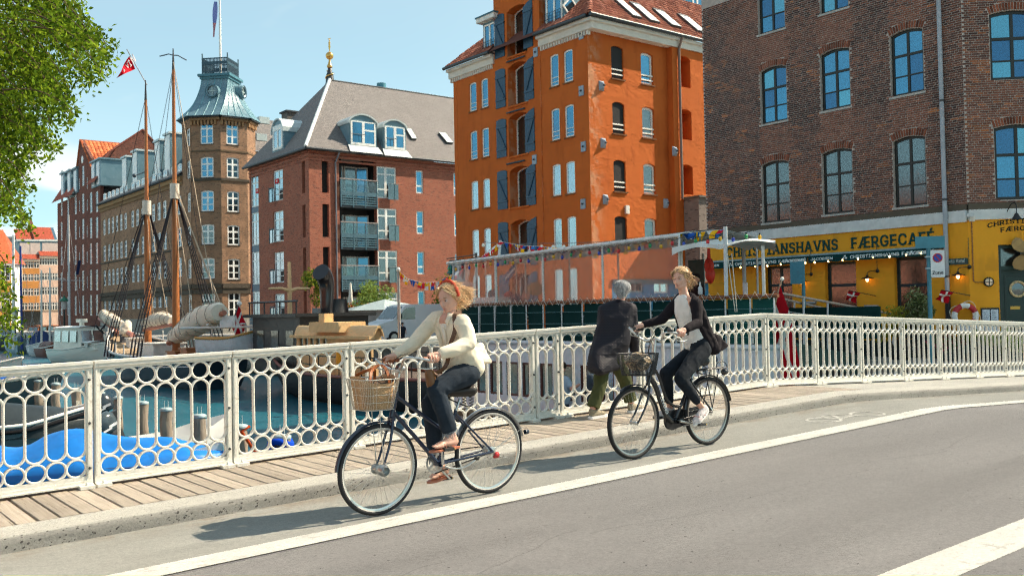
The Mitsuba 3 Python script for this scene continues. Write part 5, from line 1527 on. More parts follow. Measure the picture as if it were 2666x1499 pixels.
W0=at(668,312, 1,96.0)
SLH=thing('slate_roof_wing', 'grey slate roof wing with two small roof lights between tower and red house','building')
xw0,xw1=P4[0]-.4,P4[0]+22
yw=P4[1]+.8
za_=at(690,395,1,yw)[2];zb2=at(690, 312,1, yw+6)[2]
m=MB();m.quad((xw0,yw,za_),(xw1,yw, za_),(xw1,yw+6,zb2), (xw0,yw+6,zb2),(0,0, 0));put('roof',m,'roof_slate',SLH)
m=MB();m.box((xw0,yw+.1,0),(xw1,yw+10,za_-.02),(0,0,0));put('wall',m,'brown_brick',SLH)
nW=np.array([0,-(zb2-za_),6.0]);nW/=np.linalg.norm(nW)
for x,y in ((684,317),(677,361)):
 p=on_plane(x, y,np.array([xw0,yw,za_]),nW);m=MB().box((p[0]-.6,p[1]-.5,p[2]-.3),(p[0]+.6,p[1]+.6, p[2]+.45),(.40,.46,.46));put('roof_light',m,'satin',SLH)

 # gabled dark red warehouse at the far left
GW=thing('gabled_red_warehouse','dark red brick warehouse with a steep gable, orange tiles and white shuttered windows','building')
FG=Face((BX,FL.p(ufar,0)[1]),(-1,0))
uw=FG.at(150,600)[0]
zG=FG.at(255,478)[1]
hg=[]
WW=(.72,.72,.70)
ug0,ug1=FG.at(200,500)[0],FG.at(238,480)[0]
for x,w in ((160,.55),(177,.55),(196.5,.55),(216, .6),(236.5,.6),(252, .6)):
 for i, y in enumerate((468, 530,596,662,730,795)):
  if x>230 and i==0:continue
  yy=y+(216-x)*.16*(1-i/6.0)-(10 if i==0 else 0)
  uu,zz=FG.at(x,yy)
  hg.append(window(GW,FG,uu-w,uu+w, zz-1.35,zz+1.35,.08, -.06,.12,(.5, ),(),WW,'glass_pale',.16,thin=(.33,.66)))
for x in (206.5,226.5):
 for y in (478,535,603,670,735,800):
  uu,zz=FG.at(x,y+(216-x)*.1);hg.append(window(GW,FG,uu-.28,uu+.28,zz-.75,zz+.75,0,-.06,.1, (),(), WW,'glass_pale',thin=(.5,)))
zgA=FG.at(212, 362)[1]
uga_=FG.at(211,400)[0]
zgs=FG.at(199, 455)[1]
out=sg.Polygon([(uw,.0),(0,.0),(0,zG),(ug1,zG+.2),(ug1,zgs+1.2),(uga_, zgA),(ug0,zgs),(ug0, zG-.4),(uw,zG-.4)])
wall(GW,FG,out,hg,.4, 'dark_red_brick')
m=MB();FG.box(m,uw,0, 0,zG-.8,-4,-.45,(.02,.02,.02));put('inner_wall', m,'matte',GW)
ov=FG.at(215,416)
m=MB().lathe([(.0,.08),(.5,.06),(.5,0)],WW,FG.p(ov[0],ov[1],0), FG.N,14);put('oval_window', m,'satin',GW)
OT=(.50,.145,.06)
m=MB();D=13
TCo=[(.50,.135,.05),(.58,.18,.075), (.44,.11,.045)]
ridge_a,ridge_b=FG.p(uga_,zgA,.2),FG.p(uga_,zgA,-D)
dn=FG.p(ug1+.4,zgs-.1,.2)-ridge_a;Ls=np.linalg.norm(dn)
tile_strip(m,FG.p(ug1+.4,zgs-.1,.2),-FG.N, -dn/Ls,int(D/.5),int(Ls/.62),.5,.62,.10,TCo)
m.quad(ridge_a,ridge_b,ridge_b+dn,ridge_a+dn,(.3, .08,.04))
dn2=FG.p(ug0-.3,zgs-.3,.2)-ridge_a;m.quad(ridge_a,ridge_b,ridge_b+dn2, ridge_a+dn2,OT)
put('gable_roof',m,'matte',GW,kind='stuff')
zpk=FG.at(372, 337)
pk=at(372,335, 1,FG.Q[1]+.4)
m=MB()
for a,b in ((uw-.6,ug0),(ug1,.0)):
 m.quad(FG.p(a,zG-.3 if b==ug0 else zG+.1, .7),FG.p(b,zG-.3 if b==ug0 else zG+.1,.7),FG.p(b,zG+4.6,-2.0), FG.p(a,zG+4.2,-2.0), (.24,.07,.045))
m.quad(FG.p(uw-.3,zG+4.2,-2),FG.p(0,zG+4.6,-2),FG.p(0,pk[2],-(pk[0]-BX)),FG.p(uw-.3, pk[2]-1,-(pk[0]-BX)),(.16,.06,.045));put('roof', m,'matte',GW)
for x in (163, 180,196,243,256):
 k=newkey('dormer',GW);y=482-(x-163)*.35 if x<200 else 455-(x-243)*.45
 Fd=Face(FG.p(0,0,.2),FG.N);uu,zz=Fd.at(x, y)
 m=MB();Fd.box(m,uu-1.0,uu+1.0,zz-1.7,zz+1.6,-4,-.02,(0, 0,0));Fd.box(m,uu-1.2,uu+1.2,zz+1.6,zz+1.8,-4,.2,(0,0,0));put('cheeks',m,'zinc_sheet',k)
 m=MB();Fd.box(m,uu-.75,uu+.55,zz-1.5,zz+1.3,-.02,.05,(.66,.70, .72));put('window',m,'satin',k)
FW_=Face((BX,FG.Q[1]+.2),(0, -1))
pts=[(262,485),(262,425),(285,395), (372,337),(410,378), (430,480)]
q=[FW_.at(*p) for p in pts]
m=MB();FW_.prism(m,sg.Polygon([(a,b) for a,b in q]),-.6, 0,(0,0,0));put('fire_wall', m,'dark_red_brick',GW)
m=MB()
for a,b in zip(q[1:4],q[2:5]):m.bar(FW_.p(*a,-.3),FW_.p(*b,-.3),.8,.16,(.22,.07,.05))
put('fire_wall_coping',m,'matte',GW)

# the far houses across the end of the canal
FY=186.0
FF=Face((0,FY),(0,-1))
FARH=[('ochre_house', 'ochre town house with red tiles and two small dormers at the end of the canal',57, 103,676,(.52, .215,.055),(676,612, 130),4,3,((689,16),(722,16),(760,17),(798,18))), ('pink_house','pale pink town house with a red roof beside the dark warehouse',103, 156,668,(.66, .44,.33),(668,606,150),4,4, ((681, 16),(720,17), (757,18),(797,19)))]
for nm, lab,a, b,ye,col,(r0, r1,rx),nr_,nc,ys in FARH:
 H=thing(nm,lab,'house')
 u0,u1=FF.at(a,750)[0],FF.at(b,750)[0];ze_=FF.at((a+b)/2,ye)[1]
 hs=[]
 for i, (y,h) in enumerate(ys):
  for j in range(nc):
   x=a+(b-a)*(j+.5)/nc;uu,zz=FF.at(x,y);hh=h/2*.078
   hs.append(window(H,FF,uu-.45,uu+.45,zz-hh,zz+hh,.08,-.05,.1, (.5,), (.65,),(.66,.60,.54),'glass_pale', .14))
 wall(H,FF,sg.box(u0, 0,u1,ze_),hs, .4,'stucco',col=col)
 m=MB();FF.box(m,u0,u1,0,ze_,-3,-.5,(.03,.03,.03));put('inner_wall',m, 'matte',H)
 m=MB();FF.box(m,u0,u1,ze_-.25,ze_+.1,0,.3,(.5,.42,.33));FF.box(m,u0,u1,FF.at(a,808)[1],FF.at(a,806)[1],0,.15,(.5,.40,.30));put('cornice',m, 'matte',H)
 zr_=FF.at((a+b)/2,r1+6)[1]+2
 m=MB();m.quad(FF.p(u0,ze_+.1,.4),FF.p(u1, ze_+.1,.4),FF.p(u1,zr_,-7), FF.p(u0,zr_,-7),(.30,.062,.035));put('roof',m,'matte',H)
 for x in ((70,97) if nm=='ochre_house' else (128,146)):
  k=newkey('dormer',H);uu,zz=FF.at(x,646);m=MB();FF.box(m,uu-1.3,uu+1.3,zz-1.4,zz+1.3,-5,-.8,(0,0, 0));put('cheeks',m,'zinc_sheet',k)
  m=MB();FF.box(m,uu-1.5,uu+1.5,zz+1.3,zz+1.6,-5, -.6,(.6,.62,.6));put('dormer_roof',m,'satin',k)
  m=MB();FF.box(m,uu-1.0,uu+.6,zz-1.1,zz+1.0,-.8, -.74,(.55,.45,.40));put('window',m,'satin',k)
 if nm=='ochre_house':
  m=MB();FF.box(m,u0, u1-.3, 0,FF.at(80,808)[1]-.2,0,.1, (.13,.10,.075));put('shop_front',m,'matte',H)
  for x in (70,83,95):
   uu,zz=FF.at(x,828);m=MB();FF.box(m,uu-.7,uu+.7,.4,zz+1.2,.1, .14,(.3,.3,.3));put('shop_window', m,'glass_dark',H)
H=thing('yellow_corner_house','yellow house with white cross windows and a red hipped roof at the left edge','house')
F0=Face((0,160.0),(0, -1))
u0,u1=F0.at(-60,750)[0],F0.at(29,750)[0];ze_=F0.at(0,686)[1]
hs=[]
for y,h in ((710,36), (783,38),(845,38)):
 for x in (-30,14):
  uu,zz=F0.at(x,y);hs.append(window(H,F0,uu-.65,uu+.65,zz-h*.034,zz+h*.034,0, -.05,.12,(.5, ),(.6, ),(.76,.76,.74),'glass_dark',.16,thin=(.3,.8)))
wall(H, F0,sg.box(u0, 0,u1,ze_),hs, .4,'stucco',col=(.62,.31,.06))
m=MB();F0.box(m,u0,u1,0,ze_, -3,-.5,(.03,.03,.03));put('inner_wall',m, 'matte',H)
F1=Face(F0.p(u1,0),(.80,-.6));uu1=F1.at(58,750)[0]
m=MB();F1.prism(m,sg.box(0,0,uu1,ze_),-.4, 0,(.66,.66,.63));put('side_wall',m,'stucco',H)
m=MB();ap_=F0.p((u0+u1)/2,F0.at(0,600)[1], -6)
pA,pB,pC=F0.p(u0-.5,ze_,.5), F0.p(u1+.3,ze_,.5),F1.p(uu1+.4,ze_,.4)
apB=at(8,600,1,168.0);m.poly([pA,pB,apB,ap_-[12,0,0]],(.46,.10, .04));m.poly([pB,pC, apB],(.36,.085,.04));put('roof',m, 'matte',H)
m=MB();F0.box(m,u0,u1,ze_-.3,ze_,0, .45,(.66,.64, .58));put('cornice', m,'matte',H)
H=thing('gabled_hall','distant hall with a curved brick gable and dark blue roof above the far houses','building')
F2=Face((0,235.0),(0, -1))
q=[F2.at(*p) for p in ((66,640),(69,605),(74,596),(76,575),(80, 570),(85,578),(88,588),(90, 610),(92,640))]
m=MB();F2.prism(m,sg.Polygon(q),-1, 0,(.24,.10,.075));put('gable',m,'stucco', H)
q=[F2.at(*p) for p in ((88,640),(90,586),(152,588),(156, 640))]
m=MB();m.quad(F2.p(*q[0],-.5),F2.p(*q[3],-.5),F2.p(*q[2],-5),F2.p(*q[1],-5),(.05,.11,.16));put('roof',m,'satin', H)
for x,t_ in ((52,613),(80,610),(108,600),(141,598)):
 uu,zz=FF.at(x,t_);m=MB();FF.box(m, uu-1.3,uu+1.1,zz-4,zz,-8.5, -7.2,(.50,.40,.36));FF.box(m,uu-1.4,uu+1.2,zz,zz+.3,-8.6,-7.1, (.56,.50,.46))
 c=thing('chimney',f'{["broad pale chimney behind the white house corner", "stubby pale chimney left of the hall gable", "pale chimney in front of the blue roof", "pale chimney next to the dark red warehouse"][(52, 80, 108, 141).index(x)]}','chimney','pale chimneys on the far roofs');put('stack',m,'stucco', c)

 # church spire behind the red house
SP=thing('church_spire','dark spiral church spire tipped with a golden ball and figure behind the slate roof','spire')
b0=at(858,150, 1,150.0);sx,sy=b0[0],b0[1]
zpx= lambda y:at(858, y,1,150.0)[2]
sc=(zpx(140)-zpx(150))/10
GO=(.72,.42,.12)
m=MB().lathe([(2.6,zpx(420)),(1.4,zpx(260)),(12*sc*.9,zpx(213)),(12*sc*.8,zpx(196)), (6*sc, zpx(188)),(5*sc,zpx(178)),(0,zpx(178))],(.03,.035,.04), (sx,sy,0),(0, 0,1),14);put('spire_shaft', m,'satin',SP)
m=MB()
t=np.linspace(0,2.6*PI,30);m.tube([(sx+10.5*sc*math.cos(a),sy+10.5*sc*math.sin(a),zpx(213)+(zpx(183)-zpx(213))*a/t[-1]) for a in t],.12,GO,5);put('spiral_rail',m,'metal',SP)
m=MB().lathe([(7*sc,zpx(176)),(7*sc,zpx(172)),(4*sc,zpx(166)),(2.5*sc, zpx(158)),(2.5*sc,zpx(154))],GO,(sx,sy,0),(0,0,1),14);put('gilt_base',m,'metal',SP)
m=MB().ball((sx,sy,zpx(146)),10*sc, GO,3);put('gilt_ball',m,'metal',SP)
m=MB().lathe([(1.2*sc,zpx(137)),(1.2*sc,zpx(130)),(3*sc, zpx(122)),(2*sc,zpx(117)),(2.6*sc, zpx(112)),(1*sc,zpx(107)),(1.5*sc, zpx(104)),(0, zpx(101))],GO,(sx,sy,0),(0, 0,1),10)
m.bar((sx-4*sc,sy,zpx(103)), (sx+4*sc,sy,zpx(100)),.12,.12,GO);put('gilt_figure',m,'metal', SP)
OB=thing('opposite_bank_house','red brick house on the near left bank mirrored in the cafe windows','building')
m=MB().box((-16,10,-.1),(-6, 60,9.0),(0,0, 0));put('wall',m,'red_brick',OB)
m=MB().box((-16.2,9.8,9.0),(-5.8,60.2,9.4),(.1,.04,.03));put('roof',m, 'matte',OB)

# boats
ZW=-2.0
class Fr:
 """a boat's own frame: x forward, y to port, z up from the water"""
 def __init__(s,X,Y,deg,z=ZW):
  a=math.radians(deg);s.M=np.array([[math.cos(a), -math.sin(a), 0,X],[math.sin(a),math.cos(a),0,Y],[0,0,1,z],[0, 0,0,1.0]])
 def put(s,name,mb,bsdf,parent,**k):
  mb.v=[v@s.M[:3,:3].T+s.M[:3,3] for v in mb.v]
  return put(name,mb, bsdf,parent,**k)
def hull(mb,L, B,fb,fm,fs,col,top,stern=0.8,fine=0.55,draft=0.5,n=14,stripe=None,transom=True,pts=6):
 """lofted hull: fb, fm, fs freeboard at bow, midships, stern; col paint, top the deck edge colour; returns the sheer points (port, starboard)"""
 xs=np.linspace(-L/2, L/2,n)
 secs,P=[],[]
 for x in xs:
  t=(x+L/2)/L
  w=B/2*(1-max(0,(t-fine)/(1-fine))**2.0)*(stern+(1-stern)*min(1,t/0.45)**0.8)
  w=max(w,0.02)
  h=fm+(fb-fm)*max(0, (t-.4)/.6)**1.8+(fs-fm)*max(0,(.4-t)/.4)**1.8
  xx=x+(L*.05*(t-.8)/.2 if t>.8 else 0)
  sec=[]
  for q in np.linspace(0,1,pts):
   ww=w*(math.sin(q*PI/2)**.55) if t<.9 else w*(q**.8)
   zz=-draft*(1-.6*max(0,t-.6)/.4)+(h+draft)*q**1.25
   sec.append((xx-(1-q)*L*.06*max(0,(t-.7)/.3),ww,zz))
  secs.append(sec)
 S=np.array(secs)
 for sg_ in (1,-1):
  V=S.copy();V[...,1]*=sg_
  i=np.arange(n-1)[:, None]*pts+np.arange(pts-1)[None]
  f=np.stack([i,i+1,i+pts+1, i+pts],-1).reshape(-1,4)
  mb.add(V.reshape(-1,3),f,col)
 if transom:
  a=S[0];mb.poly(np.vstack([a,(a*[1,-1,1])[::-1]]),col)
 p=S[:, -1];return p, p*[1,-1,1]
def gunwale(mb,p,q,r, col):
 for e in (p,q):mb.tube(e+[0,0,r*.4],r,col,6)
def deck(mb,p, q,col, dz=-.05):
 n=len(p);a,b=p+[0,0, dz],q+[0,0,dz]
 v=np.vstack([a,b]);k=np.arange(n-1);mb.add(v,np.stack([k,k+1,k+1+n,k+n],1),col)
def cabin(fr,parent,x0,x1,w0,w1,z0, z1,col,wins=3,wcol='glass_dark',name='cabin',slope=.25, roofcol=(.75, .74,.70),over=.12,fr_glass=True,wz=(.35,.85)):
 """a deckhouse with side and front windows and a cambered roof"""
 k=newkey(name,parent)
 m=MB();h=z1-z0
 f0,f1=x1+slope,x1
 c=[(x0,w0/2,z0),(f0, w1/2,z0),(f1, w1/2*.94,z1), (x0,w0/2*.94, z1)]
 R=[(x, -y,z) for x,y,z in c]
 m.quad(*c,col);m.quad(*R[::-1],col);m.quad(c[0], c[3],R[3],R[0],col);m.quad(c[1],R[1],R[2],c[2],col)
 fr.put('walls',m,'satin',k)
 m=MB()
 y0=w0/2*.94+over
 for i in range(6):
  a,b=-y0+2*y0*i/6,-y0+2*y0*(i+1)/6
  za,zb=z1+.12*(1-(a/y0)**2),z1+.12*(1-(b/y0)**2)
  m.quad((x0-over,a,za),(f1+over,a, za),(f1+over, b,zb), (x0-over,b,zb),roofcol)
 m.box((x0-over,-y0,z1-.04), (f1+over,y0,z1+.01), np.array(roofcol)*.8);fr.put('cabin_roof',m,'satin',k)
 for i in range(wins):
  a,b=x0+(x1-x0)*(i+.12)/wins,x0+(x1-x0)*(i+.88)/wins
  for s in (1, -1):
   m=MB();q=[]
   for x,t in ((a,wz[0]),(b, wz[0]),(b,wz[1]),(a, wz[1])):
    q.append((x,s*(w0/2*(1-.06*t)+.012),z0+h*t))
   m.quad(*q,(.2,.2,.2));fr.put('side_window',m,wcol,k)
 if fr_glass:
  for s0,s1 in ((-.88,-.06), (.06,.88)):
   m=MB();q=[]
   for s,t in ((s0,wz[0]),(s1,wz[0]),(s1,wz[1]),(s0,wz[1])):
    q.append((f0+(f1-f0)*t+.015,s*w1/2*.95,z0+h*t))
   m.quad(*q,(.2,.2,.2));fr.put('windscreen',m,wcol,k)
 return k
def tarp(mb,L, B,ridge,edge, col,n=18,seed=0,ends=(.2,.2),folds=.05,hump=None,k=9,bow=.34):
 """a boat cover: ridge height along the boat, sagging to the gunwale with a skirt"""
 xs=np.linspace(-L/2, L/2,n);rows=[]
 for x in xs:
  t=(x+L/2)/L
  w=B/2*(min(1,(1-t)/bow)**.5)*(.86+.14*min(1,t/.2))
  h=ridge*min(1,(t+.02)/ends[0],(1-t+.02)/ends[1])**.6
  if hump:h+=hump(t)
  row=[]
  for q in np.linspace(-1,1, 2*k+1):
   a=abs(q)
   if a<.8:
    y=w*a/.8;z=edge+h*(1-(a/.8)**1.35)
   else:
    y=w*1.02;z=edge-(a-.8)/.2*.38
   z+=folds*(float(meshkit.fbm(np.array([x*1.6,q*3.0,seed]),3,seed))-.5)*2*(1 if a<.85 else .4)+folds*.4*math.sin(x*3.1+q*2+seed)*(a<.8)
   row.append((x,math.copysign(y,q),z))
  rows.append(row)
 V=np.array(rows);m_=2*k+1
 i=np.arange(n-1)[:,None]*m_+np.arange(m_-1)[None]
 mb.add(V.reshape(-1, 3),np.stack([i,i+m_, i+m_+1,i+1],-1).reshape(-1, 4),col)
def outboard(fr,parent,x,y,z,col,cowl=(.02,.03,.04),stripe=True):
 k=newkey('outboard_motor',parent)
 m=MB();n=10
 prof=[(0,.42),(.13,.40),(.21,.30), (.235, .12),(.22,-.06),(.18,-.12), (0,-.13)]
 m.lathe(prof, cowl,(0,0,0), (0,0,1),14)
 m.v=[v*[1.45, .95,1.0] for v in m.v]
 a=math.radians(-24);R=np.array([[math.cos(a),0,math.sin(a)],[0,1,0],[-math.sin(a),0,math.cos(a)]])
 m.v=[v@R.T+[x,y,z] for v in m.v]
 fr.put('cowl',m,'gloss',k)
 if stripe:
  m=MB();m.box((-.02, -.226, .02),(.22,-.216,.09),(.6,.62,.63));m.box((-.2,-.226,-.02),(.04,-.217, .03),(.6,.62, .63));m.v=[v@R.T+[x, y,z] for v in m.v];fr.put('stripe',m,'satin',k)
 m=MB();m.box((-.10,-.07,-.95),(.10,.07,-.1),(.03,.04,.05));m.box((.05,-.12,-.5),(.32,.12,-.2),(.05,.05,.05));m.v=[v@R.T+[x,y, z] for v in m.v];fr.put('shaft',m, 'satin',k)
def post_tube(p,x,y,z0,z1,r, col,lean=0):
 return MB().tube([(x,y,z0), (x+lean,y,z1)],r,col,10)

 # mooring piles
PC=(.27,.215,.165)
def timber(p,n,uv):
 g=noise(p.x*26+p.y*31,p.z*2.2,2)*.6+noise(p.x*60+p.y*70,p.z*5, 3)*.4
 wet=smoothstep(-1.55,-1.9,p.z)
 return mix(mix((.16, .125,.095),(.36,.30, .235), g),mi.Color3f(.035,.04,.03),wet)
pmat('pile_timber',timber,.9, lambda p,n,uv:.006*noise(p.x*40+p.y*47,p.z*2.0, 2),.01)
pile_px=[(100, 990,27,1),(145,998,28,1),(199,1012,29,1), (259,1022,27, 1),(307,1034, 23,1), (371,1047,29, 1),(433,1064, 27,1), (519,1081,35, 1),(625,1108, 33,1), (735,1135,36, 1)]
pl_lab=['leftmost wooden mooring pile beside the blue boat cover','second wooden mooring pile from the left','third wooden mooring pile from the left, with a rope cleat','mooring pile just right of the first railing post','slim mooring pile left of the silver-black outboard','mooring pile rising left of centre from the blue cover','mooring pile right of the tallest one, behind the blue cover','thick mooring pile at the right end of the blue cover','mooring pile with an orange rope around it', 'mooring pile wrapped in blue rope']
for (x, yt,w,_),lab in zip(pile_px, pl_lab):
 d=2474*.31/w
 P=at(x,yt,2,-.78)
 X,Y,zt=P;r=.155 if w>24 else .13
 k=thing('mooring_pile',lab, 'mooring pile','wooden mooring piles in the canal')
 m=MB();n=7
 m.tube([(X+.02*math.sin(i*2+x),Y,-3+(zt+3)*i/n) for i in range(n+1)], [r*(1.05-.05*i/n) for i in range(n+1)],PC,14)
 put('trunk',m,'pile_timber',k)
 m=MB().lathe([(0,.045),(r*.7,.04), (r+.018,.01), (r+.018,-.05),(r,-.05)],rgb('8fa3a6'),(X, Y,zt), (0,0,1),16);put('cap',m,'satin',k)
 m=MB()
 for dx in (-.05,.05):m.tube([(X+dx,Y,zt), (X+dx, Y,zt+.22)],.008,(.45,.48,.48),5)
 put('spike',m,'satin',k,kind='stuff')
 if x==625:
  m=MB().tube([(X+.17,Y-.1,zt-.02), (X-.05,Y-.19, zt-.1),(X+.35,Y-.25, zt-.75),(X+1.0,Y-.5, -1.9)],.035,rgb('b4461f'),6);put('rope',m,'cloth',k)
 if x==735:
  for j in range(4):
   a=np.linspace(0,2*PI,13)[:-1];m=MB().tube([(X+(r+.05)*math.cos(t)-.04,Y+(r+.05)*math.sin(t),zt-.12-.17*j+.05*math.sin(2*t+j)) for t in a],.07,rgb('0f3fae'),6, closed=True);put('rope',m,'cloth', k)
  m=MB().tube([(X+.1, Y,zt-.3),(X+1.2,Y+.6,-1.7), (X+2.6,Y+1.6, -1.95)],.03,rgb('1553b8'),5);put('rope',m,'cloth',k)
 if x==199:
  m=MB();m.box((X-.06,Y-r-.06,zt-.52),(X+.06,Y-r, zt-.40),(.6,.55,.45));m.tube([(X,Y-r-.05, zt-.46),(X-.3,Y-.4,zt-.9)], .02,(.5,.45,.35),5);put('cleat',m, 'satin',k)

  # covered boats just behind the railing
BLU,BLU2=(.006,.15,.50),(.006,.10,.42)
def tarp_blue(p,n,uv):
 g=noise(p.x*1.3,p.y*1.3,1)*.6+noise(p.x*5,p.y*5, 2)*.4
 return uvcol(p,n,uv)*(.78+.44*g)
pal('tarpaulin',.42,tarp_blue,specular=.35,sheen=.4)
def px_boat(xa,ya,xb, yb,z):
 """frame with the stern seen at pixel a and the bow at pixel b, both at height z"""
 A,B=at(xa,ya, 2,z),at(xb,yb,2,z)
 C=(A+B)/2;return Fr(C[0],C[1],math.degrees(math.atan2(B[1]-A[1],B[0]-A[0]))),float(np.linalg.norm((B-A)[:2]))
A_,B_=at(-190, 1228,2,-1.45),at(588,1192,2,-1.45)
fr,L=px_boat(-190,1228,588,1192,-1.45)
k=thing('blue_covered_boat', 'small boat under a wide bright blue tarpaulin just behind the railing','boat')
m=MB();p,q=hull(m,L*.9,1.9,.6,.5,.5,(.62,.63,.62),(.5,.5,.5));fr.put('hull',m,'gloss',k)
m=MB();tarp(m, L*1.01,2.25,.46,.62, BLU,40,3,(.14,.30),.085, lambda t:.20*math.exp(-((t-.50)/.12)**2)-.07*math.exp(-((t-.30)/.05)**2),12);fr.put('tarpaulin',m,'tarpaulin',k)
m=MB();xs_=np.linspace(-L/2, L/2*.9,20);m.tube([(x,-1.06*min(1, (L/2-x)/(L*.3))**.55,.60) for x in xs_],.018,(.05,.12,.3),5);fr.put('lacing',m,'cloth',k)
fr,L=px_boat(-240,1118,246,1085,-1.25)
k=thing('grey_covered_boat', 'boat under a dark grey tarpaulin with a black rope fender along its white rail','boat')
m=MB();p,q=hull(m,L,1.9,.85, .7,.7, (.085, .115,.13),(.7,.7,.7));fr.put('hull',m,'satin',k)
m=MB();gunwale(m,p,q, .055,(.74,.73,.68));fr.put('rail', m,'satin',k)
m=MB();tarp(m, L*.99, 1.8,.85,.74,(.020,.028,.032),30,5, (.45,.95),.03,None,10);fr.put('tarpaulin',m,'tarpaulin',k)
m=MB();t=np.linspace(0,1,50)
pp=p[:-1]+[0,.04,-.14];qq=q[:-1]+[0,-.04,-.14]
for e in (pp,qq):
 m.tube(e,.055,(.012, .012,.014),7)
fr.put('rope_fender', m,'cloth',k)
outboard(fr,k, L/2+.22,-.15, 1.0,None)
fr,L=px_boat(-60,1070,176,1082,-1.2)
k=thing('blue_covered_dinghy','low dinghy with a blue cover beyond the grey boat','boat')
m=MB();p,q=hull(m,L,1.6,.7,.6,.6,(.66,.63, .55),(.7,.7,.7));fr.put('hull',m,'satin', k)
m=MB();tarp(m, L*.95, 1.5,.4,.6,(.006,.13, .42),20,7,(.3,.6),.04);fr.put('tarpaulin',m,'tarpaulin',k)
P_=at(276,1106,2,-1.1)
fr2=Fr(P_[0],P_[1],15);k2=thing('grey_motor_boat','low open boat whose silver-black outboard shows above the blue cover','boat')
m=MB();p,q=hull(m,3.4,1.4,.55,.45,.45,(.60,.60,.58),(.7, .7,.7));m.v=[v+[1.9, 0,0] for v in m.v];fr2.put('hull', m,'gloss',k2)
outboard(fr2,k2,0,0,.82,None,rgb('39464c'))
fr,L=px_boat(-330,1015,140,1012,-1.15)
k=thing('cream_boat_with_blue_hood','cream hulled boat with a dark blue hood at the left edge of the water','boat')
m=MB();p,q=hull(m,L,2.4,1.2, .9,.9, (.05,.075,.085),(.7, .7,.7));fr.put('hull',m,'gloss',k)
m=MB();gunwale(m,p,q, .09,(.72,.68, .56));fr.put('rail', m,'satin',k)
m=MB();tarp(m, L*.66, 2.1,1.0,.95,(.006,.075,.33),22,9,(.12,.34),.03);fr.put('hood', m,'tarpaulin',k)
fr,L=px_boat(-200,962,46,960,-.75)
k=thing('white_cabin_boat','bow of a cream white boat poking in at the left edge','boat')
m=MB();p,q=hull(m,L,2.2,1.5, 1.1,1.0,(.70, .67,.58),(.7, .7,.7));fr.put('hull',m,'gloss',k)
m=MB();deck(m, p,q,(.62,.60, .52),-.12);fr.put('deck',m, 'satin',k)
m=MB();gunwale(m,p,q, .06,(.76,.72, .62));fr.put('rail', m,'satin',k)

# restaurant houseboat
HB=thing('restaurant_houseboat','white restaurant houseboat with a clear plastic tent and dark green rail cloth','houseboat')
HX=18.5
FHb=Face((HX,13.6),(-1,0))
hu= lambda x,y=760:FHb.at(x, y)[0]
hL,hR=hu(1178, 700),hu(2024, 700)
zd=.70
W_=4.6
HWt=(.66,.67,.69)
win=[]
for i,(a,b) in enumerate(((1238,1268),(1273,1309),(1316, 1350), (1357, 1379), (1403, 1440), (1450, 1498), (1508, 1556), (1562, 1600), (1610, 1650))):
 u0,u1, z0,z1=FHb.rect(a,b,938+i*2, 1036+i*4)
 z0,z1=-1.05,.02
 win.append(window(HB,FHb,u0+.04,u1-.02,z0,z1,0,-.03,.07,(),(), (.09,.028,.018),'glass_cafe',.05,name='hull_window',panes=True))
m=MB();FHb.prism(m,sg.box(hL-.3,-2.4,hR-1.2,zd-.12).difference(shapely.union_all(win)),-.12,0,HWt);put('hull',m, 'stucco',HB)
m=MB();FHb.box(m,hL-.3,hR-4.2,-2.4, zd-.14,-W_,-W_+.1,HWt);FHb.box(m,hL-.3,hL-.2,-2.4,zd-.14,-W_+.1,-.13, HWt);FHb.box(m,hL,hR-4.3,-2.4,-2.3,-W_+.2,-.2,(.02,.02, .02));put('hull_back',m,'stucco',HB)
m=MB()
S=[FHb.p(hR-1.2,0,0)]+[np.array([x, y,0.0]) for x,y in curve([(18.5,14.75),(18.62,14.2),(18.98,13.92),(19.6,14.3),(20.6,15.02),(21.8, 15.95),(23.1, 17.25)],16)]
SC0=np.array([20.5,16.5,0])
for a,b in zip(S,S[1:]):
 m.quad(a+[0,0,zd-.05],b+[0, 0,zd-.05],b+(SC0-b)*.10+[0, 0,-2.4],a+(SC0-a)*.10+[0,0, -2.4], HWt)
put('stern',m, 'gloss',HB)
m=MB();S2=[FHb.p(hL-.4,zd-.06,.03)]+[s+[0, 0,zd-.06] for s in S];m.tube(S2,.07,(.60, .64,.66),8);put('rubbing_strake',m,'satin',HB)
m=MB().poly([FHb.p(hL-.3,zd-.02,0)]+[s+[0, 0,zd-.02] for s in S]+[FHb.p(hL-.3,zd-.02,-W_)], (.18,.15,.12));put('deck',m,'matte',HB)
m=MB().lathe([(0,.02),(.06,.02),(.09,.04), (.09,0)],rgb('55606a'),FHb.p(FHb.at(1861, 935)[0],FHb.at(1861, 935)[1],.0),FHb.N,14);put('hull_vent',m,'satin', HB)
u0,u1=FHb.at(1958,930)[0],FHb.at(1996,930)[0]
m=MB();FHb.box(m,u0,u1,-1.6, -.15,.0,.05,rgb('5f3a22'));FHb.box(m,u0,u1,-.16, -.1,0, .12,(.6,.6,.58));put('stern_hatch',m,'satin',HB)
GRC=(.006,.034,.032)
st=[hL+.02]+[hu(x,850) for x in (1247,1288,1330,1371,1415,1463, 1517,1575,1640,1695, 1760,1825,1890,1955)]+[hR-.12]
zr=1.86
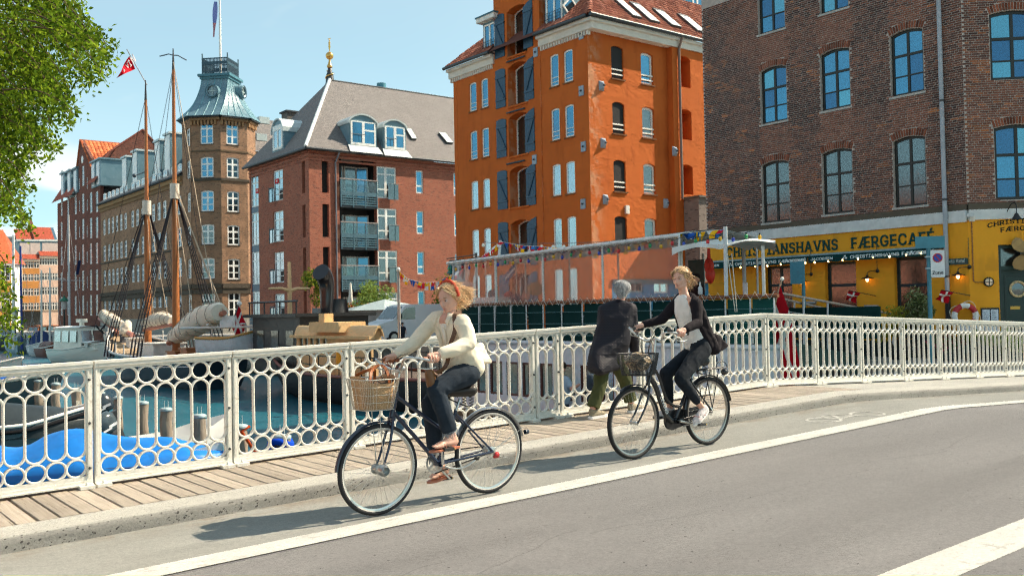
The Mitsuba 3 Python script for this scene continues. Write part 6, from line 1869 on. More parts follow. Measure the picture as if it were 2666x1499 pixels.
for a,b in zip(st,st[1:]):
 n=8;us=np.linspace(a+.03,b-.03,n);v=np.array([[FHb.p(q, zd+.02,-.04+.025*math.sin(q*9)),FHb.p(q,zr-.06,-.05+.01*math.sin(q*14))] for q in us]).reshape(-1,3)
 kk=np.arange(n-1)*2;m=MB().add(v,np.stack([kk,kk+2,kk+3,kk+1], 1),GRC if a<hu(1880, 850) else (.012,.075,.065));put('rail_cloth',m,'cloth', HB)
for a in st:
 m=MB().tube([FHb.p(a,zd,0), FHb.p(a,zr,0)],.022, (.62,.63,.62),6);put('stanchion',m,'satin',HB)
for z in (zd+.18,zd+.52,zd+.86):
 m=MB().tube([FHb.p(hL,z,.015),FHb.p(hR-.1,z,.015)],.009,(.10,.22,.22),4);put('guard_wire', m,'satin',HB)
m=MB().tube([FHb.p(hL-.1,zr, 0),FHb.p(hR,zr,0)],.05,rgb('7a4a2c'),8);put('hand_rail',m,'satin',HB)
m=MB();us=np.arange(hL,hR,.14)
m.tube([FHb.p(q,zr+(.11 if i%2 else -.09), .055) for i,q in enumerate(us)],.008,(.68,.66,.58),4);put('lacing',m, 'cloth',HB)
m=MB();FHb.box(m,hL,hR-.1,zd,zr-.3, -W_+.1,-W_+.16,GRC);put('back_cloth',m,'cloth',HB)
scene['tent_plastic']={'type':'blendbsdf', 'weight':0.10,'bsdf_0':{'type':'thindielectric', 'int_ior':1.45},'bsdf_1':{'type':'twosided','bsdf':{'type':'diffuse', 'reflectance':{'type':'rgb','value':[.75, .77,.76]}}}}
zt0,zt1=FHb.at(1185,683)[1], FHb.at(1765,612)[1]
uc_=hu(1768,690)
posts=[hL+.02, hu(1290,730), hu(1413,730), hu(1568,720), uc_]
ztu= lambda u:zt0+(zt1-zt0)*(u-hL)/(uc_-hL)
for a in posts:
 m=MB().tube([FHb.p(a,zr,-.02),FHb.p(a,ztu(a),-.02)],.035 if a!=posts[1] else .05,(.62,.61, .57),7);put('tent_pole',m,'satin', HB)
 m=MB().tube([FHb.p(a,zr,-3.2),FHb.p(a,ztu(a)+.12,-3.2)],.03,(.5,.49,.46),6);put('tent_pole',m,'satin',HB)
m=MB().tube([FHb.p(hL-.35,ztu(hL-.35),-.02),FHb.p(uc_,zt1,-.02)],.05,(.72,.71,.67),8);put('roof_edge',m,'satin', HB)
m=MB();us=np.arange(hL-.3,uc_-.1,.16)
m.tube([FHb.p(q,ztu(q)+(.06 if i%2 else -.11),.045) for i,q in enumerate(us)],.009,(.62,.60,.54),4);put('roof_lacing',m,'cloth',HB)
for a,b in zip(posts, posts[1:]):
 n=10;us=np.linspace(a+.03,b-.03,n)
 v=np.array([[FHb.p(q,zr+(ztu(q)-.05-zr)*h,-.03+.02*math.sin(q*11+h*2)*math.sin(PI*h)) for h in np.linspace(0,1, 5)] for q in us]).reshape(-1,3)
 i=np.arange(n-1)[:,None]*5+np.arange(4)[None]
 m=MB().add(v, np.stack([i,i+5,i+6, i+1],-1).reshape(-1, 4),(.5,.5,.5));put('plastic_panel',m,'tent_plastic',HB)
m=MB();n=14
us=np.linspace(hL-.3, uc_,n);v=np.array([[FHb.p(q,ztu(q)+.03+.18*math.sin(PI*h)-.0,-.04-3.2*h) for h in np.linspace(0,1,6)] for q in us]).reshape(-1,3)
i=np.arange(n-1)[:,None]*6+np.arange(5)[None];m.add(v,np.stack([i,i+6, i+7,i+1],-1).reshape(-1,4), (.62,.62,.58));put('tent_roof',m,'awning_cloth', HB)
scene['awning_cloth']={'type':'twosided','bsdf':{'type':'diffuse','reflectance':{'type':'rgb','value':[.70,.72,.68]}}}
m=MB();a,b=Face((22.0,0),(-1,0)).at(1600,640),Face((22.0,0),(-1,0)).at(1842,612)
Fq=Face((22.0, 0),(-1,0))
for i in range(12):
 pa,pb=a[0]+(b[0]-a[0])*i/12,a[0]+(b[0]-a[0])*(i+1)/12
 za,zb=a[1]+(b[1]-a[1])*i/12,a[1]+(b[1]-a[1])*(i+1)/12
 m.tube([Fq.p(pa,za,0),Fq.p(pb+.02, zb,0)],[.15+.03*math.sin(i),.15+.03*math.sin(i+1)],(.012,.02,.022),8)
put('rolled_tarpaulin',m,'tarpaulin',HB)
k=newkey('stern_canopy',HB)
u0,u1=uc_-.12, hR+.05
zc_=FHb.at(1890,634)[1]
m=MB();nx,ny=16,8;V=[]
for i in range(nx):
 q=u0+(u1-u0)*i/(nx-1)
 for j in range(ny):
  h=j/(ny-1)
  z=zc_+.10-.09*abs(2*((i/(nx-1)*2)%1)-1)+.16*math.sin(PI*h)-(.10*(q-u0)/(u1-u0))
  V.append(FHb.p(q-2.3*h*(q-u0)/(u1-u0),z, .12-3.1*h))
V=np.array(V);i=np.arange(nx-1)[:,None]*ny+np.arange(ny-1)[None];m.add(V,np.stack([i,i+ny,i+ny+1,i+1],-1).reshape(-1,4),(.7,.7,.7))
put('canopy_top',m,'awning_cloth',k)
m=MB();n=30;us=np.linspace(u0,u1,n)
v=np.array([[FHb.p(q, zc_+.10-.09*abs(2*(((q-u0)/(u1-u0)*2)%1)-1)-(.10*(q-u0)/(u1-u0)),.125),FHb.p(q,zc_-.20+.13*math.sin(PI*(((q-u0)/(u1-u0)*2)%1))+(.10*(q-u0)/(u1-u0)),.14+.03*math.sin(q*8))] for q in us]).reshape(-1,3)
kk=np.arange(n-1)*2;m.add(v, np.stack([kk, kk+2,kk+3,kk+1],1),(.7,.7,.7));put('canopy_valance',m,'awning_cloth', k)
m=MB();m.add(np.array([FHb.p(u1,zc_,.12),FHb.p(u1-2.3,zc_-.0,-2.98),FHb.p(u1-2.3,zc_-.18,-2.98),FHb.p(u1, zc_-.16,.12)]),[[0,1,2,3]], (.7,.7,.7));put('canopy_valance',m,'awning_cloth',k)
for (x, y0,y1, d,r,c) in ((1890,590,770,.16,.05,(.62,.63,.62)), (1988, 640,770,.02,.04,(.60,.58,.54)),(1938,650, 760,-1.4,.05, (.30,.30,.29)),(1776,640,768,-.02, .03,(.55,.5,.42)),(1832,660,760,-3.0,.04, (.45,.42,.38))):
 Fq=Face(FHb.p(0,0,d),FHb.N);a,b=Fq.at(x-2,y0),Fq.at(x+1,y1)
 m=MB().tube([Fq.p(a[0],a[1]),Fq.p(b[0],b[1])],r, c,8);put('canopy_pole',m,'satin',k)
for xa, ya,xb, yb in ((1893, 655,1914,812),(1905, 660,1919,812)):
 Fq=Face(FHb.p(0,0,.3),FHb.N);a,b=Fq.at(xa,ya),Fq.at(xb, yb);m=MB().tube([Fq.p(*a),Fq.p(*b)],.012, (.66,.60,.50),5);put('guy_rope',m, 'cloth',k)
m=MB();Fq=Face(FHb.p(0,0,-2.6),FHb.N);a,b=Fq.at(1792,700)[0],Fq.at(1832,700)[0];Fq.box(m,a, b,zd,3.0,-.03,0,(.012,.045, .042));put('screen', m,'satin',HB)
m=MB()
for u_ in (hL+1.2,hL+5.4,hL+8.0,uc_-1.2):
 FHb.box(m,u_-.5,u_+.5,zd+.70,zd+.75,-2.3, -1.3,(.55,.50,.45))
put('table_tops',m,'satin',HB,kind='stuff')
m=MB();FHb.box(m,hL+.35,hL+1.75,zd, zr+.25,-1.6,-.6,(.66,.64,.60));put('serving_counter',m, 'satin',HB)
m=MB().ball(FHb.p(hL+.8,zr+.35,-1.1),.17,rgb('4b555c'),2);put('gas_globe',m,'satin', HB)
for x,y,r,c in ((1394,752,.26,rgb('a87b4c')),(1369,772,.14,rgb('c98b7a')),(1345,776, .18,rgb('3f3b4c')),(1324,768,.15,rgb('a33f38'))):
 Fq=Face(FHb.p(0,0,-1.3),FHb.N);a=Fq.at(x, y);m=MB().ball(Fq.p(*a),r,c,2,(1,1.2,.85));put('cushion',m,'cloth',HB)
Fq=Face(FHb.p(0,0,-2.2),FHb.N);a=Fq.at(1330,715)
k=newkey('inside_flag',HB);m=MB();m.quad(Fq.p(a[0]-.35,a[1]-.35),Fq.p(a[0]+.25,a[1]+.05),Fq.p(a[0]+.3,a[1]+.45), Fq.p(a[0]-.3, a[1]+.05),(.04,.10,.22));m.quad(Fq.p(a[0]-.32,a[1]-.20, .01),Fq.p(a[0]+.27,a[1]+.18,.01),Fq.p(a[0]+.28,a[1]+.30,.01),Fq.p(a[0]-.31,a[1]-.08,.01),(.55,.57,.6));put('cloth',m,'cloth', k)
m=MB().tube([Fq.p(a[0]+.32,a[1]+.5),Fq.p(a[0]+.28,zd)],.015,(.6,.6,.6),5);put('pole',m,'satin',k)
for x,y,s in ((1846,690,1),(1849,712,.9)):
 Fq=Face(FHb.p(0,0,-.8-s),FHb.N);a=Fq.at(x,y);m=MB().lathe([(0, -.32*s),(.06, -.28*s),(.12, -.15*s),(.14, 0),(.10,.14*s),(.05, .2*s), (.04,.45*s),(0,.46*s)],rgb('d1331f'),Fq.p(*a),(0,0,1),12);put('buoy', m,'satin',HB)
Fq=Face(FHb.p(0,0,-1.35),FHb.N);a=Fq.at(1941,752);m=MB();Fq.box(m,a[0]-.07,a[0]+.07, a[1]-.16,a[1]+.16,0, .02,(.7,.72,.74));put('notice',m,'matte', HB)
Fq=Face(FHb.p(0,0,-.5),FHb.N);a=Fq.at(1823,752);m=MB().lathe([(0,.18), (.02,.18),(.025,.08),(.06,.02),(.06,-.14),(0,-.14)],(.68,.70,.72),Fq.p(*a),(0,0,1), 12);put('bottle',m,'satin', HB)
Fq=Face(FHb.p(0,0,-.4),FHb.N)
for i,x in enumerate((1918,1938)):
 pass
a=Fq.at(1930,868);m=MB();Fq.box(m,a[0]-.45,a[0]+.1,zd,zd+.55,-.5,0,(.70,.68,.62));put('deck_box',m,'satin',HB)
m=MB()
for q in np.arange(-.42,.0,.06):Fq.box(m,a[0]-.62+q*.5,a[0]-.6+q*.5,zd+.05,zd+.6,.0, .02,(.05,.05, .05))
put('grille',m,'satin',HB,kind='stuff')
CB=[rgb(c) for c in ('0f8a4a','d9a514','c01a22','1540a8','0f8a4a','c01a22','d9a514', '0f2f9a')]
for i,q in enumerate(np.linspace(hL-.1,uc_+2.6,34)):
 z=(ztu(min(q, uc_))-.2-.05*abs(math.sin(i*1.57)))
 k=newkey('coloured_bulb',HB)
 m=MB().ball(FHb.p(q, z,.06),.045,CB[i%8], 1,(1,1,1.35));put('globe',m,'gloss',k)
 m=MB().tube([FHb.p(q,z+.05, .06),FHb.p(q, z+.10, .06)], .02,(.02,.02, .02),6);put('cap',m, 'satin',k)
m=MB().tube([FHb.p(q, ztu(min(q,uc_))-.1-.03*math.sin(i*3.1),.06) for i,q in enumerate(np.linspace(hL-.2, uc_+2.6,60))],.008,(.02,.02,.02),4);put('bulb_cable',m, 'satin',HB)
LS=thing('bulb_string','string of pale round bulbs slung over the houseboat roof','string lights')
Fq=Face((19.6, 13.6), (-1,0));pts=[(1258,632),(1300,637),(1345, 637),(1410,636),(1440,636), (1468, 636),(1495,635),(1524,634), (1553, 633),(1584,631),(1614,628), (1646, 627),(1679,622),(1712,616), (1748, 612),(1786,606),(1820,604), (1864, 604)]
ptw=[Fq.p(*Fq.at(x,y)) for x,y in pts]
for p in ptw:
 k=newkey('pale_bulb',LS);m=MB().ball(p-[0,0,.08],.055,(.80,.78,.66),1,(1,1,1.2));put('globe',m,'gloss',k)
m=MB().tube([p+[0,0,.03] for p in ptw],.009,(.12, .12,.12),4);put('cable',m,'satin', LS)
BF=[rgb(c) for c in ('e0a616','c8202a','1c4f9c','d8d8d4','c8202a','e9b21a','2a6fb0', 'd8d8d4','e0a616')]
def bunting(lab,pts,F,n,size):
 k=thing('bunting',lab,'bunting','signal flag bunting');P=np.array([F.p(*F.at(x,y)) for x,y in pts])
 s=np.concatenate([[0],np.cumsum(np.linalg.norm(np.diff(P,axis=0),axis=1))]);m=MB().tube(P, .007,(.6,.6,.58),4);put('line',m,'cloth', k)
 for i in range(n):
  t=s[-1]*(i+.5)/n;p=np.array([np.interp(t,s,P[:, c]) for c in range(3)]);d=np.array([np.interp(t+.1,s,P[:,c]) for c in range(3)])-p;d/=np.linalg.norm(d)+1e-9
  c1,c2=BF[int(RNG.integers(9))],BF[int(RNG.integers(9))];w=size*RNG.uniform(.8,1.2);h=size*RNG.uniform(.9,1.3);sw=F.N*RNG.uniform(-.12,.12)+d*RNG.uniform(-.12,.12)
  fk=newkey('flag',k);dn=np.array([0,0,-h])+sw
  if RNG.random()<.35:
   m=MB().add(np.array([p-d*w/2,p+d*w/2,p+dn]),[[0,1,2]],c1)
  else:
   m=MB();a,b=p-d*w/2,p+d*w/2;m.quad(a,b,b+dn*.5+sw*.4,a+dn*.5+sw*.4,c1);m.quad(a+dn*.5+sw*.4,b+dn*.5+sw*.4,b+dn,a+dn,c2)
   m.quad(p-d*w*.15+F.N*.008,p+d*w*.15+F.N*.008,p+d*w*.15+dn+F.N*.008, p-d*w*.15+dn+F.N*.008,c2 if RNG.random()<.5 else BF[3])
  scene_key=newkey('cloth',fk);v,f, c=m.out();c=np.clip(c,0,1)
  scene[scene_key]=mikit.ply((v,f), 'cloth',smooth=False,uv=np.stack([np.round(c[:,0]*1023)+c[:,1]*.96,c[:,2]],1))
Fq=Face((18.9, 13.6), (-1,0))
bunting('long run of signal flags along the houseboat roof to the white pole',[(1303,629),(1350,638),(1450,645), (1530, 652),(1600,645),(1680,628), (1760, 610),(1888,597)],Fq, 46,.19)
bunting('short steep run of signal flags at the left end of the houseboat roof',[(1254,668),(1275, 650),(1303,629)],Fq, 8,.19)
m=MB().tube([Fq.p(*Fq.at(1299,668)),Fq.p(*Fq.at(1303,626))],.045,(.66, .67,.66),8);put('mast_stub',m,'satin',HB)
Fq2=Face((19.8,13.6), (-1,0))
bunting('run of signal flags from the thin pole to the black hanging sign',[(1036,703),(1062,726), (1100, 736),(1140,734),(1170,718), (1206, 700)], Fq2,20,.23)
k=thing('stern_flag', 'large red and white flag hanging from a pole at the houseboat stern','flag')
Fq=Face(FHb.p(0,0,-.6),FHb.N);a,b=Fq.at(2036,726),Fq.at(1996,870)
m=MB().tube([Fq.p(*a),Fq.p(*b)],.022,(.45, .30,.20),8);put('pole',m,'satin',k);m=MB().ball(Fq.p(*a),.05,(.75,.72,.65),2);put('knob',m,'gloss',k)
m=MB();o=Fq.p(*Fq.at(2032,742))
danish(m,o,Fq.p(*Fq.at(2001, 850))-o,FHb.U*.35+np.array([0,0,-1.0]),1.9,1.1,.10,2);put('cloth',m,'cloth', k)

# gangway to the quay
GWY=thing('gangway','sloping gangway with steel handrails and a dark green side board from houseboat to quay','gangway')
GY=15.2
Fg=Face((0,GY),(0,-1))
for off,(pa,pb) in enumerate((((2026,762), (2325, 818)), ((2002,770),(2300,838)))):
 F=Face((0,GY+1.3*off),(0,-1));a,b=F.at(*pa),F.at(*pb)
 m=MB().tube([F.p(*a),F.p(*b)],.035,(.42,.33,.27),8);put('hand_rail',m,'satin',GWY)
 for i in range(6):
  t=i/5;u=a[0]+(b[0]-a[0])*t;z=a[1]+(b[1]-a[1])*t
  m=MB().tube([F.p(u, z),F.p(u-.05, z-1.3)],.028, (.55,.56,.56),7);put('rail_post',m,'satin',GWY)
 for dz in (.45,.8):
  m=MB().tube([F.p(a[0],a[1]-dz),F.p(b[0], b[1]-dz)],.012,(.5,.5,.48), 5);put('guard_wire', m,'satin',GWY)
 if not off:A0,B0=F.p(a[0],a[1]-1.28),F.p(b[0],b[1]-1.45)
m=MB()
for i in range(5):
 zz=-.0-i*.115;m.bar(A0+[0,-.02,zz],B0+[0, -.02,zz],.06, .10,np.array((.055,.10,.085))*RNG.uniform(.8,1.2))
put('side_board',m,'satin',GWY,kind='stuff')
m=MB();m.quad(A0,B0,B0+[0,1.3,0],A0+[0,1.3,0],(.2,.17,.14));put('walkway',m,'matte', GWY)

# barge with the cream wheelhouse
BG_=thing('barge','black hulled barge with a cream wheelhouse, black deckhouse and cream cross mast','barge')
fr=Fr(19.8,35.8,90);BL_=(.012,.014, .016)
m=MB();p,q=hull(m,15.5,4.6,1.6,1.15,1.25,BL_,(0,0,0),.75,.62,.5,20);fr.put('hull',m, 'satin',BG_)
m=MB();gunwale(m,p,q, .07,rgb('7c4a40'));fr.put('rubbing_strake',m,'satin',BG_)
m=MB();deck(m, p,q,(.09,.07, .06));fr.put('deck', m,'matte',BG_)
m=MB()
for e in (p,q):
 e=e*[.98,.96, 1]
 for z in (.42,.8):m.tube(e+[0,0,z],.022,(.02,.02,.02),5)
 for k_ in range(0,len(e)):m.tube([e[k_],e[k_]+[0,0,.8]],.022,(.02,.02,.02),5)
fr.put('deck_rail',m, 'satin',BG_,kind='stuff')
CRW=rgb('d9b483')
Fs,Fe=Face((17.9,31.6),(-1,0)),Face((17.9, 31.6), (0,-1))
ya=Fs.at(772,900)[0];ye_=Fe.at(993, 890)[0]
z1,z2=Fs.at(850,878)[1]+.0,Fe.at(905,853)[1]
k=newkey('wheelhouse',BG_)
sw_=[]
for x in (784, 797,812,828,845):
 uu,zz=Fs.at(x,884);o=arc_poly(uu-.17,uu+.17,zz-.42,zz+.3,.15);sw_.append(o)
m=MB();Fs.prism(m,sg.box(ya, -.9,0, z1).difference(shapely.union_all(sw_)),-.08,0,CRW)
n=14;us=np.linspace(0,ye_,n);ar=[(u,z1+(z2-z1)*math.sin(PI*u/ye_)**.8) for u in us]
wn=[arc_poly(a-.32,a+.32,z1-.9,z1-.05,.28) for a in (ye_*.33,)]
Fe.prism(m,sg.Polygon([(0,-.9),(ye_,-.9)]+ar[::-1]).difference(wn[0]), -.08,0,CRW)
put('walls',m, 'matte',k)
for o,F in [(o,Fs) for o in sw_]+[(wn[0],Fe)]:
 m=MB();F.prism(m,o.buffer(.02),-.1,-.06,(.2,.2,.2));put('arched_window',m,'glass_dark',k)
m=MB();o_=.22
for (ua,za),(ub,zb) in zip(ar,ar[1:]):
 xa,xb=Fe.p(ua,za+.06),Fe.p(ub,zb+.06);m.quad(xa+[0,-o_, 0],xb+[0,-o_, 0],xb+[0,-ya+o_,0],xa+[0,-ya+o_,0],rgb('dcbd90'));m.quad(xa+[0,-o_,-.10],xb+[0,-o_, -.10], xb+[0, -o_,0],xa+[0, -o_,0],rgb('c9a877'))
m.box((17.9-o_,31.6-o_,z1-.04),(17.9,31.6-ya+o_,z1+.08), rgb('d2b080'));put('arched_roof',m,'matte',k)
m=MB();c_=Fe.p(ye_*.42,0,0);m.box((c_[0]-.5,33.6, z2-.2),(c_[0]+.7,36.2,z2+.20),CRW);m.box((c_[0]-.4,35.0,z2+.20),(c_[0]+.0,35.5,z2+.55),CRW);put('roof_hatch',m, 'matte',k)
uu,zz=Fe.at(878,925);m=MB().lathe([(0,.3), (.16,.28),(.18,-.3), (0,-.32)],rgb('e8961c'),Fe.p(uu,zz,.25),(0,0,1), 12);put('orange_buoy',m,'satin',BG_)
a,b=at(720,860,0,18.2),at(790,838,0,18.2)
m=MB().box((18.2,31.6-ya+.3, -.9),(21.6,31.6-ya+5.4,a[2]+.6),(.02,.021,.022));put('deckhouse',m,'satin',BG_)
m=MB().box((17.9,31.6-ya+.1, a[2]+.6),(21.9,31.6-ya+5.9, a[2]+.75),(.012,.014,.016));put('deckhouse_roof',m,'satin',BG_)
for i in range(3):
 y=31.6-ya+.9+i*1.6;m=MB().box((18.17,y,-.1),(18.195,y+.75,.95),(.2,.2,.2));put('deckhouse_window',m,'glass_dark',BG_)
m=MB()
for z in (.55, ):m.tube([(18.1,31.6-ya+.3, a[2]+.75+z),(18.1,31.6-ya+5.6,a[2]+.75+z)],.05,(.012,.014,.018),6)
for y in np.linspace(.4,5.5, 4):m.tube([(18.1,31.6-ya+y, a[2]+.7),(18.1,31.6-ya+y,a[2]+1.3)],.04,(.012,.014,.018),6)
put('roof_rail',m,'satin',BG_)
b=at(753,845,0,20.0);t_=at(753,682, 1,b[1])
m=MB().tube([(t_[0],b[1],a[2]+.7),(t_[0],b[1],t_[2])],[.12,.08],CRW,10);zx=at(753,751,1,b[1])[2]
xl,xr=at(700,751,1,b[1])[0], at(806,751,1, b[1])[0]
m.tube([(xl,b[1],zx), (t_[0]-.4,b[1],zx),(t_[0],b[1],zx-.12),(t_[0]+.4,b[1],zx),(xr, b[1],zx)],[.05,.075, .10,.075,.05],CRW,8);put('cross_mast',m,'satin', BG_)
b=at(852,842,0,20.4);
m=MB().tube(curve([(b[0],b[1],a[2]+.6),(b[0],b[1],a[2]+1.5),(b[0]-.05, b[1],a[2]+2.3),(b[0]-.4,b[1]-.2,a[2]+2.65)],10), np.linspace(.26,.42, 10),(.012,.013,.016),12);put('ventilator_cowl',m,'gloss',BG_)
fx=at(872,830, 1,b[1]+1)
m=MB().tube([(fx[0],b[1]+1,a[2]+.6),(fx[0],b[1]+1,at(872,778,1, b[1]+1)[2])], [.72,.58],(.010,.011,.013), 8);put('funnel',m,'satin',BG_)

# two-masted schooner
SC_=thing('schooner', 'old two-masted wooden schooner with bundled cream sails and brown masts','sailing ship')
fr=Fr(17.8,55.5,90)
m=MB();p,q=hull(m,17.5,4.8,2.6,1.55,1.7,(.012,.030,.045),(0,0,0),.62,.55,.6,24);fr.put('hull',m,'gloss',SC_)
m=MB();gunwale(m,p,q, .07,(.62,.62, .60));m2=[m.tube(e-[0,0,.5],.035,(.55,.56,.55),5) for e in (p*[1,1.01,1],q*[1,1.01, 1])];fr.put('white_rail',m, 'satin',SC_)
m=MB();deck(m, p,q,(.30,.22, .14),-.3);fr.put('deck',m,'matte', SC_)
MST=(.34,.115, .030)
mast=[]
for x,yb_,yt_, Y in ((385,850,210,58.0),(458,838, 128,53.2)):
 t0=at(x-1,yt_,1,Y);b0=at(x, yb_,1, Y);X=b0[0];k=newkey('mast', SC_);zt=t0[2]
 zs_=-.9+(zt+.9)*.56
 m=MB().tube([(X,Y,-.9),(X,Y,zs_)], [.22,.17],MST,12);m.tube([(X,Y,zs_-.6),(X,Y,zt-1.2)],[.13,.08],MST,10);put('spar',m,'satin',k)
 m=MB().tube([(X,Y,zt-1.2),(X,Y,zt)],[.08, .03],(.03,.03,.035), 8);m.tube([(X,Y,zs_-.7),(X, Y,zs_+.15)],.26,(.55,.5,.42),10);put('fittings', m,'satin',k);mast.append((X,Y,zs_, zt))
(xf,yf, zf_,ztf),(xm, ym,zm_,ztm)=mast
m=MB().tube([(xm-.75, ym,ztm-.55),(xm-.25, ym,ztm-.35),(xm,ym,ztm-.38),(xm+.25,ym,ztm-.35), (xm+.75,ym,ztm-.55)],.035,(.03,.06,.09),5);put('wind_vane',m,'satin', SC_)
m=MB().tube([(xf-.65, yf,zf_+1.6),(xf,yf,zf_+1.9)],.03,(.03,.05,.07),5);m.ball((xf-.7,yf,zf_+1.6), .12,(.03,.05, .07),1);put('anemometer',m, 'satin',SC_)
SAIL=(.66,.60, .49)
def furled(nm, pts,rs,spar,sr,spc=(.36,.12,.07)):
 k=newkey(nm,SC_);c=curve(pts,26);rr=np.interp(np.linspace(0,1, 26),np.linspace(0,1, len(rs)),rs);g=np.random.default_rng(len(nm))
 m=MB();m.tube(c,rr*(1+.10*np.sin(np.arange(26)*1.9)),SAIL,14)
 m.v=[v+(meshkit.fbm(v*1.7,3,3)[:,None]-.5)*.55*float(np.mean(rs)) for v in m.v];put('sail',m,'linen',k)
 m=MB()
 for i in range(2,25, 3):m.tube([c[i]+[rr[i]*1.10*math.cos(a),(c[i]-c[i-1])[1]*math.sin(a)*.3,rr[i]*1.12*math.sin(a)] for a in np.linspace(0,2*PI,13)[:-1]],.018, (.35,.30,.25),4,closed=True)
 put('lashing',m,'cloth',k,kind='stuff');m=MB().tube(spar,sr,spc,10);put('boom',m,'satin',k)
S_= lambda x,y,Y:at(x,y,1,Y)
furled('main_sail',[S_(449,878,52.8),S_(478,862,50.5),S_(515,838,48.0),S_(548,820,46),S_(572,812,44.6)],[.32,.48,.62,.62,.42], [S_(440,892,53.0),S_(584,814,44.2)],[.16, .13])
furled('fore_sail',[S_(378,846,57.6),S_(400,836,56.5),S_(425,830,55.2),S_(446,836,54.2)],[.30,.38, .40,.24],[S_(374,858,57.7), S_(446,846,54.0)],[.12,.10])
furled('jib',[S_(268, 818,65.5),S_(290,832,64.3), S_(316,846,62.5)],[.30,.38, .22],[S_(260, 830,66.5),S_(345,872,61)],[.14,.16],(.40, .16,.13))
m=MB().mesh(blob([[(S_(326,862,62), .35),(S_(332, 842,62),.22)]],.12,2,.12,3, 4),SAIL,180);put('sail_bundle',m,'linen', SC_)
ROPE,TAR=(.42, .33,.24),(.03,.03,.035)
zb_=.15
rig=[((xm,ym,ztm-.7), S_(560,800,45),.020, ROPE), ((xm,ym,zm_), S_(582,812,44.4),.028,ROPE),((xm,ym,zm_+.2),S_(576,812, 44.6), .022,ROPE),((xm,ym,zm_-.5), S_(505,835,48.8),.022,ROPE),((xm,ym,zm_-.3),S_(478,850, 50.5), .02,ROPE),((xm,ym,ztm-1),(xf,yf,zf_),.014,TAR),((xf,yf, ztf-1),(xf-1.5,64.5, .4),.016,TAR),((xf,yf,zf_), (xf-.9,64.8,.4),.02, TAR),((xf,yf, zf_+.2),S_(280,835,65),.018,TAR),((xm,ym, ztm-1),(xm+2.1,ym,zb_),.015,TAR),((xm,ym, ztm-1),(xm-2.1,ym-.6,zb_),.015,TAR),((xf, yf,ztf-1),(xf+2.0,yf-.5,zb_),.015, TAR),((xf,yf, zf_),S_(440,838,54.4),.018, ROPE), ((xf,yf,zf_-.3),S_(400,836, 56.4), .018,ROPE),((xm,ym,zm_),(xf,yf,1.0),.016, ROPE)]
for a,b,r,c in rig:
 m=MB().tube([a,b],r, c,5);put('rope',m,'cloth',SC_)
for (X, Y,zs_, zt) in mast:
 for sd in (-1,1):
  k=newkey('shrouds', SC_);m=MB();base=[(X+sd*2.2,Y+dy,zb_+.3) for dy in (-1.3,-.7,-.1,.5)]
  for b in base:m.tube([(X,Y,zs_-.1),b],.030,TAR, 5)
  for t in np.linspace(.05,.93,24):
   a,c=lerp(base[0],(X,Y,zs_),t),lerp(base[3],(X, Y,zs_),t);m.tube([a, c],.014,TAR,4)
  put('ratlines',m,'cloth',k,kind='stuff')
  m=MB()
  for b in base:m.tube([b,(b[0]+sd*.15,b[1],b[2]-1.0)],.05,TAR, 6)
  put('deadeyes',m,'satin',k,kind='stuff')
WHB=(.66,.66,.63)
for nm, lo,hi, c in (('deck_house', (-1.2, -.9,1.2),(1.6,.9,2.15),WHB),('skylight',(-4.0,-.6,1.25),(-2.6, .6,1.75),(.42,.17,.06)),('companionway',(-5.4,-.5,1.25),(-4.4, .5,1.95),(.40,.16,.07)),('wheel_box',(4.6,-.5,1.4),(5.4,.5,2.4),WHB), ('winch',(6.4,-.45,1.9),(6.9,.45,2.6),(.10,.11,.13))):
 m=MB().box(lo,hi,c);m.box((lo[0]-.08,lo[1]-.08,hi[2]),(hi[0]+.08,hi[1]+.08,hi[2]+.07),np.array(c)*.85);fr.put(nm,m,'satin',SC_)
m=MB().mesh(blob([[((-6.0,-.9,1.9), .55),((-4.9,-1.0,1.95),.5)]],.15,3),(.70, .69,.65),180);fr.put('canvas_cover',m,'linen',SC_)
for i in range(7):
 x=8.2-i*1.5;m=MB()
 for s in (-1, 1):m.tube([(x,s*np.interp(x,p[:,0],p[:,1]),np.interp(x, p[:,0],p[:,2])),(x,s*np.interp(x,p[:,0],p[:,1]), np.interp(x,p[:,0],p[:,2])+.65)],.035,WHB,6)
 fr.put('bulwark_posts',m,'satin',SC_,kind='stuff')
m=MB().tube([fr.M[:3, :3]@np.array((8.7,0, 2.7))+fr.M[:3,3],S_(262,830,67)],[.16,.09],(.36, .13,.08),8);put('bowsprit', m,'satin',SC_)
m=MB();a0=S_(262,860, 66);m.tube([a0,a0+[.7,0,.9]],.06,(.02,.02,.025), 6);m.tube([a0+[-.3,0,.35],a0,a0+[.25,0,-.2]],.07,(.02,.02,.025),6);put('anchor',m,'satin', SC_)
PN=thing('pennant','red swallow pennant with white letters streaming from the fore mast','flag')
Pp=[S_(x,y,58.0) for x,y in ((330,129),(383,222))];m=MB().tube(Pp,.03, (.25,.25,.27),5);put('staff',m,'satin',PN)
A_,B_,C_=S_(337,146,58),S_(355,178, 58),S_(303,204,58)
m=MB();n=12
V=np.array([[lerp(lerp(A_,C_,t),lerp(B_,C_,t),h)+[0,.25*math.sin(t*6+h),0] for h in (0,.5,1)] for t in np.linspace(0,.97,n)]).reshape(-1,3);i=np.arange(n-1)[:,None]*3+np.arange(2)[None]
m.add(V,np.stack([i,i+3,i+4, i+1],-1).reshape(-1, 4),rgb('cf1526'));put('cloth',m,'cloth',PN)
m=MB()
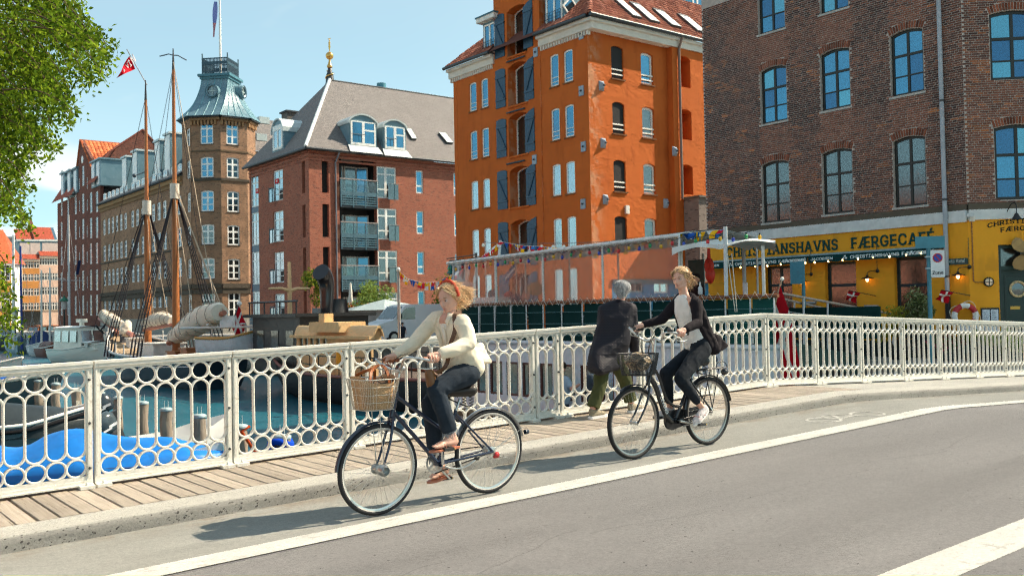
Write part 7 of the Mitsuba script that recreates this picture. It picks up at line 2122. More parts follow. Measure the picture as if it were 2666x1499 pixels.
for j,(t,ch) in enumerate(((.66,'A'),(.46, 'V'),(.30,'I'),(.14, 'N'))):
 b=meshkit.text_mesh(ch,1.0, .02,bold=True);v=b.vertices;h=.52*(1-t);base=lerp(lerp(A_,C_,t),lerp(B_,C_,t),.70);U_=(A_-C_)/np.linalg.norm(A_-C_);V_=(A_-B_)/np.linalg.norm(A_-B_)
 m.add(base+v[:,:1]*U_*h*.8+v[:,1:2]*V_*h*.95+np.array([0,-.30, 0])+v[:,2:]*[0,-1,0],b.faces,(.66, .6,.6))
put('letters', m,'cloth',PN)
RB=thing('lifeboat','white clinker rowing boat with a varnished rail hung behind the schooner','boat')
A_,B_=S_(516,885,45.5),S_(664,872,44);C_=(A_+B_)/2;L=float(np.linalg.norm((B_-A_)[:2]))
frb=Fr(C_[0],C_[1],math.degrees(math.atan2(B_[1]-A_[1],B_[0]-A_[0])),C_[2]-.85)
m=MB();p,q=hull(m,L,1.5,1.05,.8,.85,(.66,.67,.68),0,.8,.55,.15);frb.put('hull',m,'satin',RB)
m=MB();gunwale(m,p,q, .07,(.58,.30, .08));frb.put('varnished_rail',m,'gloss', RB)
m=MB();deck(m, p,q,(.45,.30, .14),-.2);frb.put('thwarts',m,'satin',RB)
m=MB()
for x in (-.8, .8):m.tube([(x,.5,.9),(x,.5,1.5),(x,-.5,1.5)],.05,(.68, .68,.66),6)
m.tube([(-2.2, 0,1.35),(2.0, 0,1.35)],.06, (.68,.68,.66),6);m.box((-.25,-.3,1.35),(.35,.3,1.9),(.70,.70,.68));frb.put('davits',m,'satin',RB)
k=thing('quay_flag','red and white flag leaning from a short staff behind the white rowing boat','flag');a,b=S_(623,790,46),S_(596,862,46)
m=MB().tube([a,b],.035,(.05, .05,.06),6);m.ball(a,.12,(.75,.74, .72),2);put('pole',m,'satin',k);m=MB();danish(m, a+(b-a)*.06,b-a,(.45,0,-1.0),1.0,1.1,.1,1);put('cloth', m,'cloth',k)

# smaller boats farther down the canal
def motorboat(name,lab,x,yw, deg,L, B,fb,hc,cab=None,hood=None, z0=.9):
 P_=at(x,yw,2, ZW);fr=Fr(P_[0],P_[1],deg);k=thing(name,lab,'boat')
 m=MB();p,q=hull(m,L, B,fb*1.35,fb, fb*.95,hc,0,.85,.5,.3);fr.put('hull',m,'gloss',k)
 m=MB();gunwale(m,p,q,.06,(.66,.64, .56));fr.put('rail', m,'satin',k);m=MB();deck(m, p,q,(.60,.58, .50),-.02);fr.put('deck',m, 'satin',k)
 if cab:cabin(fr,k,*cab)
 if hood:
  m=MB();x0,x1,w,z1,c=hood
  for a,b in zip(np.linspace(-1,1,9),np.linspace(-1,1,9)[1:]):
   za,zb=z1-(z1-fb)*abs(a)**3,z1-(z1-fb)*abs(b)**3;m.quad((x0,a*w/2,za),(x1,a*w/2,za),(x1,b*w/2,zb),(x0,b*w/2,zb),c)
   m.quad((x0, a*w/2, za),(x0,b*w/2,zb),(x0,b*w/2,fb),(x0,a*w/2,fb),c);m.quad((x1,a*w/2,za),(x1,b*w/2,zb),(x1+.6,b*w/2*.9,fb), (x1+.6,a*w/2*.9,fb), c)
  fr.put('hood',m,'tarpaulin',k)
  m=MB();m.box((x0-.02,-w*.28,fb+.3),(x0-.005,w*.28,z1-.2),(.3, .3,.3))
  for s in (-1,1):m.box((x0+.3,s*w*.47-.01,fb+.35),(x1-.2,s*w*.47+.02, z1-.35),(.3,.3,.3))
  fr.put('hood_window',m,'glass_pale',k)
 return fr,k
CRB=(.66,.64,.55)
fr,k=motorboat('cabin_cruiser','cream cabin cruiser with large windows and a dark band round its hull',215,944,-78,8.0, 3.0,1.15,CRB, (-2.6, 1.6,2.5,2.2,1.15,3.0,CRB,3, 'glass_pale', 'wheel_house',.5))
cabin(fr,k,1.4,3.0,2.0,1.3,1.15,1.75,CRB,2,'glass_dark', 'fore_cabin', .5)
m=MB();m.box((-.3,-.12,3.1), (.1,.12,3.4), CRB);m.box((-.5,-.3, 3.4),(.3,.3,3.7),CRB);fr.put('radar',m,'satin',k)
motorboat('blue_hood_boat','small white motor boat under a navy blue hood',105,926,-96,6.2, 2.5,.95,(.60, .62,.60),None,(-2.4, .6,2.3,2.6,(.010,.035,.13)))
motorboat('brown_rowing_boat','low brown wooden boat next to the blue hooded one',136,929,-80,5.0, 1.9,.9,(.16,.05,.025),None, (-1.6, .8,1.5,1.55,(.13,.04,.02)))
motorboat('grey_blue_yacht', 'grey-blue hulled boat with a small white cabin left of the blue hood',45,920,-100, 7.0,2.6,1.3,(.28,.40,.44),(-1.6,1.2,1.9,1.5,1.3, 2.2,(.62,.62, .58),2,'glass_dark'))
motorboat('varnished_motor_launch', 'varnished wooden launch with a long cabin in front of the far houses',118,893,-150,11,3.2,1.5,(.62,.50, .32),(-3.6,2.2,2.6,2.2,1.5, 2.8,(.30,.09, .03),4,'glass_dark', 'cabin',.3,(.34,.12, .05)))
motorboat('white_canopy_tour_boat', 'long pale boat with a flat white canopy at the end of the canal',90, 884,-170,12,3,1.2,(.40,.42, .42),(-5,4.5, 2.8,2.6,1.2,4.0,(.10,.13,.14),5,'glass_dark','canopy',.1,(.70, .69,.64)))
motorboat('dark_moored_boat','dark boat with a grey cabin at the left edge behind the leaves',10,912,-95, 8,2.8, 1.3,(.03,.035,.04),(-2,2,2.2,1.8,1.3,3.0, (.10,.09,.09),3,'glass_dark','cabin',.3,(.35,.37,.40)))
for x,yt_,yb_, c,w,lab in ((35,612, 865,(.66,.67, .66),.16,'tall white yacht mast before the white gable at the far left'),(57,640,880,(.012,.04,.22),.13, 'dark blue yacht mast leaning slightly at the far left'),(108, 703,868,(.66, .64,.58),.11, 'short white mast before the ochre house'),(130, 697,872,(.68, .66,.62),.12, 'short white mast with crosstrees before the pink house'),(182,560,880,(.45, .46,.47),.13, 'grey yacht mast before the dark red warehouse')):
 Y=105.0;a,b=at(x-(4 if x in (57,182) else 0),yt_,1,Y),at(x,yb_,1,Y);k=thing('yacht_mast',lab,'mast','bare yacht masts down the canal')
 m=MB().tube([(a[0],Y,a[2]), (b[0], Y,-1.2)],[w*.7,w],c, 8);put('spar',m,'satin',k)
 m=MB()
 for s in (-1, 1):m.tube([(a[0],Y,a[2]-.3),(b[0]+s*1.4,Y,-.8)], .016,(.4,.4,.4),4)
 if x>100:
  z=at(x,725+(x==182)*5,1,Y)[2];m.tube([(b[0]-1.5,Y,z),(b[0]+1.5,Y,z)],.03,c, 5)
 put('stays',m,'satin',k)
 if x==182:m=MB().quad((a[0]+.9,Y,at(195,678,1,Y)[2]),(a[0]+1.2,Y,at(195,678, 1,Y)[2]),(a[0]+.95,Y,at(195,715,1, Y)[2]),(a[0]+.65,Y,at(195,715,1,Y)[2]),(.015,.02,.06));put('pennant', m,'cloth',k)

 # bicycles
def bike_frame(Xf,Xr, Y):
 """bike-local axes: s forward (-X), z up from the road under the wheels, w to the far side (+Y)"""
 zf,zr_=float(zroad(Xf)),float(zroad(Xr))
 def P(s,z,w=0.0):
  x=Xr-s;t=s/(Xr-Xf)
  return np.array([x, Y+w,zr_+(zf-zr_)*t+0.012+z])
 def Q(px,py,w=0.0):
  p=at(px,py,1,Y+w);s=Xr-p[0];t=s/(Xr-Xf)
  return s,p[2]-(zr_+(zf-zr_)*t)-0.012
 return P,Q
def wheel(parent,name,P,s,R, tyre=.019,rimc=(.62, .61,.57),tyrec=(.02, .02,.02),wall=None,spokes=36,drum=False,spin=0.0,deep=.016):
 k=newkey(name,parent);c=P(s,R);t=np.linspace(0,2*PI,57)[:-1]+spin
 ring= lambda r,w=0:[P(s+r*math.cos(a),R+r*math.sin(a),w) for a in t]
 m=MB().tube(ring(R-tyre*.9),tyre,tyrec,10,closed=True);put('tyre',m,'rubber',k)
 if wall is not None:
  for w in (-1,1):
   m=MB();a=np.array(ring(R-tyre*1.5,w*tyre*.86));b=np.array(ring(R-tyre*2.05,w*tyre*.80));n=len(a);i=np.arange(n);j=(i+1)%n
   m.add(np.vstack([a,b]),np.stack([i,j,j+n,i+n], 1),wall);put('tyre_wall',m, 'satin',k)
 m=MB();secs=[(R-tyre*1.75,-.012),(R-tyre*1.75,.012),(R-tyre*1.75-deep,.008), (R-tyre*1.75-deep,-.008)]
 rr=[np.array(ring(r, w)) for r,w in secs];n=len(t);i=np.arange(n);j=(i+1)%n
 for q in range(4):
  m.add(np.vstack([rr[q],rr[(q+1)%4]]),np.stack([i,j,j+n,i+n],1),rimc)
 put('rim',m,'polished',k)
 m=MB()
 for q in range(spokes):
  a=2*PI*q/spokes+spin;side=1 if q%2 else -1;b=a+(0.95 if (q//2)%2 else -0.95)
  m.tube([P(s+.026*math.cos(b),R+.026*math.sin(b),side*.03),P(s+(R-.05)*math.cos(a), R+(R-.05)*math.sin(a),0)],.0012,(.55,.55, .53),4,cap=False)
 put('spokes', m,'polished', k,kind='stuff')
 m=MB();r=.042 if drum else .02
 m.lathe([(.008,-.055),(.008,-.045),(r,-.04),(r,-.032),(r*.72,-.028),(r*.72,.028),(r,.032), (r,.04),(.008,.045), (.008, .055)],(.52,.52,.50),c,(0,1,0),14);put('hub',m,'polished',k)
 return k
def mudguard(parent,P,s,R,a0,a1,col,r=.036,bsdf='gloss', name='mudguard'):
 t=np.radians(np.linspace(a0,a1,30));m=MB();prof=np.linspace(-1,1,7)
 V=np.array([[P(s+(r+R-.012-.012*q*q)*math.cos(a),R+(r+R-.012-.012*q*q)*math.sin(a), .028*q) for q in prof] for a in t])
 i=np.arange(len(t)-1)[:,None]*7+np.arange(6)[None];m.add(V.reshape(-1,3),np.stack([i,i+7,i+8,i+1],-1).reshape(-1,4),col);put(name,m, bsdf,parent)
NAV,STL=(.010, .018,.045),(.58,.58, .56)

# first bicycle: navy frame, white wire basket
B1X=(3.70,4.765,6.455)
P,Q=bike_frame(*B1X)
WB1=B1X[1]-B1X[0];R1=.348
B1=thing('bicycle','navy bicycle with a white wire basket under the woman in the cream shirt','bicycle','ridden bicycles')
wheel(B1,'front_wheel',P,WB1,R1,.019,(.66, .65,.60),(.022,.022, .024), (.55,.53,.48),36,True,.05)
wheel(B1,'rear_wheel',P,0,R1,.019,(.66,.65,.60),(.022,.022,.024),(.55, .53,.48),36,True,.2)
mudguard(B1,P, WB1,R1,5,112, (.03,.04,.06));mudguard(B1, P,0,R1,12,168,(.40,.42,.44),bsdf='polished')
bb=np.array(Q(1141,1206));ht,hb=np.array(Q(1031,1024)),np.array(Q(1021,1078));sc_=np.array(Q(1187, 1068));fh=np.array([WB1,R1]);rh=np.array([0,R1])
bb[1]=max(bb[1],.27)
m=MB();A2= lambda q,w=0:P(q[0],q[1],w)
m.tube([A2(hb+(hb-ht)*.12),A2(ht+(ht-hb)*.12)],.021,NAV, 12)
m.tube([A2(hb*.85+ht*.15),A2(bb)],.0165,NAV,12)
sm=bb+(sc_-bb)*.56
m.tube([A2(ht*.9+hb*.1),A2(sm)],.0155,NAV, 12)
m.tube([A2(bb),A2(sc_)],.0155,NAV,12)
for w in (-1,1):
 m.tube([A2(sc_-(sc_-bb)*.06,w*.016),A2(rh+(.03,.03),w*.055),A2(rh,w*.058)],.0085,NAV,8)
 m.tube([A2(bb,w*.025),A2(bb*.6+rh*.4,w*.04),A2(rh,w*.058)],.010,NAV,8)
m.lathe([(.022,-.035),(.022, .035)],NAV,A2(bb),(0,1,0),14)
put('frame',m, 'gloss',B1)
m=MB();fd=(hb-ht)/np.linalg.norm(hb-ht)
for w in (-1,1):
 m.tube(curve([A2(hb+fd*.04, w*.022),A2(hb+fd*.16,w*.045),A2(fh*.45+(hb+fd*.2)*.55-(.006,0),w*.05),A2(fh, w*.052)],14), np.linspace(.012,.008,14),NAV,8)
m.tube([A2(hb+fd*.035,-.035),A2(hb+fd*.035,.035)],.017,NAV,8)
put('fork',m,'gloss', B1)
gn,gf=at(1120, 934,1, B1X[2]-.27),at(1014, 937,1, B1X[2]+.27)
stem=A2(ht+(ht-hb)*.12);top=np.array(A2(np.array(Q(1040, 968))))
m=MB().tube([stem,top],.0125,STL,10);put('stem',m,'polished',B1)
GDIR=np.array([1.0,0, -.05])
grips1=[]
m=MB();pts=curve([gn+GDIR*.06+np.array([0, .0,0]),gn-GDIR*.08,gn-GDIR*.17+[0, .08,.0],top+[-.03,-.08,.02],top,top+[-.03,.08,.02],gf-GDIR*.17+[0,-.08,0],gf-GDIR*.08,gf+GDIR*.06],50)
m.tube(pts,.0112,STL, 10);put('handlebar', m,'polished', B1)
for g in (gn,gf):
 m=MB().tube([g-GDIR*.065,g+GDIR*.075],.0165,rgb('8a4a26'),12);m.ball(g+GDIR*.076,.019,rgb('6e3a1e'),1);put('grip',m,'satin',B1)
 sg_=-1 if g is gn else 1
 m=MB().tube(curve([g-GDIR*.10+[0,0,-.02], g-GDIR*.10+[-.02,0,-.05],g+[-.03,-.0,-.075],g+GDIR*.05+[0,0,-.062]],10),.006,STL,6);put('brake_lever',m, 'polished',B1)
m=MB().lathe([(0,.035),(.02, .032), (.028, .018), (.03,0),(.0,0)],STL, top+[-.03,-.09,.02], (0,0,1),14);put('bell',m,'polished',B1)
m=MB().box((-.05,-.03,0),(.03,.03,.02),STL);m.v=[v+top+[-.02,0, .0] for v in m.v];put('clamp',m,'polished',B1)
for i,(a,b) in enumerate(((gn-GDIR*.1,-.01),(gf-GDIR*.1, .01))):
 m=MB().tube(curve([a,a+[-.10,.1*(1 if i==0 else -1),.03],A2(ht)+[-.07,b,.02],A2(hb)+[-.01, b,-.02]],16), .003,(.02,.02,.02),5);put('brake_cable',m,'satin',B1)
pn=at(1163,1168,1,B1X[2]-.16);pf=at(1158,1243,1,B1X[2]+.16)
m=MB();n=40;t=np.linspace(0, 2*PI,n+1)[:-1]
ro=[A2(bb,.05)+np.array([math.cos(a),0,math.sin(a)])*(.088 if i%2 else .083) for i,a in enumerate(t)]
ri=[A2(bb,.05)+np.array([math.cos(a),0,math.sin(a)])*.066 for a in t];i=np.arange(n);j=(i+1)%n
m.add(np.vstack([ro,ri]),np.stack([i,j,j+n,i+n],1),STL)
for a in np.arange(5)*2*PI/5:m.bar(A2(bb,.05),A2(bb,.05)+np.array([math.cos(a),0,math.sin(a)])*.07,.006,.018,STL)
put('chain_ring',m,'polished',B1)
for e,w in ((pn,-.085),(pf,.085)):
 q=np.array([e[0],B1X[2]+w,e[2]]);m=MB().tube([A2(bb,w*.8),q],[.013,.009],STL,8);m.tube([q, e],.006,STL,6);put('crank', m,'polished', B1);pedal(B1, e,None)
m=MB();ce=A2(rh,.05)
for dz, r0,r1 in ((1, .085,.036),(-1,.085, .036)):m.bar(A2(bb,.05)+[0, 0,dz*r0],ce+[0,0,dz*r1],.006,.009, (.05,.045,.04))
put('chain',m, 'metal',B1)
m=MB().lathe([(.01,-.02),(.034,-.02),(.036,0),(.034,.02),(.01,.02)],(.25,.25, .25),ce,(0,1, 0),14);put('sprocket',m,'polished',B1)
sp=A2(sc_+(sc_-bb)*.22)
m=MB().tube([A2(sc_), sp],.0125,STL,10);put('seat_post', m,'polished', B1)
def saddle(parent,c,col):
 body=m3.Manifold.batch_hull([m3.Manifold.sphere(r,16).translate((c+np.array(o)).tolist()) for r,o in ((.028,(-.16,0,.01)),(.045,(-.02,0,.012)),(.05,(.08, .055,.02)),(.05,(.08,-.055, .02)))])
 m=MB().mesh(body,col,40);put('saddle',m,'satin', parent)
 m=MB()
 for y in (-.05,.05):
  t=np.linspace(0,8*PI,50);m.tube([c+np.array([.08+.017*math.cos(a),y+.017*math.sin(a),-.12+.10*a/t[-1]]) for a in t],.0035,(.04,.04, .04),5)
 m.tube([c+[-.15,0,-.02],c+[0,0,-.09],c+[.10,0,-.12]],.006,(.05,.05,.05),5);put('saddle_spring',m, 'metal',parent,kind='stuff')
saddle(B1,sp+[0,0,.05],(.02, .015,.012))
m=MB().lathe([(0,.02),(.026, .018), (.026, -.02), (0,-.025)],rgb('a2181c'),A2((-.05, .31),-.03),(1,0,0),10);put('rear_reflector',m,'gloss',B1)
m=MB().lathe([(0,.02),(.02,.015),(.02,-.02)],(.012,.02,.035),A2((-R1-.06,.46)),(1,0, 0),10);put('tail_light',m,'gloss', B1)
m=MB().tube([A2((.03, R1),-.06),A2((-R1*.98,R1+.16),-.035)],.003,(.6,.58,.52),5);put('guard_stay', m,'polished', B1)
m=MB().tube(curve([A2(bb+(-.03,-.02),-.05),A2(bb+(-.16,-.05),-.09),A2(bb+(-.30,.005),-.10)],10),.009,(.5, .5,.48),7);m.ball(A2(bb+(-.31,.008),-.10),.016,(.03,.03,.03),1,(1.8,1,1));put('kickstand', m,'polished', B1)
m=MB().lathe([(.03,-.05),(.045,-.02),(.045,.02),(.03,.05)],(.5, .5,.49),A2(fh,-.075),(0,1,0),14);put('hub_dynamo',m,'polished',B1)
def wire_basket(parent,T0,sx,sy,hz, taper, col,nx,ny,nz, r,rim_r,bsdf='polished',M=None):
 """open basket hanging from its rim: T0 centre of the rim"""
 m=MB()
 def ringp(t,n=40):
  k=1-(1-t)*taper;a=np.linspace(0,2*PI,n+1)[:-1]
  c,s=np.cos(a),np.sin(a);p=5.0
  x=np.sign(c)*np.abs(c)**(2/p)*sx/2*k;y=np.sign(s)*np.abs(s)**(2/p)*sy/2*k
  return np.stack([T0[0]+x,T0[1]+y, T0[2]-hz*(1-t)+0*x], 1)
 for i, t in enumerate(np.linspace(0,1,nz)):
  m.tube(ringp(t),rim_r if i==nz-1 else r, col,6, closed=True)
 put('rings',m,bsdf,parent,kind='stuff')
 m=MB();top_,bot=ringp(1,nx),ringp(0,nx)
 for a, b in zip(top_,bot):m.tube([a,b],r, col,4)
 for f in np.linspace(-.85,.85,ny):
  m.tube([(T0[0]-sx/2*(1-taper),T0[1]+f*sy/2*(1-taper),T0[2]-hz),(T0[0]+sx/2*(1-taper),T0[1]+f*sy/2*(1-taper),T0[2]-hz)],r,col,4)
 put('wires',m,bsdf,parent,kind='stuff')
bk=newkey('basket',B1);T0=np.array(P(*Q(970,985)))
wire_basket(bk,T0,.33,.36,.235,.26, (.66,.63,.56),34,8,5,.0022, .0045)
m=MB()
for w in (-.06,.06):m.tube([T0+[.02,w,-.235],A2(fh+(-.02,.0),w)],.004, STL,5)
put('basket_stay',m,'polished',B1)
BG=thing('straw_bag', 'woven straw bag with brown leather handles standing in the white wire basket','bag')
def straw(p,n, uv):
 r=dr.floor(p.z/.0085);a=(p.x+p.y)/.014+.5*(r-2*dr.floor(r/2));f=a-dr.floor(a)
 g=cell_rand(dr.floor(a),r,2)
 return mix((.36,.205,.10),(.60,.39,.22),g*.6+.4*noise((p.x+p.y)*8,p.z*8,2))*(.55+.45*smoothstep(0,.25,f)*smoothstep(1, .75,f))
pmat('straw_weave',straw,.85)
m=MB();n=48;rows=[]
for t in np.linspace(0,1,22):
 a=np.linspace(0,2*PI,n+1)[:-1];c,s=np.cos(a),np.sin(a);p=3.6
 kx,ky=.118+.026*t,.120+.035*t
 rip=.004*(int(t*21)%2)
 rows.append(np.stack([T0[0]+.0+np.sign(c)*np.abs(c)**(2/p)*(kx+rip),T0[1]+np.sign(s)*np.abs(s)**(2/p)*(ky+rip), T0[2]-.228+.225*t+.03*t*np.cos(a*2)],1))
V=np.array(rows);i=np.arange(21)[:, None]*n+np.arange(n)[None];j=np.arange(21)[:,None]*n+(np.arange(n)[None]+1)%n
m.add(V.reshape(-1,3),np.stack([i,j,j+n,i+n],-1).reshape(-1,4), (.5,.3,.2));put('woven_body',m,'straw_weave',BG)
m=MB().add(V[-4],[[0, q,q+1] for q in range(1,n-1)],(.06,.035,.02));put('inside',m,'matte', BG)
for w,lift in ((-.10, .13),(.12,.10)):
 c=curve([T0+[-.085,w,-.05], T0+[-.075,w,.02],T0+[-.02,w*.6+.0, lift-.045],T0+[.05,w*.6,lift-.03], T0+[.085,w,.0],T0+[.088,w,-.05]],22)
 m=MB();
 for a, b in zip(c,c[1:]):m.bar(a,b,.022,.006,rgb('8a4a1e'),up=(0,1,0) if abs((b-a)[2])>.001 else (0,0,1))
 put('handle', m,'satin',BG)

 # second bicycle: black step-through
B2X=(6.66,7.75,6.63)
P,Q=bike_frame(*B2X)
WB2=B2X[1]-B2X[0];R2=.352
B2=thing('bicycle','black step-through bicycle with a mesh basket under the woman in the blazer','bicycle','ridden bicycles')
BLK2=(.012,.013,.016)
wheel(B2,'front_wheel',P,WB2,R2,.021,(.30, .29,.27),(.015,.015, .016), None,36,False,.1)
wheel(B2,'rear_wheel',P,0,R2,.021,(.30,.29,.27),(.015,.015,.016),None, 36,True,.25)
mudguard(B2,P, WB2,R2,60,108,BLK2);mudguard(B2,P, 0,R2,-172+360-40+22, 8,BLK2)
bb=np.array(Q(1757,1094));ht,hb=np.array(Q(1700,950)),np.array(Q(1688, 996));fh=np.array([WB2,R2]);rh=np.array([0,R2]);sc_=np.array(Q(1800,985));bb[1]=max(bb[1], .27)
A2= lambda q,w=0:P(q[0],q[1],w)
m=MB();m.tube([A2(hb+(hb-ht)*.15),A2(ht+(ht-hb)*.2)],.021,BLK2, 12)
m.tube(curve([A2(hb*.7+ht*.3),A2(np.array(Q(1712, 1020))),A2(np.array(Q(1731, 1074))),A2(bb+(.04,.0))],20),.026, BLK2,12)
m.tube(curve([A2(ht*.9+hb*.1),A2(np.array(Q(1725, 1010))),A2(np.array(Q(1748, 1052))),A2(np.array(Q(1772, 1055))),A2(bb*.45+sc_*.55)],24),.0145,BLK2,10)
m.tube([A2(bb),A2(sc_)],.0165,BLK2, 12)
for w in (-1,1):
 m.tube([A2(sc_-(sc_-bb)*.08,w*.018),A2(rh,w*.06)],.009, BLK2,8);m.tube([A2(bb,w*.03),A2(rh,w*.06)],.011, BLK2,8)
put('frame',m, 'gloss',B2)
m=MB();fd=(hb-ht)/np.linalg.norm(hb-ht)
for w in (-1,1):
 m.tube(curve([A2(hb+fd*.03, w*.025),A2(hb+fd*.17,w*.05),A2(fh*.4+(hb+fd*.2)*.6-(.008,0),w*.052),A2(fh,w*.054)], 14),np.linspace(.0125,.0085,14),BLK2,8)
put('fork',m,'gloss', B2)
m=MB();pa,pb=A2(np.array(Q(1716,1030)),-.0285),A2(np.array(Q(1733,1078)),-.0285);d_=(pb-pa)/np.linalg.norm(pb-pa);n_=np.cross(d_,(0,-1,0))
b_=meshkit.text_mesh('LIVING',.038, .002,bold=True);v=b_.vertices;v=v*[.20/v[:,0].max(),1,1];m.add(pa+v[:,:1]*d_-(v[:,1:2]-.019)*n_+v[:,2:]*[0,-1,0],b_.faces,(.62,.62,.60));put('frame_lettering',m,'satin',B2)
gn,gf=at(1776, 868,1, B2X[2]-.27),at(1658, 856,1, B2X[2]+.27)
stem=A2(ht+(ht-hb)*.15);top=A2(np.array(Q(1706,882)))
m=MB().tube([stem,top],.0135,STL,10);put('stem',m,'polished',B2)
m=MB();pts=curve([gn+GDIR*.06,gn-GDIR*.07, gn-GDIR*.17+[0,.07,.0],top+[-.02,-.09,-.02],top, top+[-.02,.09,-.02], gf-GDIR*.17+[0,-.07, 0],gf-GDIR*.07,gf+GDIR*.06],50)
m.tube(pts,.0115,(.62,.62,.60),10);put('handlebar',m,'polished',B2)
for g in (gn,gf):
 m=MB().tube([g-GDIR*.05,g+GDIR*.085],.0175,(.02, .02,.02),12);put('grip',m,'rubber',B2)
 m=MB().tube(curve([g-GDIR*.08+[0,0,-.02], g-GDIR*.07+[-.02,0,-.05],g+[-.02,0,-.075],g+GDIR*.06+[0,0,-.065]],10),.006,STL,6);put('brake_lever',m,'polished',B2)
for i,(a,b) in enumerate(((gn-GDIR*.08,-.02),(gf-GDIR*.08,.02))):
 for dz in (.03,.07):
  m=MB().tube(curve([a,a+[-.10,.12*(1 if i==0 else -1),dz],A2(ht)+[-.10,b,.02+dz*.5],A2(hb)+[-.02, b,-.05]],16), .0028, (.02,.02,.02),5);put('brake_cable',m,'satin',B2)
m=MB().lathe([(0,.04),(.022, .035), (.03,.02),(.03,0),(0,0)],(.05,.05, .05),gn-GDIR*.14+[0, .03,.015],(0, 0,1),14);put('bell', m,'satin',B2)
bk=newkey('basket',B2);T0=np.array(P(*Q(1661,920)))
wire_basket(bk,T0,.32,.34,.21,.20,(.02,.022,.026),90,16, 26,.0016,.006,'satin')
m=MB().tube([T0+[.13, 0,-.19],A2(hb+fd*.02)],.008,(.03,.03,.03),6);put('basket_bracket',m,'satin', B2)
BG2=thing('patterned_bag','beige plastic bag with a dark spotted pattern lying in the black mesh basket', 'bag')
def spots(p,n, uv):
 a,b,w=voronoi((p.x+p.y*.6)*42,(p.z+p.y*.5)*42);g=noise((p.x+p.y)*12,p.z*12,1)
 base=mix((.36,.26,.15),(.52,.40,.25),g)
 return mix(base,mi.Color3f(.025,.018,.012),dr.select((a>.16)&(a<.34+.1*w),1.0,0.0))
pmat('spotted_plastic',spots,.28,specular=.6,clearcoat=.5)
b_=trimesh.creation.icosphere(subdivisions=4);v=b_.vertices.copy();nn=(meshkit.fbm(v*2.2+5, 4,3)[:,None]-.5)
v=v*(1+.35*nn)*[.125, .13,.095];v[:,2]*=np.where(v[:,2]>0,1.0,.9)
m=MB().add(v+T0+[0,0, -.085],b_.faces,(.5, .4,.3));put('bag',m, 'spotted_plastic',BG2)
pn=at(1822,1104,1,B2X[2]-.16);pf=at(1716,1086,1,B2X[2]+.16)
m=MB();body=m3.Manifold.batch_hull([m3.Manifold.cylinder(.028,r,r,24).rotate((90,0,0)).translate((A2(q,.062)).tolist()) for q, r in ((bb,.10),(rh,.05))]);m.mesh(body,BLK2,30);put('chain_guard',m,'gloss', B2)
m=MB().lathe([(.03,-.045),(.03,.045)],BLK2,A2(bb),(0,1,0),12);put('bottom_bracket',m,'gloss',B2)
for e,w in ((pn,-.085),(pf,.10)):
 q=np.array([e[0],B2X[2]+w,e[2]]);m=MB().tube([A2(bb,w*.8),q],[.014,.010],STL,8);m.tube([q, e],.006,STL,6);put('crank', m,'polished', B2);pedal(B2, e,None)
sp=A2(sc_+(sc_-bb)*.28);m=MB().tube([A2(sc_),sp], .0125, STL,10);put('seat_post',m,'polished',B2)
saddle(B2,sp+[0,0,.04],(.02, .02,.02))
rk=newkey('rear_rack',B2);za,zb=np.array(Q(1822,958)),np.array(Q(1900, 958));zz=(za[1]+zb[1])/2+.0
m=MB()
for w in (-.055,.055, 0):m.tube([A2((.20,zz),w),A2((-.26,zz),w)],.006, BLK2,6)
for s in (.18, .05,-.1,-.25):m.tube([A2((s,zz),-.06),A2((s,zz), .06)], .005,BLK2,6)
m.tube(curve([A2((-.10,zz),-.05),A2((-.12, zz+.045),-.04),A2((-.26,zz+.045),-.04),A2((-.27, zz),-.05)],12),.005, BLK2,6);put('platform',m,'satin',rk)
for w in (-.065,.065):
 for s in (.08,-.13):
  m=MB().tube([A2(rh+(0,.03),w),A2((s,zz), w*.85)],.005, BLK2,6);put('stay',m,'satin',rk)
m=MB().lathe([(0,.03),(.03,.025),(.034,-.02),(0,-.03)],(.02,.02,.022), A2((-.29,zz-.05)),(1,0,0),12);put('rear_lamp',m, 'gloss',B2)
m=MB().lathe([(0,.036),(.022,.03),(.026,.02)],rgb('b4161a'),A2((-.295, zz-.05)),(1,0,0),12);put('rear_lens',m,'gloss',B2)
m=MB().tube([A2(bb+(-.06,-.06),-.06),A2(bb+(-.30, -.02), -.09)],.009,(.3,.3,.3),7);put('kickstand',m,'polished', B2)

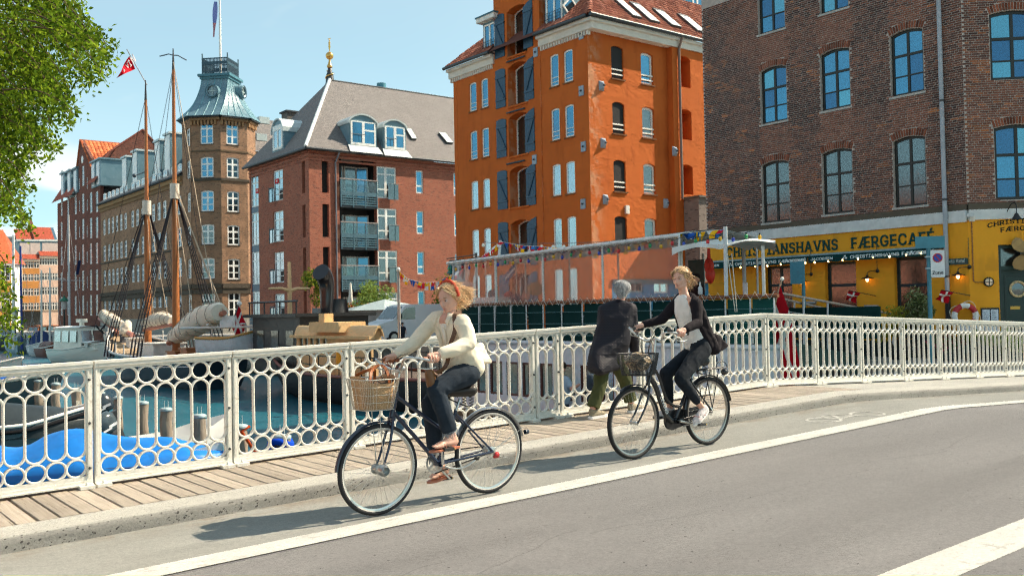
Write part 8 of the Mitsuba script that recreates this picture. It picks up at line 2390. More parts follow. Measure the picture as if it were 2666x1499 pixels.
# people
def head(parent,C,f,up,hcol, s=1.0, skin=SKIN,face=True):
 """face parts on a head centred at C, looking along f; returns (skin hulls, frame function)"""
 f=np.asarray(f,float);f/=np.linalg.norm(f);up=np.asarray(up,float);r=np.cross(f,up);r/=np.linalg.norm(r);up=np.cross(r,f)
 H= lambda a,b,c:np.asarray(C)+s*(f*a+r*b+up*c)
 parts=[[(H(-.028,0,.030),.082*s),(H(.012, 0,.035),.074*s),(H(-.01,.012,.02), .074*s),(H(-.01,-.012,.02), .074*s)],[(H(.045,.020,-.015),.044*s),(H(.045,-.020,-.015),.044*s),(H(.050,0,-.045),.040*s),(H(-.01,0,-.02),.06*s)],[(H(.064, 0,-.085),.021*s),(H(.052,.018,-.075),.026*s),(H(.052,-.018,-.075),.026*s),(H(-.01,.035,-.045),.032*s),(H(-.01,-.035,-.045),.032*s)], [(H(.088,0,.006),.010*s),(H(.104,0,-.032),.0125*s),(H(.090,.012,-.036),.009*s),(H(.090,-.012,-.036),.009*s)],[(H(.080, .026,.022),.012*s),(H(.086, 0,.024),.012*s),(H(.080,-.026,.022),.012*s)],[(H(.082,.012,-.058),.009*s),(H(.087,0,-.058),.0105*s),(H(.082,-.012,-.058),.009*s)]]
 for q in (1,-1):
  parts.append([(H(-.012,q*.078,.005),.012*s),(H(-.022,q*.084,.022),.013*s),(H(-.008,q*.076,-.018),.009*s)])
 if face:
  k=newkey('face',parent)
  for q in (1, -1):
   m=MB().ball(H(.0735,q*.031,.003),.0125*s,(.50, .47,.45),2);m.ball(H(.0832, q*.0315,.001),.0050*s,(.06, .07,.08),1);put('eye',m,'gloss',k)
   m=MB().tube([H(.079,q*.044,.006),H(.0865,q*.032,.0095),H(.084,q*.019,.005)],.0042*s,np.asarray(skin)*.80,6);put('eyelid',m, 'skin',k)
   m=MB().tube([H(.0795,q*.045,.0035),H(.087,q*.032,.0065),H(.084,q*.019,.002)],.0016*s,(.10,.06,.04),5);put('lashes',m,'satin',k)
   m=MB().tube([H(.080,q*.047,.025),H(.0885,q*.034,.031),H(.0905,q*.017,.027)],.0026*s,np.asarray(hcol)*.7,5);put('eyebrow',m, 'cloth',k)
  m=MB().tube([H(.076,.022,-.061),H(.0905, .009,-.0580), H(.0935,0,-.0592),H(.0905,-.009,-.0580),H(.076,-.022,-.061)],[.0015,.0032,.0034,.0032,.0015],(.46,.17,.14),6)
  m.tube([H(.076,.020,-.063),H(.0895,.008, -.0655),H(.092,0,-.0660),H(.0895,-.008,-.0655),H(.076,-.020,-.063)],[.0015,.0036,.0042,.0036,.0015],(.50,.20,.165),6);put('lips',m,'skin',k)
 return parts, H
def strands(parent,H, paths, r0,cols,name='hair', n=9,seed=1,jit=.012, taper=.25,each=26,bsdf='hair_fibre'):
 """hair as many locks following guide paths in head coordinates"""
 g=np.random.default_rng(seed);m=MB()
 for pth in paths:
  c=curve([H(*p) for p in pth],n)
  for i in range(each):
   o=g.normal(0,jit,3);w=g.normal(0,jit*.8,3);t=np.linspace(0,1,n)[:,None]
   m.tube(c+o+w*t**1.5,np.linspace(r0,r0*taper,n),np.asarray(cols[int(g.integers(len(cols)))])*g.uniform(.75,1.2),4)
 put(name,m,bsdf,parent,kind='stuff')
def fuzz(parent,cap,H,dirf,n,ln,r,cols,seed,name='hair_locks',lift=.004,curl=.3):
 """fine hairs lying over the hair mesh, each combed along dirf"""
 g=np.random.default_rng(seed);p,fi=trimesh.sample.sample_surface(cap, n,seed=seed);nm=cap.face_normals[fi];m=MB();O=H(0,0,0);E=np.stack([H(1,0,0)-O,H(0,1,0)-O,H(0,0,1)-O])
 for q, u in zip(p,nm):
  loc=np.linalg.solve(E.T,q-O);d=np.asarray(dirf(loc))@E;d=d-u*(d@u)*.85;d=d/(np.linalg.norm(d)+1e-9)+g.normal(0,curl*.4,3);L=ln*g.uniform(.6,1.3);t=np.linspace(0,1,5)[:,None];w=g.normal(0, curl,3)
  m.tube(q+u*lift*.3+d*L*t+u*lift*t*1.2+w*L*.35*t*t-np.array([0,0,.25*L])*t*t,np.linspace(r,r*.4,5),np.asarray(cols[int(g.integers(len(cols)))])*g.uniform(.7,1.2),3,cap=False)
 put(name,m,'hair_fibre',parent,kind='stuff')
def wing(mb,t, P4,off,col,n=6):
 """a collar or lapel leaf lying on the garment t"""
 g=np.array([[lerp(lerp(P4[0],P4[1],a),lerp(P4[3],P4[2], a),b) for b in np.linspace(0,1,n)] for a in np.linspace(0,1,n)]).reshape(-1, 3)
 q,_,f=trimesh.proximity.closest_point(t,g);v=q+np.asarray(t.face_normals)[f]*off;i=np.arange(n-1)[:,None]*n+np.arange(n-1)[None];fc=np.stack([i,i+1,i+n+1,i+n],-1).reshape(-1, 4)
 mb.add(v,fc,col);e=np.concatenate([np.arange(n), np.arange(n,n*n,n)+n-1,np.arange(n*n-2,n*n-n-1,-1),np.arange(n*n-2*n, 0,-n)]);w=v[e];k=np.arange(len(e));mb.add(np.vstack([w, q[e]]),np.stack([k,(k+1)%len(e),(k+1)%len(e)+len(e),k+len(e)], 1),col)
def split_faces(t,test):
 """two meshes from one: faces whose centre passes the test, and the rest"""
 c=np.asarray(t.triangles_center);k=test(c,np.asarray(t.face_normals));a,b=t.copy(), t.copy();a.update_faces(k);b.update_faces(~k);return a, b
def grip_hand(W,C,A,fwd,upv, r=.0175):
 """hulls of a hand closed round a bar: wrist W, bar centre C, bar axis A (towards the little finger), fwd across the bar away from the wrist"""
 A,fwd, upv=(np.asarray(x,float)/np.linalg.norm(x) for x in (A, fwd,upv));W,C=np.asarray(W, float),np.asarray(C, float)
 out=[]
 kn=[C+A*o-fwd*.006+upv*(r+.012) for o in (-.034, -.011, .012,.033)]
 out.append([(W,.024),(kn[0]-fwd*.012,.0125),(kn[3]-fwd*.012,.011),(kn[1]-fwd*.012,.013),(lerp(W,C,.75)-upv*.012,.013)])
 for i, (k,o,ln) in enumerate(zip(kn,(-.036,-.012,.013,.035),(1,1.06,1.0,.86))):
  p=[k, C+A*o+fwd*(r+.012)*ln+upv*.010,C+A*o+fwd*(r+.009)*ln-upv*(r*.8),C+A*o+fwd*.004-upv*(r+.009)]
  rr=(.0108,.0098,.0090,.0080) if i<3 else (.0092,.0083, .0077, .007)
  for a,b in zip(range(3),range(1,4)):out.append([(p[a], rr[a]),(p[b], rr[b])])
 th=[lerp(W,C, .55)-A*.030,C-A*.044-fwd*.018-upv*.002,C-A*.046+fwd*.006-upv*(r+.006),C-A*.036+fwd*.022-upv*(r+.004)]
 for a, b,r0,r1 in ((0,1,.014,.0115),(1,2, .0115, .0098),(2,3,.0098,.0085)):out.append([(th[a],r0),(th[b],r1)])
 return out
def foot_parts(heel,toe,r=.034,w=.018):
 heel,toe=np.asarray(heel),np.asarray(toe);d=toe-heel;d/=np.linalg.norm(d);s=np.cross(d,[0, 0,1.0]);s/=np.linalg.norm(s)
 return [[(heel+[0,0, .01],r*.95),(lerp(heel,toe, .45)+s*w*.5+[0,0,.012],r*.85),(lerp(heel, toe,.45)-s*w*.5+[0,0,.012], r*.85)],[(lerp(heel, toe,.45)+[0,0,.012], r*.9), (lerp(heel,toe,.75)+s*w*1.4,r*.62),(lerp(heel,toe,.75)-s*w*1.4,r*.62)]],s
def toes(heel, toe,s, w=.018):
 out=[]
 for i, o in enumerate((-1.6,-.75,0.0,.75, 1.5)):
  a=lerp(heel, toe,.74)+s*o*w;b=lerp(heel, toe,1.0-abs(o+1.2)*.035)+s*o*w*1.1;out.append([(a,.013),(b,.0115 if i==0 else .0085)])
 return out

 # woman in the cream overshirt
Y1=B1X[2]
J= lambda px,py,w:at(px,py,1,Y1+w)
W1=thing('person','woman in a cream overshirt, dark jeans and flip-flops riding the navy bicycle', 'person','cyclists on the bridge')
Hc=J(1169,777, 0.0)
fdir=np.array([-.93,-.26,-.30]);updir=np.array([-.28,0,.96])
hp,H1=head(W1, Hc,fdir,updir,(.40,.24,.11),1.0)
nb=J(1170,822, 0.01)
shN,shF=J(1203,840,-.17),J(1136,832,.16)
elN,elF=J(1219,890,-.27),J(1084,884,.25)
gN,gF=at(1127, 934,1, Y1-.27),at(1014,937, 1,Y1+.27)
wrN,wrF=gN+[.062,-.005,.035],gF+[.062,.005,.035]
pel=J(1206,958,0);hipN,hipF=J(1213, 966,-.085),J(1200,966,.085)
knN,knF=J(1133,1016,-.11),J(1118,1050,.10)
anN,anF=J(1171,1122,-.13),J(1138,1206,.13)
heN,toN=J(1184,1152,-.14),J(1126,1163,-.15)
heF,toF=J(1160,1228,.14),J(1120,1243,.15)
chest=lerp(nb, pel,.33);waist=lerp(nb,pel, .72)
fN,sN=foot_parts(heN, toN);fF,sF=foot_parts(heF,toF)
body=hp+[[(nb+[0,0,.0],.052),(Hc+fdir*.0+[.015,0, -.05], .050)],[(nb,.05),(shN,.04), (shF,.04),(chest,.075)],[(chest,.075),(waist,.06)],[(waist,.06),(hipN,.06),(hipF,.06)],[(shN,.045),(elN, .036)],[(elN, .036), (wrN,.025)],[(shF,.045),(elF,.036)],[(elF,.036), (wrF,.025)],[(hipN,.082),(knN,.052)],[(knN,.050),(lerp(knN,anN,.35)+[.02,0,0],.05), (anN,.033)],[(hipF,.082),(knF,.052)],[(knF,.05), (lerp(knF,anF,.35)+[.02,0,0],.05), (anF,.033)],[(anN,.034),(heN+[0,0, .02],.032),(lerp(heN,toN,.3)+[0,0, .025], .028)],[(anF, .034), (heF+[0,0,.02],.032),(lerp(heF,toF,.3)+[0,0,.025],.028)]]
body+=fN+fF+toes(heN, toN,sN)+toes(heF,toF,sF)
body+=grip_hand(wrN,gN,(1,0, -.05) if False else (-1,0,.05),(0, -1,0), (0,0,1)) if False else []
for W,g,o in ((wrN,gN,-1),(wrF,gF,1)):
 body+=grip_hand(W+np.array([0,o*.0,0]),g, (1,0,-.05),(0,o,0),(0,0,1))
m=MB().mesh(blob(body,.012,5),SKIN, 180);put('body',m,'skin',W1)
JE=(.020,.028, .040)
cuN,cuF=lerp(knN,anN, .90),lerp(knF,anF,.86)
jp=[[(waist+[0.005,-.05,-.03],.088),(waist+[0.005,.05,-.03],.088),(hipN+[.02, 0,-.01],.103),(hipF+[.02,0, -.01], .103)],[(hipN+[.015, 0,-.015],.105),(lerp(hipN,knN,.5), .088), (hipN+[0,.03, -.03], .09)], [(lerp(hipN,knN,.5), .088), (knN,.070)],[(knN,.070),(lerp(knN, cuN,.5)+[.01, 0,0],.068)],[(lerp(knN,cuN, .5)+[.01,0,0],.068), (cuN,.066)],[(hipF+[.015,0, -.015],.105), (lerp(hipF,knF,.5),.088)],[(lerp(hipF,knF,.5),.088),(knF,.070)],[(knF,.07),(lerp(knF,cuF,.5)+[.01,0,0],.068)],[(lerp(knF,cuF, .5)+[.01,0,0],.068), (cuF,.068)]]
t=blob(jp,.013,5,.011,4,11,(1,1,.7));m=MB().mesh(t,JE,180);put('jeans',m,'denim',W1)
for c,d in ((cuN,anN-knN),(cuF,anF-knF)):
 d=d/np.linalg.norm(d);m=MB();g=np.random.default_rng(3)
 u=np.cross(d, [0,1,0]);u/=np.linalg.norm(u);v=np.cross(d,u)
 for a in np.linspace(0,2*PI,60):
  p=c+(u*math.cos(a)+v*math.sin(a))*.062+d*.03;m.tube([p,p+d*g.uniform(.025,.05)+g.normal(0,.004,3)],.0016,(.30, .34,.38),3)
 put('frayed_hem',m,'cloth', W1,kind='stuff')
for he, to,s in ((heN,toN,sN),(heF, toF,sF)):
 k=newkey('flip_flop',W1)
 m=MB();b=m3.Manifold.batch_hull([m3.Manifold.cylinder(.014,r,r,20).translate((lerp(he,to,q)+[0,0, -.043]).tolist()) for q,r in ((-.04,.036),(.4,.034),(.78,.047),(1.0,.030))]);m.mesh(b,rgb('a9684f'),30);put('sole',m,'satin', k)
 m=MB()
 for q in (-1, 1):m.tube(curve([lerp(he,to,.82)+[0,0,-.0],lerp(he,to,.68)+s*q*.02+[0,0,.024],lerp(he,to,.50)+s*q*.045+[0,0,-.03]],8), .005,rgb('9a5a46'),6)
 put('strap',m,'satin',k)
CRM=(.70,.62,.48)
sp_=[[(nb+[.01,0,-.035],.060),(shN+[0,.01, 0],.062),(shF+[0,-.01,0],.062),(chest+[0, -.075, 0],.10),(chest+[0,.075,0],.10)],[(chest+[0,-.075,0],.10),(chest+[0,.075,0],.10),(waist+[.0,-.07,-.01],.11),(waist+[.0, .07,-.01],.105)],[(waist+[0,-.07,-.01],.11),(waist+[0,.07,-.01],.105),(pel+[.05,-.08,-.0], .088), (pel+[.05,.08,-.0],.085)],[(waist+[-.03,-.06,-.05],.075),(waist+[-.05,.05,-.07],.07),(waist,.08)],[(shN, .066), (lerp(shN,elN,.5)+[.012,0,0],.062)],[(lerp(shN,elN,.5)+[.012,0,0],.062),(elN+[.01,0,-.01], .056)],[(elN+[.01,0, -.01], .056), (lerp(elN,wrN,.5)+[0,0,-.012],.050)],[(lerp(elN, wrN,.5)+[0,0, -.012],.050), (lerp(elN,wrN,.90),.039)],[(shF,.066),(lerp(shF, elF,.5),.060)],[(lerp(shF,elF,.5), .060), (elF+[0,0,-.01],.056)],[(elF+[0,0, -.01], .056), (lerp(elF,wrF,.5)+[0,0,-.01],.049)],[(lerp(elF,wrF,.5)+[0,0,-.01],.049),(lerp(elF,wrF,.90),.039)],[(pel+[.03,-.09,.07],.055), (pel+[.03,.08,.07],.055),(J(1250,902,-.03),.03), (J(1252,930,-.09),.02),(J(1250,925,.07),.02)],[(J(1248, 905,-.05),.028),(J(1276,942,-.06), .009), (J(1271,940,.06),.009),(J(1244,938,-.09), .02),(J(1246, 905,.06),.02)]]
t=blob(sp_,.0095,5,.020,9,8, (.55,1,.8))
dl= lambda z:(z-(nb[2]-.02))/(pel[2]-nb[2])
fr_= lambda c, n:(n[:,0]<-.12)&(np.abs(c[:,1]-Y1+.02-.01)<.046-.040*np.clip(dl(c[:,2])/.5,0,1))&(dl(c[:,2])<.5)&(c[:,2]<nb[2]+.05)
ins,t=split_faces(t,fr_);sk_,tee=split_faces(ins, lambda c,n:dl(c[:,2])<.10)
whole=t.copy()
m=MB().mesh(t, CRM,180);put('overshirt',m, 'linen',W1)
m=MB().mesh(tee,(.70, .68,.62),180);put('white_top',m,'linen',W1);m=MB().mesh(sk_,SKINR,180);put('neckline',m,'skin',W1)
m=MB()
for q in (-1,1):
 wing(m,whole, [nb+[.06,q*.045,.06],nb+[-.06,q*.030,.02],nb+[-.12,q*.085,-.085],nb+[-.01,q*.13,.03]],.010,np.asarray(CRM)*1.06)
 m.tube([nb+[-.095,q*.058,-.09],lerp(nb,pel,.35)+[-.118, q*.045,.03],lerp(nb, pel,.6)+[-.128,q*.03,0],lerp(nb,pel,.95)+[-.11,q*.03,0]],.0055,np.asarray(CRM)*.95, 6)
put('collar',m,'linen',W1)
m=MB();c=curve([shN+[.03,.05,.085], shN+[-.055,.03,.05], chest+[-.10,-.165,.05],lerp(chest, waist, .6)+[-.15,-.13,.03], waist+[-.15,-.06,-.02],J(1122,975, -.12)],24)
for a,b in zip(c,c[1:]):m.bar(a,b,.034,.005,rgb('5a3a22'),up=(-.8,-.6, .1))
put('bag_strap',m,'satin',W1)
SBG=thing('shoulder_bag','small brown shoulder bag hanging below the cream shirt in front of her hips','bag')
m=MB().mesh(blob([[(J(1116,970,-.10),.035),(J(1122,1000, -.10), .04),(J(1128, 975,.02),.035),(J(1126,998, 0),.04)]],.015,4),rgb('6b4526'),180);put('bag',m,'satin',SBG)
BL=[(.62,.40,.20),(.72,.50,.28),(.50,.30,.13),(.80,.60,.36)]
cap=blob([[(H1(-.032, 0,.038),.093),(H1(-.02,.02, .05),.080),(H1(-.02, -.02,.05),.080)],[(H1(-.06, 0,.0), .078), (H1(-.05,.05, -.02), .045), (H1(-.05,-.05,-.02), .045)]],.014, 4,.010,2,30)
keep=(np.asarray(cap.triangles_center)-H1(0,0,0))@(H1(1, 0,0)-H1(0,0,0))<.035-.0*1
cap.update_faces(keep);m=MB().mesh(cap,BL[0],180);put('hair',m, 'hair_fibre', W1)
fuzz(W1,cap,H1, lambda l:(-1,l[1]*2.5,-.25-2.0*max(0,.05-l[2])),1700,.080,.0019,BL,4,lift=.002,curl=.10)
pt=[]
for b in (-.07,-.045, -.02,0,.02,.045,.07):pt.append([(-.07,b,.06),(-.12,b*1.1,.03), (-.16, b*1.25,-.02), (-.185+abs(b)*.3,b*1.5-.01, -.055)])
for b in (-.05,0,.05):pt.append([(-.09,b,.04),(-.15,b,.02),(-.20,b*1.2,.0),(-.235,b*1.5,-.02)]);pt.append([(-.06,b*1.5, .0),(-.09,b*1.6,-.05),(-.125,b*1.6,-.075),(-.15, b*1.6, -.08)])
strands(W1,H1, pt,.0024,BL,'hair_locks',9, 4,.014,.25,60)
strands(W1,H1, [[(.060,q*.03,.105), (.055, q*.066,.075), (.025, q*.085,.04),(-.03,q*.09,.01)] for q in (-1,1)],.0024,BL,'hair_locks', 8,6,.008,.4,60)
a=np.linspace(-1.75,1.75,26);m=MB()
ctr=[H1(-.018+.015*abs(math.sin(x))*0-.012*math.cos(2*x),.101*math.sin(x),.03+.112*math.cos(x)) for x in a]
m.tube(ctr,[.016+.003*math.sin(i*2.1) for i in range(26)],rgb('b84a36'),8);put('headband',m,'cloth',W1)

# woman in the dark blazer
Y2=B2X[2]
J= lambda px,py,w:at(px,py,1,Y2+w)
W2=thing('person','woman in a dark blazer, white top and jeans riding the black bicycle','person', 'cyclists on the bridge')
Hc=J(1772,727, 0)
fdir=np.array([-.96,-.27,-.05]);updir=np.array([-.05,0,1.0])
hp,H2=head(W2, Hc,fdir,updir,(.38,.22,.11),.96)
nb=J(1782,772, 0);shN,shF=J(1812,790,-.17),J(1764,788,.16)
elN,elF=J(1815,838,-.24),J(1722,830,.24)
gN,gF=at(1772, 868,1, Y2-.27),at(1661,856, 1,Y2+.27);wrN,wrF=gN+[.062, -.005, .035], gF+[.062,.005,.035]
pel=J(1822,905,0);hipN,hipF=J(1826, 912,-.085),J(1814,912,.085)
knN,knF=J(1771,985,-.11),J(1733,972,.10);anN,anF=J(1824, 1056,-.13),J(1744,1056,.13)
heN,toN=J(1836,1068,-.14),J(1806,1102,-.15);heF,toF=J(1748,1072,.14),J(1716,1076,.15)
chest=lerp(nb, pel,.33);waist=lerp(nb,pel, .72)
body=hp+[[(nb, .050), (Hc+[.01,0,-.05],.046)],[(nb,.05), (shN,.04),(shF,.04), (chest,.07)], [(chest,.07), (waist,.06)], [(waist,.06), (hipN, .06),(hipF,.06)],[(shN,.043),(elN, .034)],[(elN, .034), (wrN,.024)],[(shF,.043),(elF,.034)],[(elF,.034), (wrF,.024)],[(hipN,.08),(knN,.05)],[(knN, .05),(anN,.033)],[(hipF,.08),(knF, .05)], [(knF, .05),(anF,.033)],[(anN,.033),(heN, .03)], [(anF, .033), (heF,.03)]]
for W,g,o in ((wrN,gN,-1),(wrF,gF,1)):body+=grip_hand(W, g,(1,0,-.05), (0,o,0),(0,0, 1))
m=MB().mesh(blob(body,.012,5),SKIN, 180);put('body',m,'skin',W2)
cuN,cuF=lerp(knN,anN, .80),lerp(knF,anF,.82);JE2=(.012,.016,.022)
jp=[[(waist+[0,-.05,-.02],.086),(waist+[0, .05,-.02],.086),(hipN+[.01, 0,0],.10),(hipF+[.01,0,0],.10)],[(hipN,.102),(lerp(hipN,knN,.5),.084)],[(lerp(hipN, knN,.5),.084),(knN,.066)],[(knN,.066),(lerp(knN, cuN,.4),.062)],[(lerp(knN,cuN,.4), .062), (cuN,.047)],[(hipF,.102),(lerp(hipF,knF,.5),.084)],[(lerp(hipF,knF,.5),.084),(knF,.066)],[(knF,.066),(lerp(knF, cuF,.4),.062)],[(lerp(knF,cuF,.4), .062), (cuF,.047)]]
m=MB().mesh(blob(jp,.013,5,.008,14, 11,(1, 1,.7)),JE2,180);put('jeans',m,'denim',W2)
for he, to in ((heN,toN),(heF,toF)):
 k=newkey('trainer',W2);d=(to-he)/np.linalg.norm(to-he);dn=np.cross(d, [0,1,0]);dn=dn if dn[2]<0 else -dn
 fp,s=foot_parts(he,to,.040, .016)
 m=MB().mesh(blob(fp+[[(he-dn*.03,.036),(lerp(he, to,.35)-dn*.012,.036)],[(lerp(he,to,.75), .030), (to-d*.015,.022)]],.012,3,.006,5,40),(.60,.55,.54),180);put('upper',m,'linen',k)
 b=blob([[(he+dn*.030-d*.012,.022), (lerp(he,to,.5)+dn*.026,.024),(to+dn*.018,.018), (lerp(he,to,.75)+s*.018+dn*.022,.022),(lerp(he,to,.75)-s*.018+dn*.022,.022)]],.014, 2);m=MB().mesh(b,(.66,.64,.62),180);put('sole',m,'satin',k)
 m=MB()
 for q in (.3, .45,.6):m.tube([lerp(he,to, q)-s*.042+dn*.01,lerp(he,to,q+.06)-s*.030-dn*.03,lerp(he,to,q+.06)+s*.030-dn*.03,lerp(he,to,q)+s*.042+dn*.01],.006,rgb('b56a6a') if q!=.45 else rgb('4a4f57'),5)
 put('trim',m, 'satin',k,kind='stuff')
WT=(.70,.70,.68)
m=MB().mesh(blob([[(nb+[-.01,0,-.015],.060),(nb+[-.01,-.07,-.04],.045),(nb+[-.01,.07,-.04], .045), (chest+[-.035,-.06,0],.083),(chest+[-.035,.06,0],.083)],[(chest+[-.035,-.055,0],.083),(chest+[-.035,.055,0],.083),(waist+[-.025,-.045,-.01],.094), (waist+[-.025,.045,-.01],.094)],[(waist+[-.025,-.045,-.01],.094),(waist+[-.025,.045,-.01], .094), (waist+[0,-.05,-.10],.092), (waist+[0,.05,-.10], .092)]],.014, 5,.010,3,14), WT,180);put('white_top',m,'linen', W2)
BZ=(.016,.013, .016)
jk=[[(shN+[.01,0,.005],.056),(nb+[.025,-.075,-.01],.042)],[(shF+[.01,0,.005], .056), (nb+[.025,.075,-.01],.042)],[(nb+[.035,-.06,.0], .036), (nb+[.035,.06,0],.036),(chest+[.05,0,.05],.06)], [(shN+[.01,.0,.005], .056), (chest+[.03,-.10,-.02],.078),(chest+[.055,.0,.03],.07)],[(shF+[.01,0, .005], .056), (chest+[.03,.10,-.02],.078),(chest+[.055, 0,.03],.07)], [(chest+[.03, -.10,-.02],.078),(chest+[.05,.10,-.02],.075),(waist+[.05,-.10, 0],.070),(waist+[.055,.10,0],.070)],[(waist+[.03,-.115, .02],.062),(waist+[.05,.10, 0],.065),(pel+[.10,-.12,-.02],.055),(pel+[.12,.08,-.02],.055)],[(pel+[.10,-.12,0],.055),(J(1868,880,-.12),.035),(J(1872,885,.08),.035),(pel+[.10,.08,.0], .05)], [(J(1860,875, -.13), .03),(J(1893, 900,-.12),.012),(J(1868,915,-.12), .014), (J(1890,898,.06),.012)],[(pel+[.05,-.13,.01],.045),(J(1862,915,-.13), .022)],[(waist+[-.06,-.125, .05],.026),(chest+[-.075,-.12,.0], .026), (pel+[.0,-.14,.02],.03),(waist+[.05,-.12, 0],.05)],[(waist+[-.06,.125,.05],.026),(chest+[-.06,.12,0],.026),(waist+[-.04,.12,-.04],.028),(waist+[.05,.11,0],.05)],[(shN, .060), (lerp(shN,elN,.5)+[.008,0,0],.054)],[(lerp(shN,elN,.5)+[.008,0,0],.054),(elN+[.008, 0,-.008],.049)],[(elN+[.008,0,-.008],.049),(lerp(elN,wrN,.88), .036)],[(shF, .060), (lerp(shF,elF,.5),.054)],[(lerp(shF,elF,.5),.054),(elF+[0,0,-.008],.049)],[(elF+[0, 0,-.008],.049),(lerp(elF,wrF,.88), .036)]]
t=blob(jk,.012,4,.014,21,9,(.6,1,.8));m=MB().mesh(t,BZ,180);put('blazer',m,'cloth',W2)
m=MB()
for q in (-1,1):
 wing(m,t,[nb+[.03,q*.055,.04],nb+[-.045,q*.085,-.03],nb+[-.07, q*.135,-.10], nb+[.01,q*.11,.02]], .008,np.array(BZ)*1.7)
 wing(m,t,[nb+[-.05,q*.09,-.04],waist+[-.10,q*.10,.05],waist+[-.08,q*.135,.06],nb+[-.06,q*.15,-.07]],.006,np.array(BZ)*1.5)
put('lapel',m, 'cloth',W2)
BL2=[(.50,.31, .15),(.60,.40,.21),(.38,.22,.10),(.70,.50,.28)]
cap=blob([[(H2(-.030, 0,.040),.089),(H2(-.01,.02, .052), .076), (H2(-.01,-.02,.052), .076)],[(H2(-.06,0,.0),.066)]],.014,4,.010,2,30)
cap.update_faces((np.asarray(cap.triangles_center)-H2(0, 0,0))@(H2(1,0,0)-H2(0,0,0))<.045);m=MB().mesh(cap,BL2[0],180);put('hair',m,'hair_fibre',W2)
fuzz(W2,cap,H2, lambda l:(-1,-l[1]*4,.9*(.02-l[2])),2200,.06,.0018,BL2,8,lift=.0015, curl=.11)
strands(W2,H2, [[(.070,b,.088-abs(b)*.3),(.055,b*1.5,.10-abs(b)*.5),(-.01,b*1.9,.09-abs(b)),(-.09, b*.8,.03)] for b in (-.045, -.02,.02,.045)],.0022,BL2,'hair_locks',8, 5,.008,.5,40)
strands(W2,H2, [[(-.10,0,.02),(-.135,-.01, .0),(-.15,-.02,-.04),(-.155,-.03,-.085)], [(-.11,.01,.01),(-.16,.02,-.01),(-.19,.01,-.04), (-.175,0,-.09)],[(-.10,-.02,.03),(-.15,-.03,.01),(-.185,-.05,-.02),(-.20,-.05,-.06)]],.0026,BL2,'ponytail',9,9, .017,.3,80)
m=MB().tube([H2(-.015,.088,-.02),H2(-.014, .09,-.034)],.004,(.7,.66,.6),5);m.tube([H2(-.015,-.088, -.02), H2(-.014,-.09,-.034)],.004, (.7,.66,.6),5);put('earring',m,'metal',W2)

# walker in the quilted coat, seen from behind
PY=8.45
J= lambda px,py,w=0.0:at(px, py,1,PY+w)
W3=thing('person','grey-haired person in a long dark quilted coat and olive trousers walking away along the railing','person')
Hc=J(1620,757);fdir=np.array([.78,.62,-.12]);updir=np.array([.1,.08,1.0])
hp,H3=head(W3, Hc,fdir,updir,(.30,.30,.30),.98)
nb=J(1611,789);rt=np.array([.62,-.78,0])
shL,shR=nb-rt*.165+[-.03,0,-.075],nb+rt*.165+[-.02,0,-.075]
pel=J(1586,925);hipL, hipR=pel-rt*.08,pel+rt*.08
elL,elR=shL+[-.05,0,-.30],shR+[.04, .02,-.30];wrL,wrR=elL+[.05, .03,-.25],elR+[.10,.07,-.23]
zft=float(zdeck(7.6))+.002
heL,toL=at(1500+50,1078,2,zft+.04), None
heL=J(1541,1076);toL=J(1573, 1086,.02);heR=J(1642,1063,.0);toR=J(1678, 1064,.04)
for v in (heL, toL,heR,toR):v[2]=float(zdeck(v[0]))+.045
knL,knR=J(1562,1005), J(1628,990,.03);anL, anR=heL+[.01, 0,.07],heR+[.01,0,.07]
chest=lerp(nb, pel,.35);waist=lerp(nb,pel, .7)
def open_hand(W,d,side):
 d=np.asarray(d,float);d/=np.linalg.norm(d);out=[[(W,.022),(W+d*.075+side*.026,.012),(W+d*.075-side*.026, .012)]];n=np.cross(d,side)
 for i, (o,l) in enumerate(((-.03,.062),(-.01,.072),(.01,.068), (.03,.052))):
  a=W+d*.078+side*o;b=a+d*l*.55+n*.012;c=b+d*l*.35+n*.022;out+=[[(a,.0098),(b,.0088)],[(b,.0088),(c,.0078)]]
 a=W+d*.025-side*.03;out+=[[(W+d*.015,.013),(a,.0115)],[(a,.0115),(a+d*.04-side*.012+n*.01, .009)]]
 return out
body=hp+[[(nb, .055), (Hc+[0,0,-.05],.05)],[(nb,.055),(shL,.045),(shR, .045), (chest,.11)], [(chest,.11), (waist,.10),(hipL,.09),(hipR,.09)],[(shL, .045), (elL,.036)],[(elL,.036),(wrL,.026)],[(shR,.045), (elR,.036)],[(elR,.036),(wrR,.026)],[(hipL,.08), (knL,.05)],[(knL,.05),(anL, .036)],[(hipR,.08),(knR,.05)],[(knR,.05), (anR,.036)],[(anL,.036),(heL,.03)],[(anR, .036), (heR,.03)]]
body+=open_hand(wrL,(.1,.1,-1),np.array([.78,.62, 0]))+open_hand(wrR,(.2,.15, -1),np.array([.78,.62,0]))
m=MB().mesh(blob(body,.013,5),SKINR,180);put('body',m,'skin',W3)
def quilt(p,n, uv):
 u=(p.x*.62-p.y*.78)*30;v=p.z*30;r=dr.floor(v);z=dr.abs((u-dr.floor(u))-.5)
 d=v+z*1.2;e=d-dr.floor(d)
 return uvcol(p,n,uv)*(.62+.5*smoothstep(0,.22,e)*smoothstep(1, .78,e))
pal('quilted', .6,quilt,specular=.25)
t_={'type':'bumpmap', 'arbitrary':proc( lambda p, n,uv:.006*dr.sqrt(dr.maximum(dr.abs(dr.sin((p.z*30+1.2*dr.abs(((p.x*.62-p.y*.78)*30-dr.floor((p.x*.62-p.y*.78)*30))-.5))*PI)),0)),.004),'scale':1.0,'bsdf':scene['quilted']['bsdf']}
scene['quilted']={'type':'twosided','bsdf':t_}
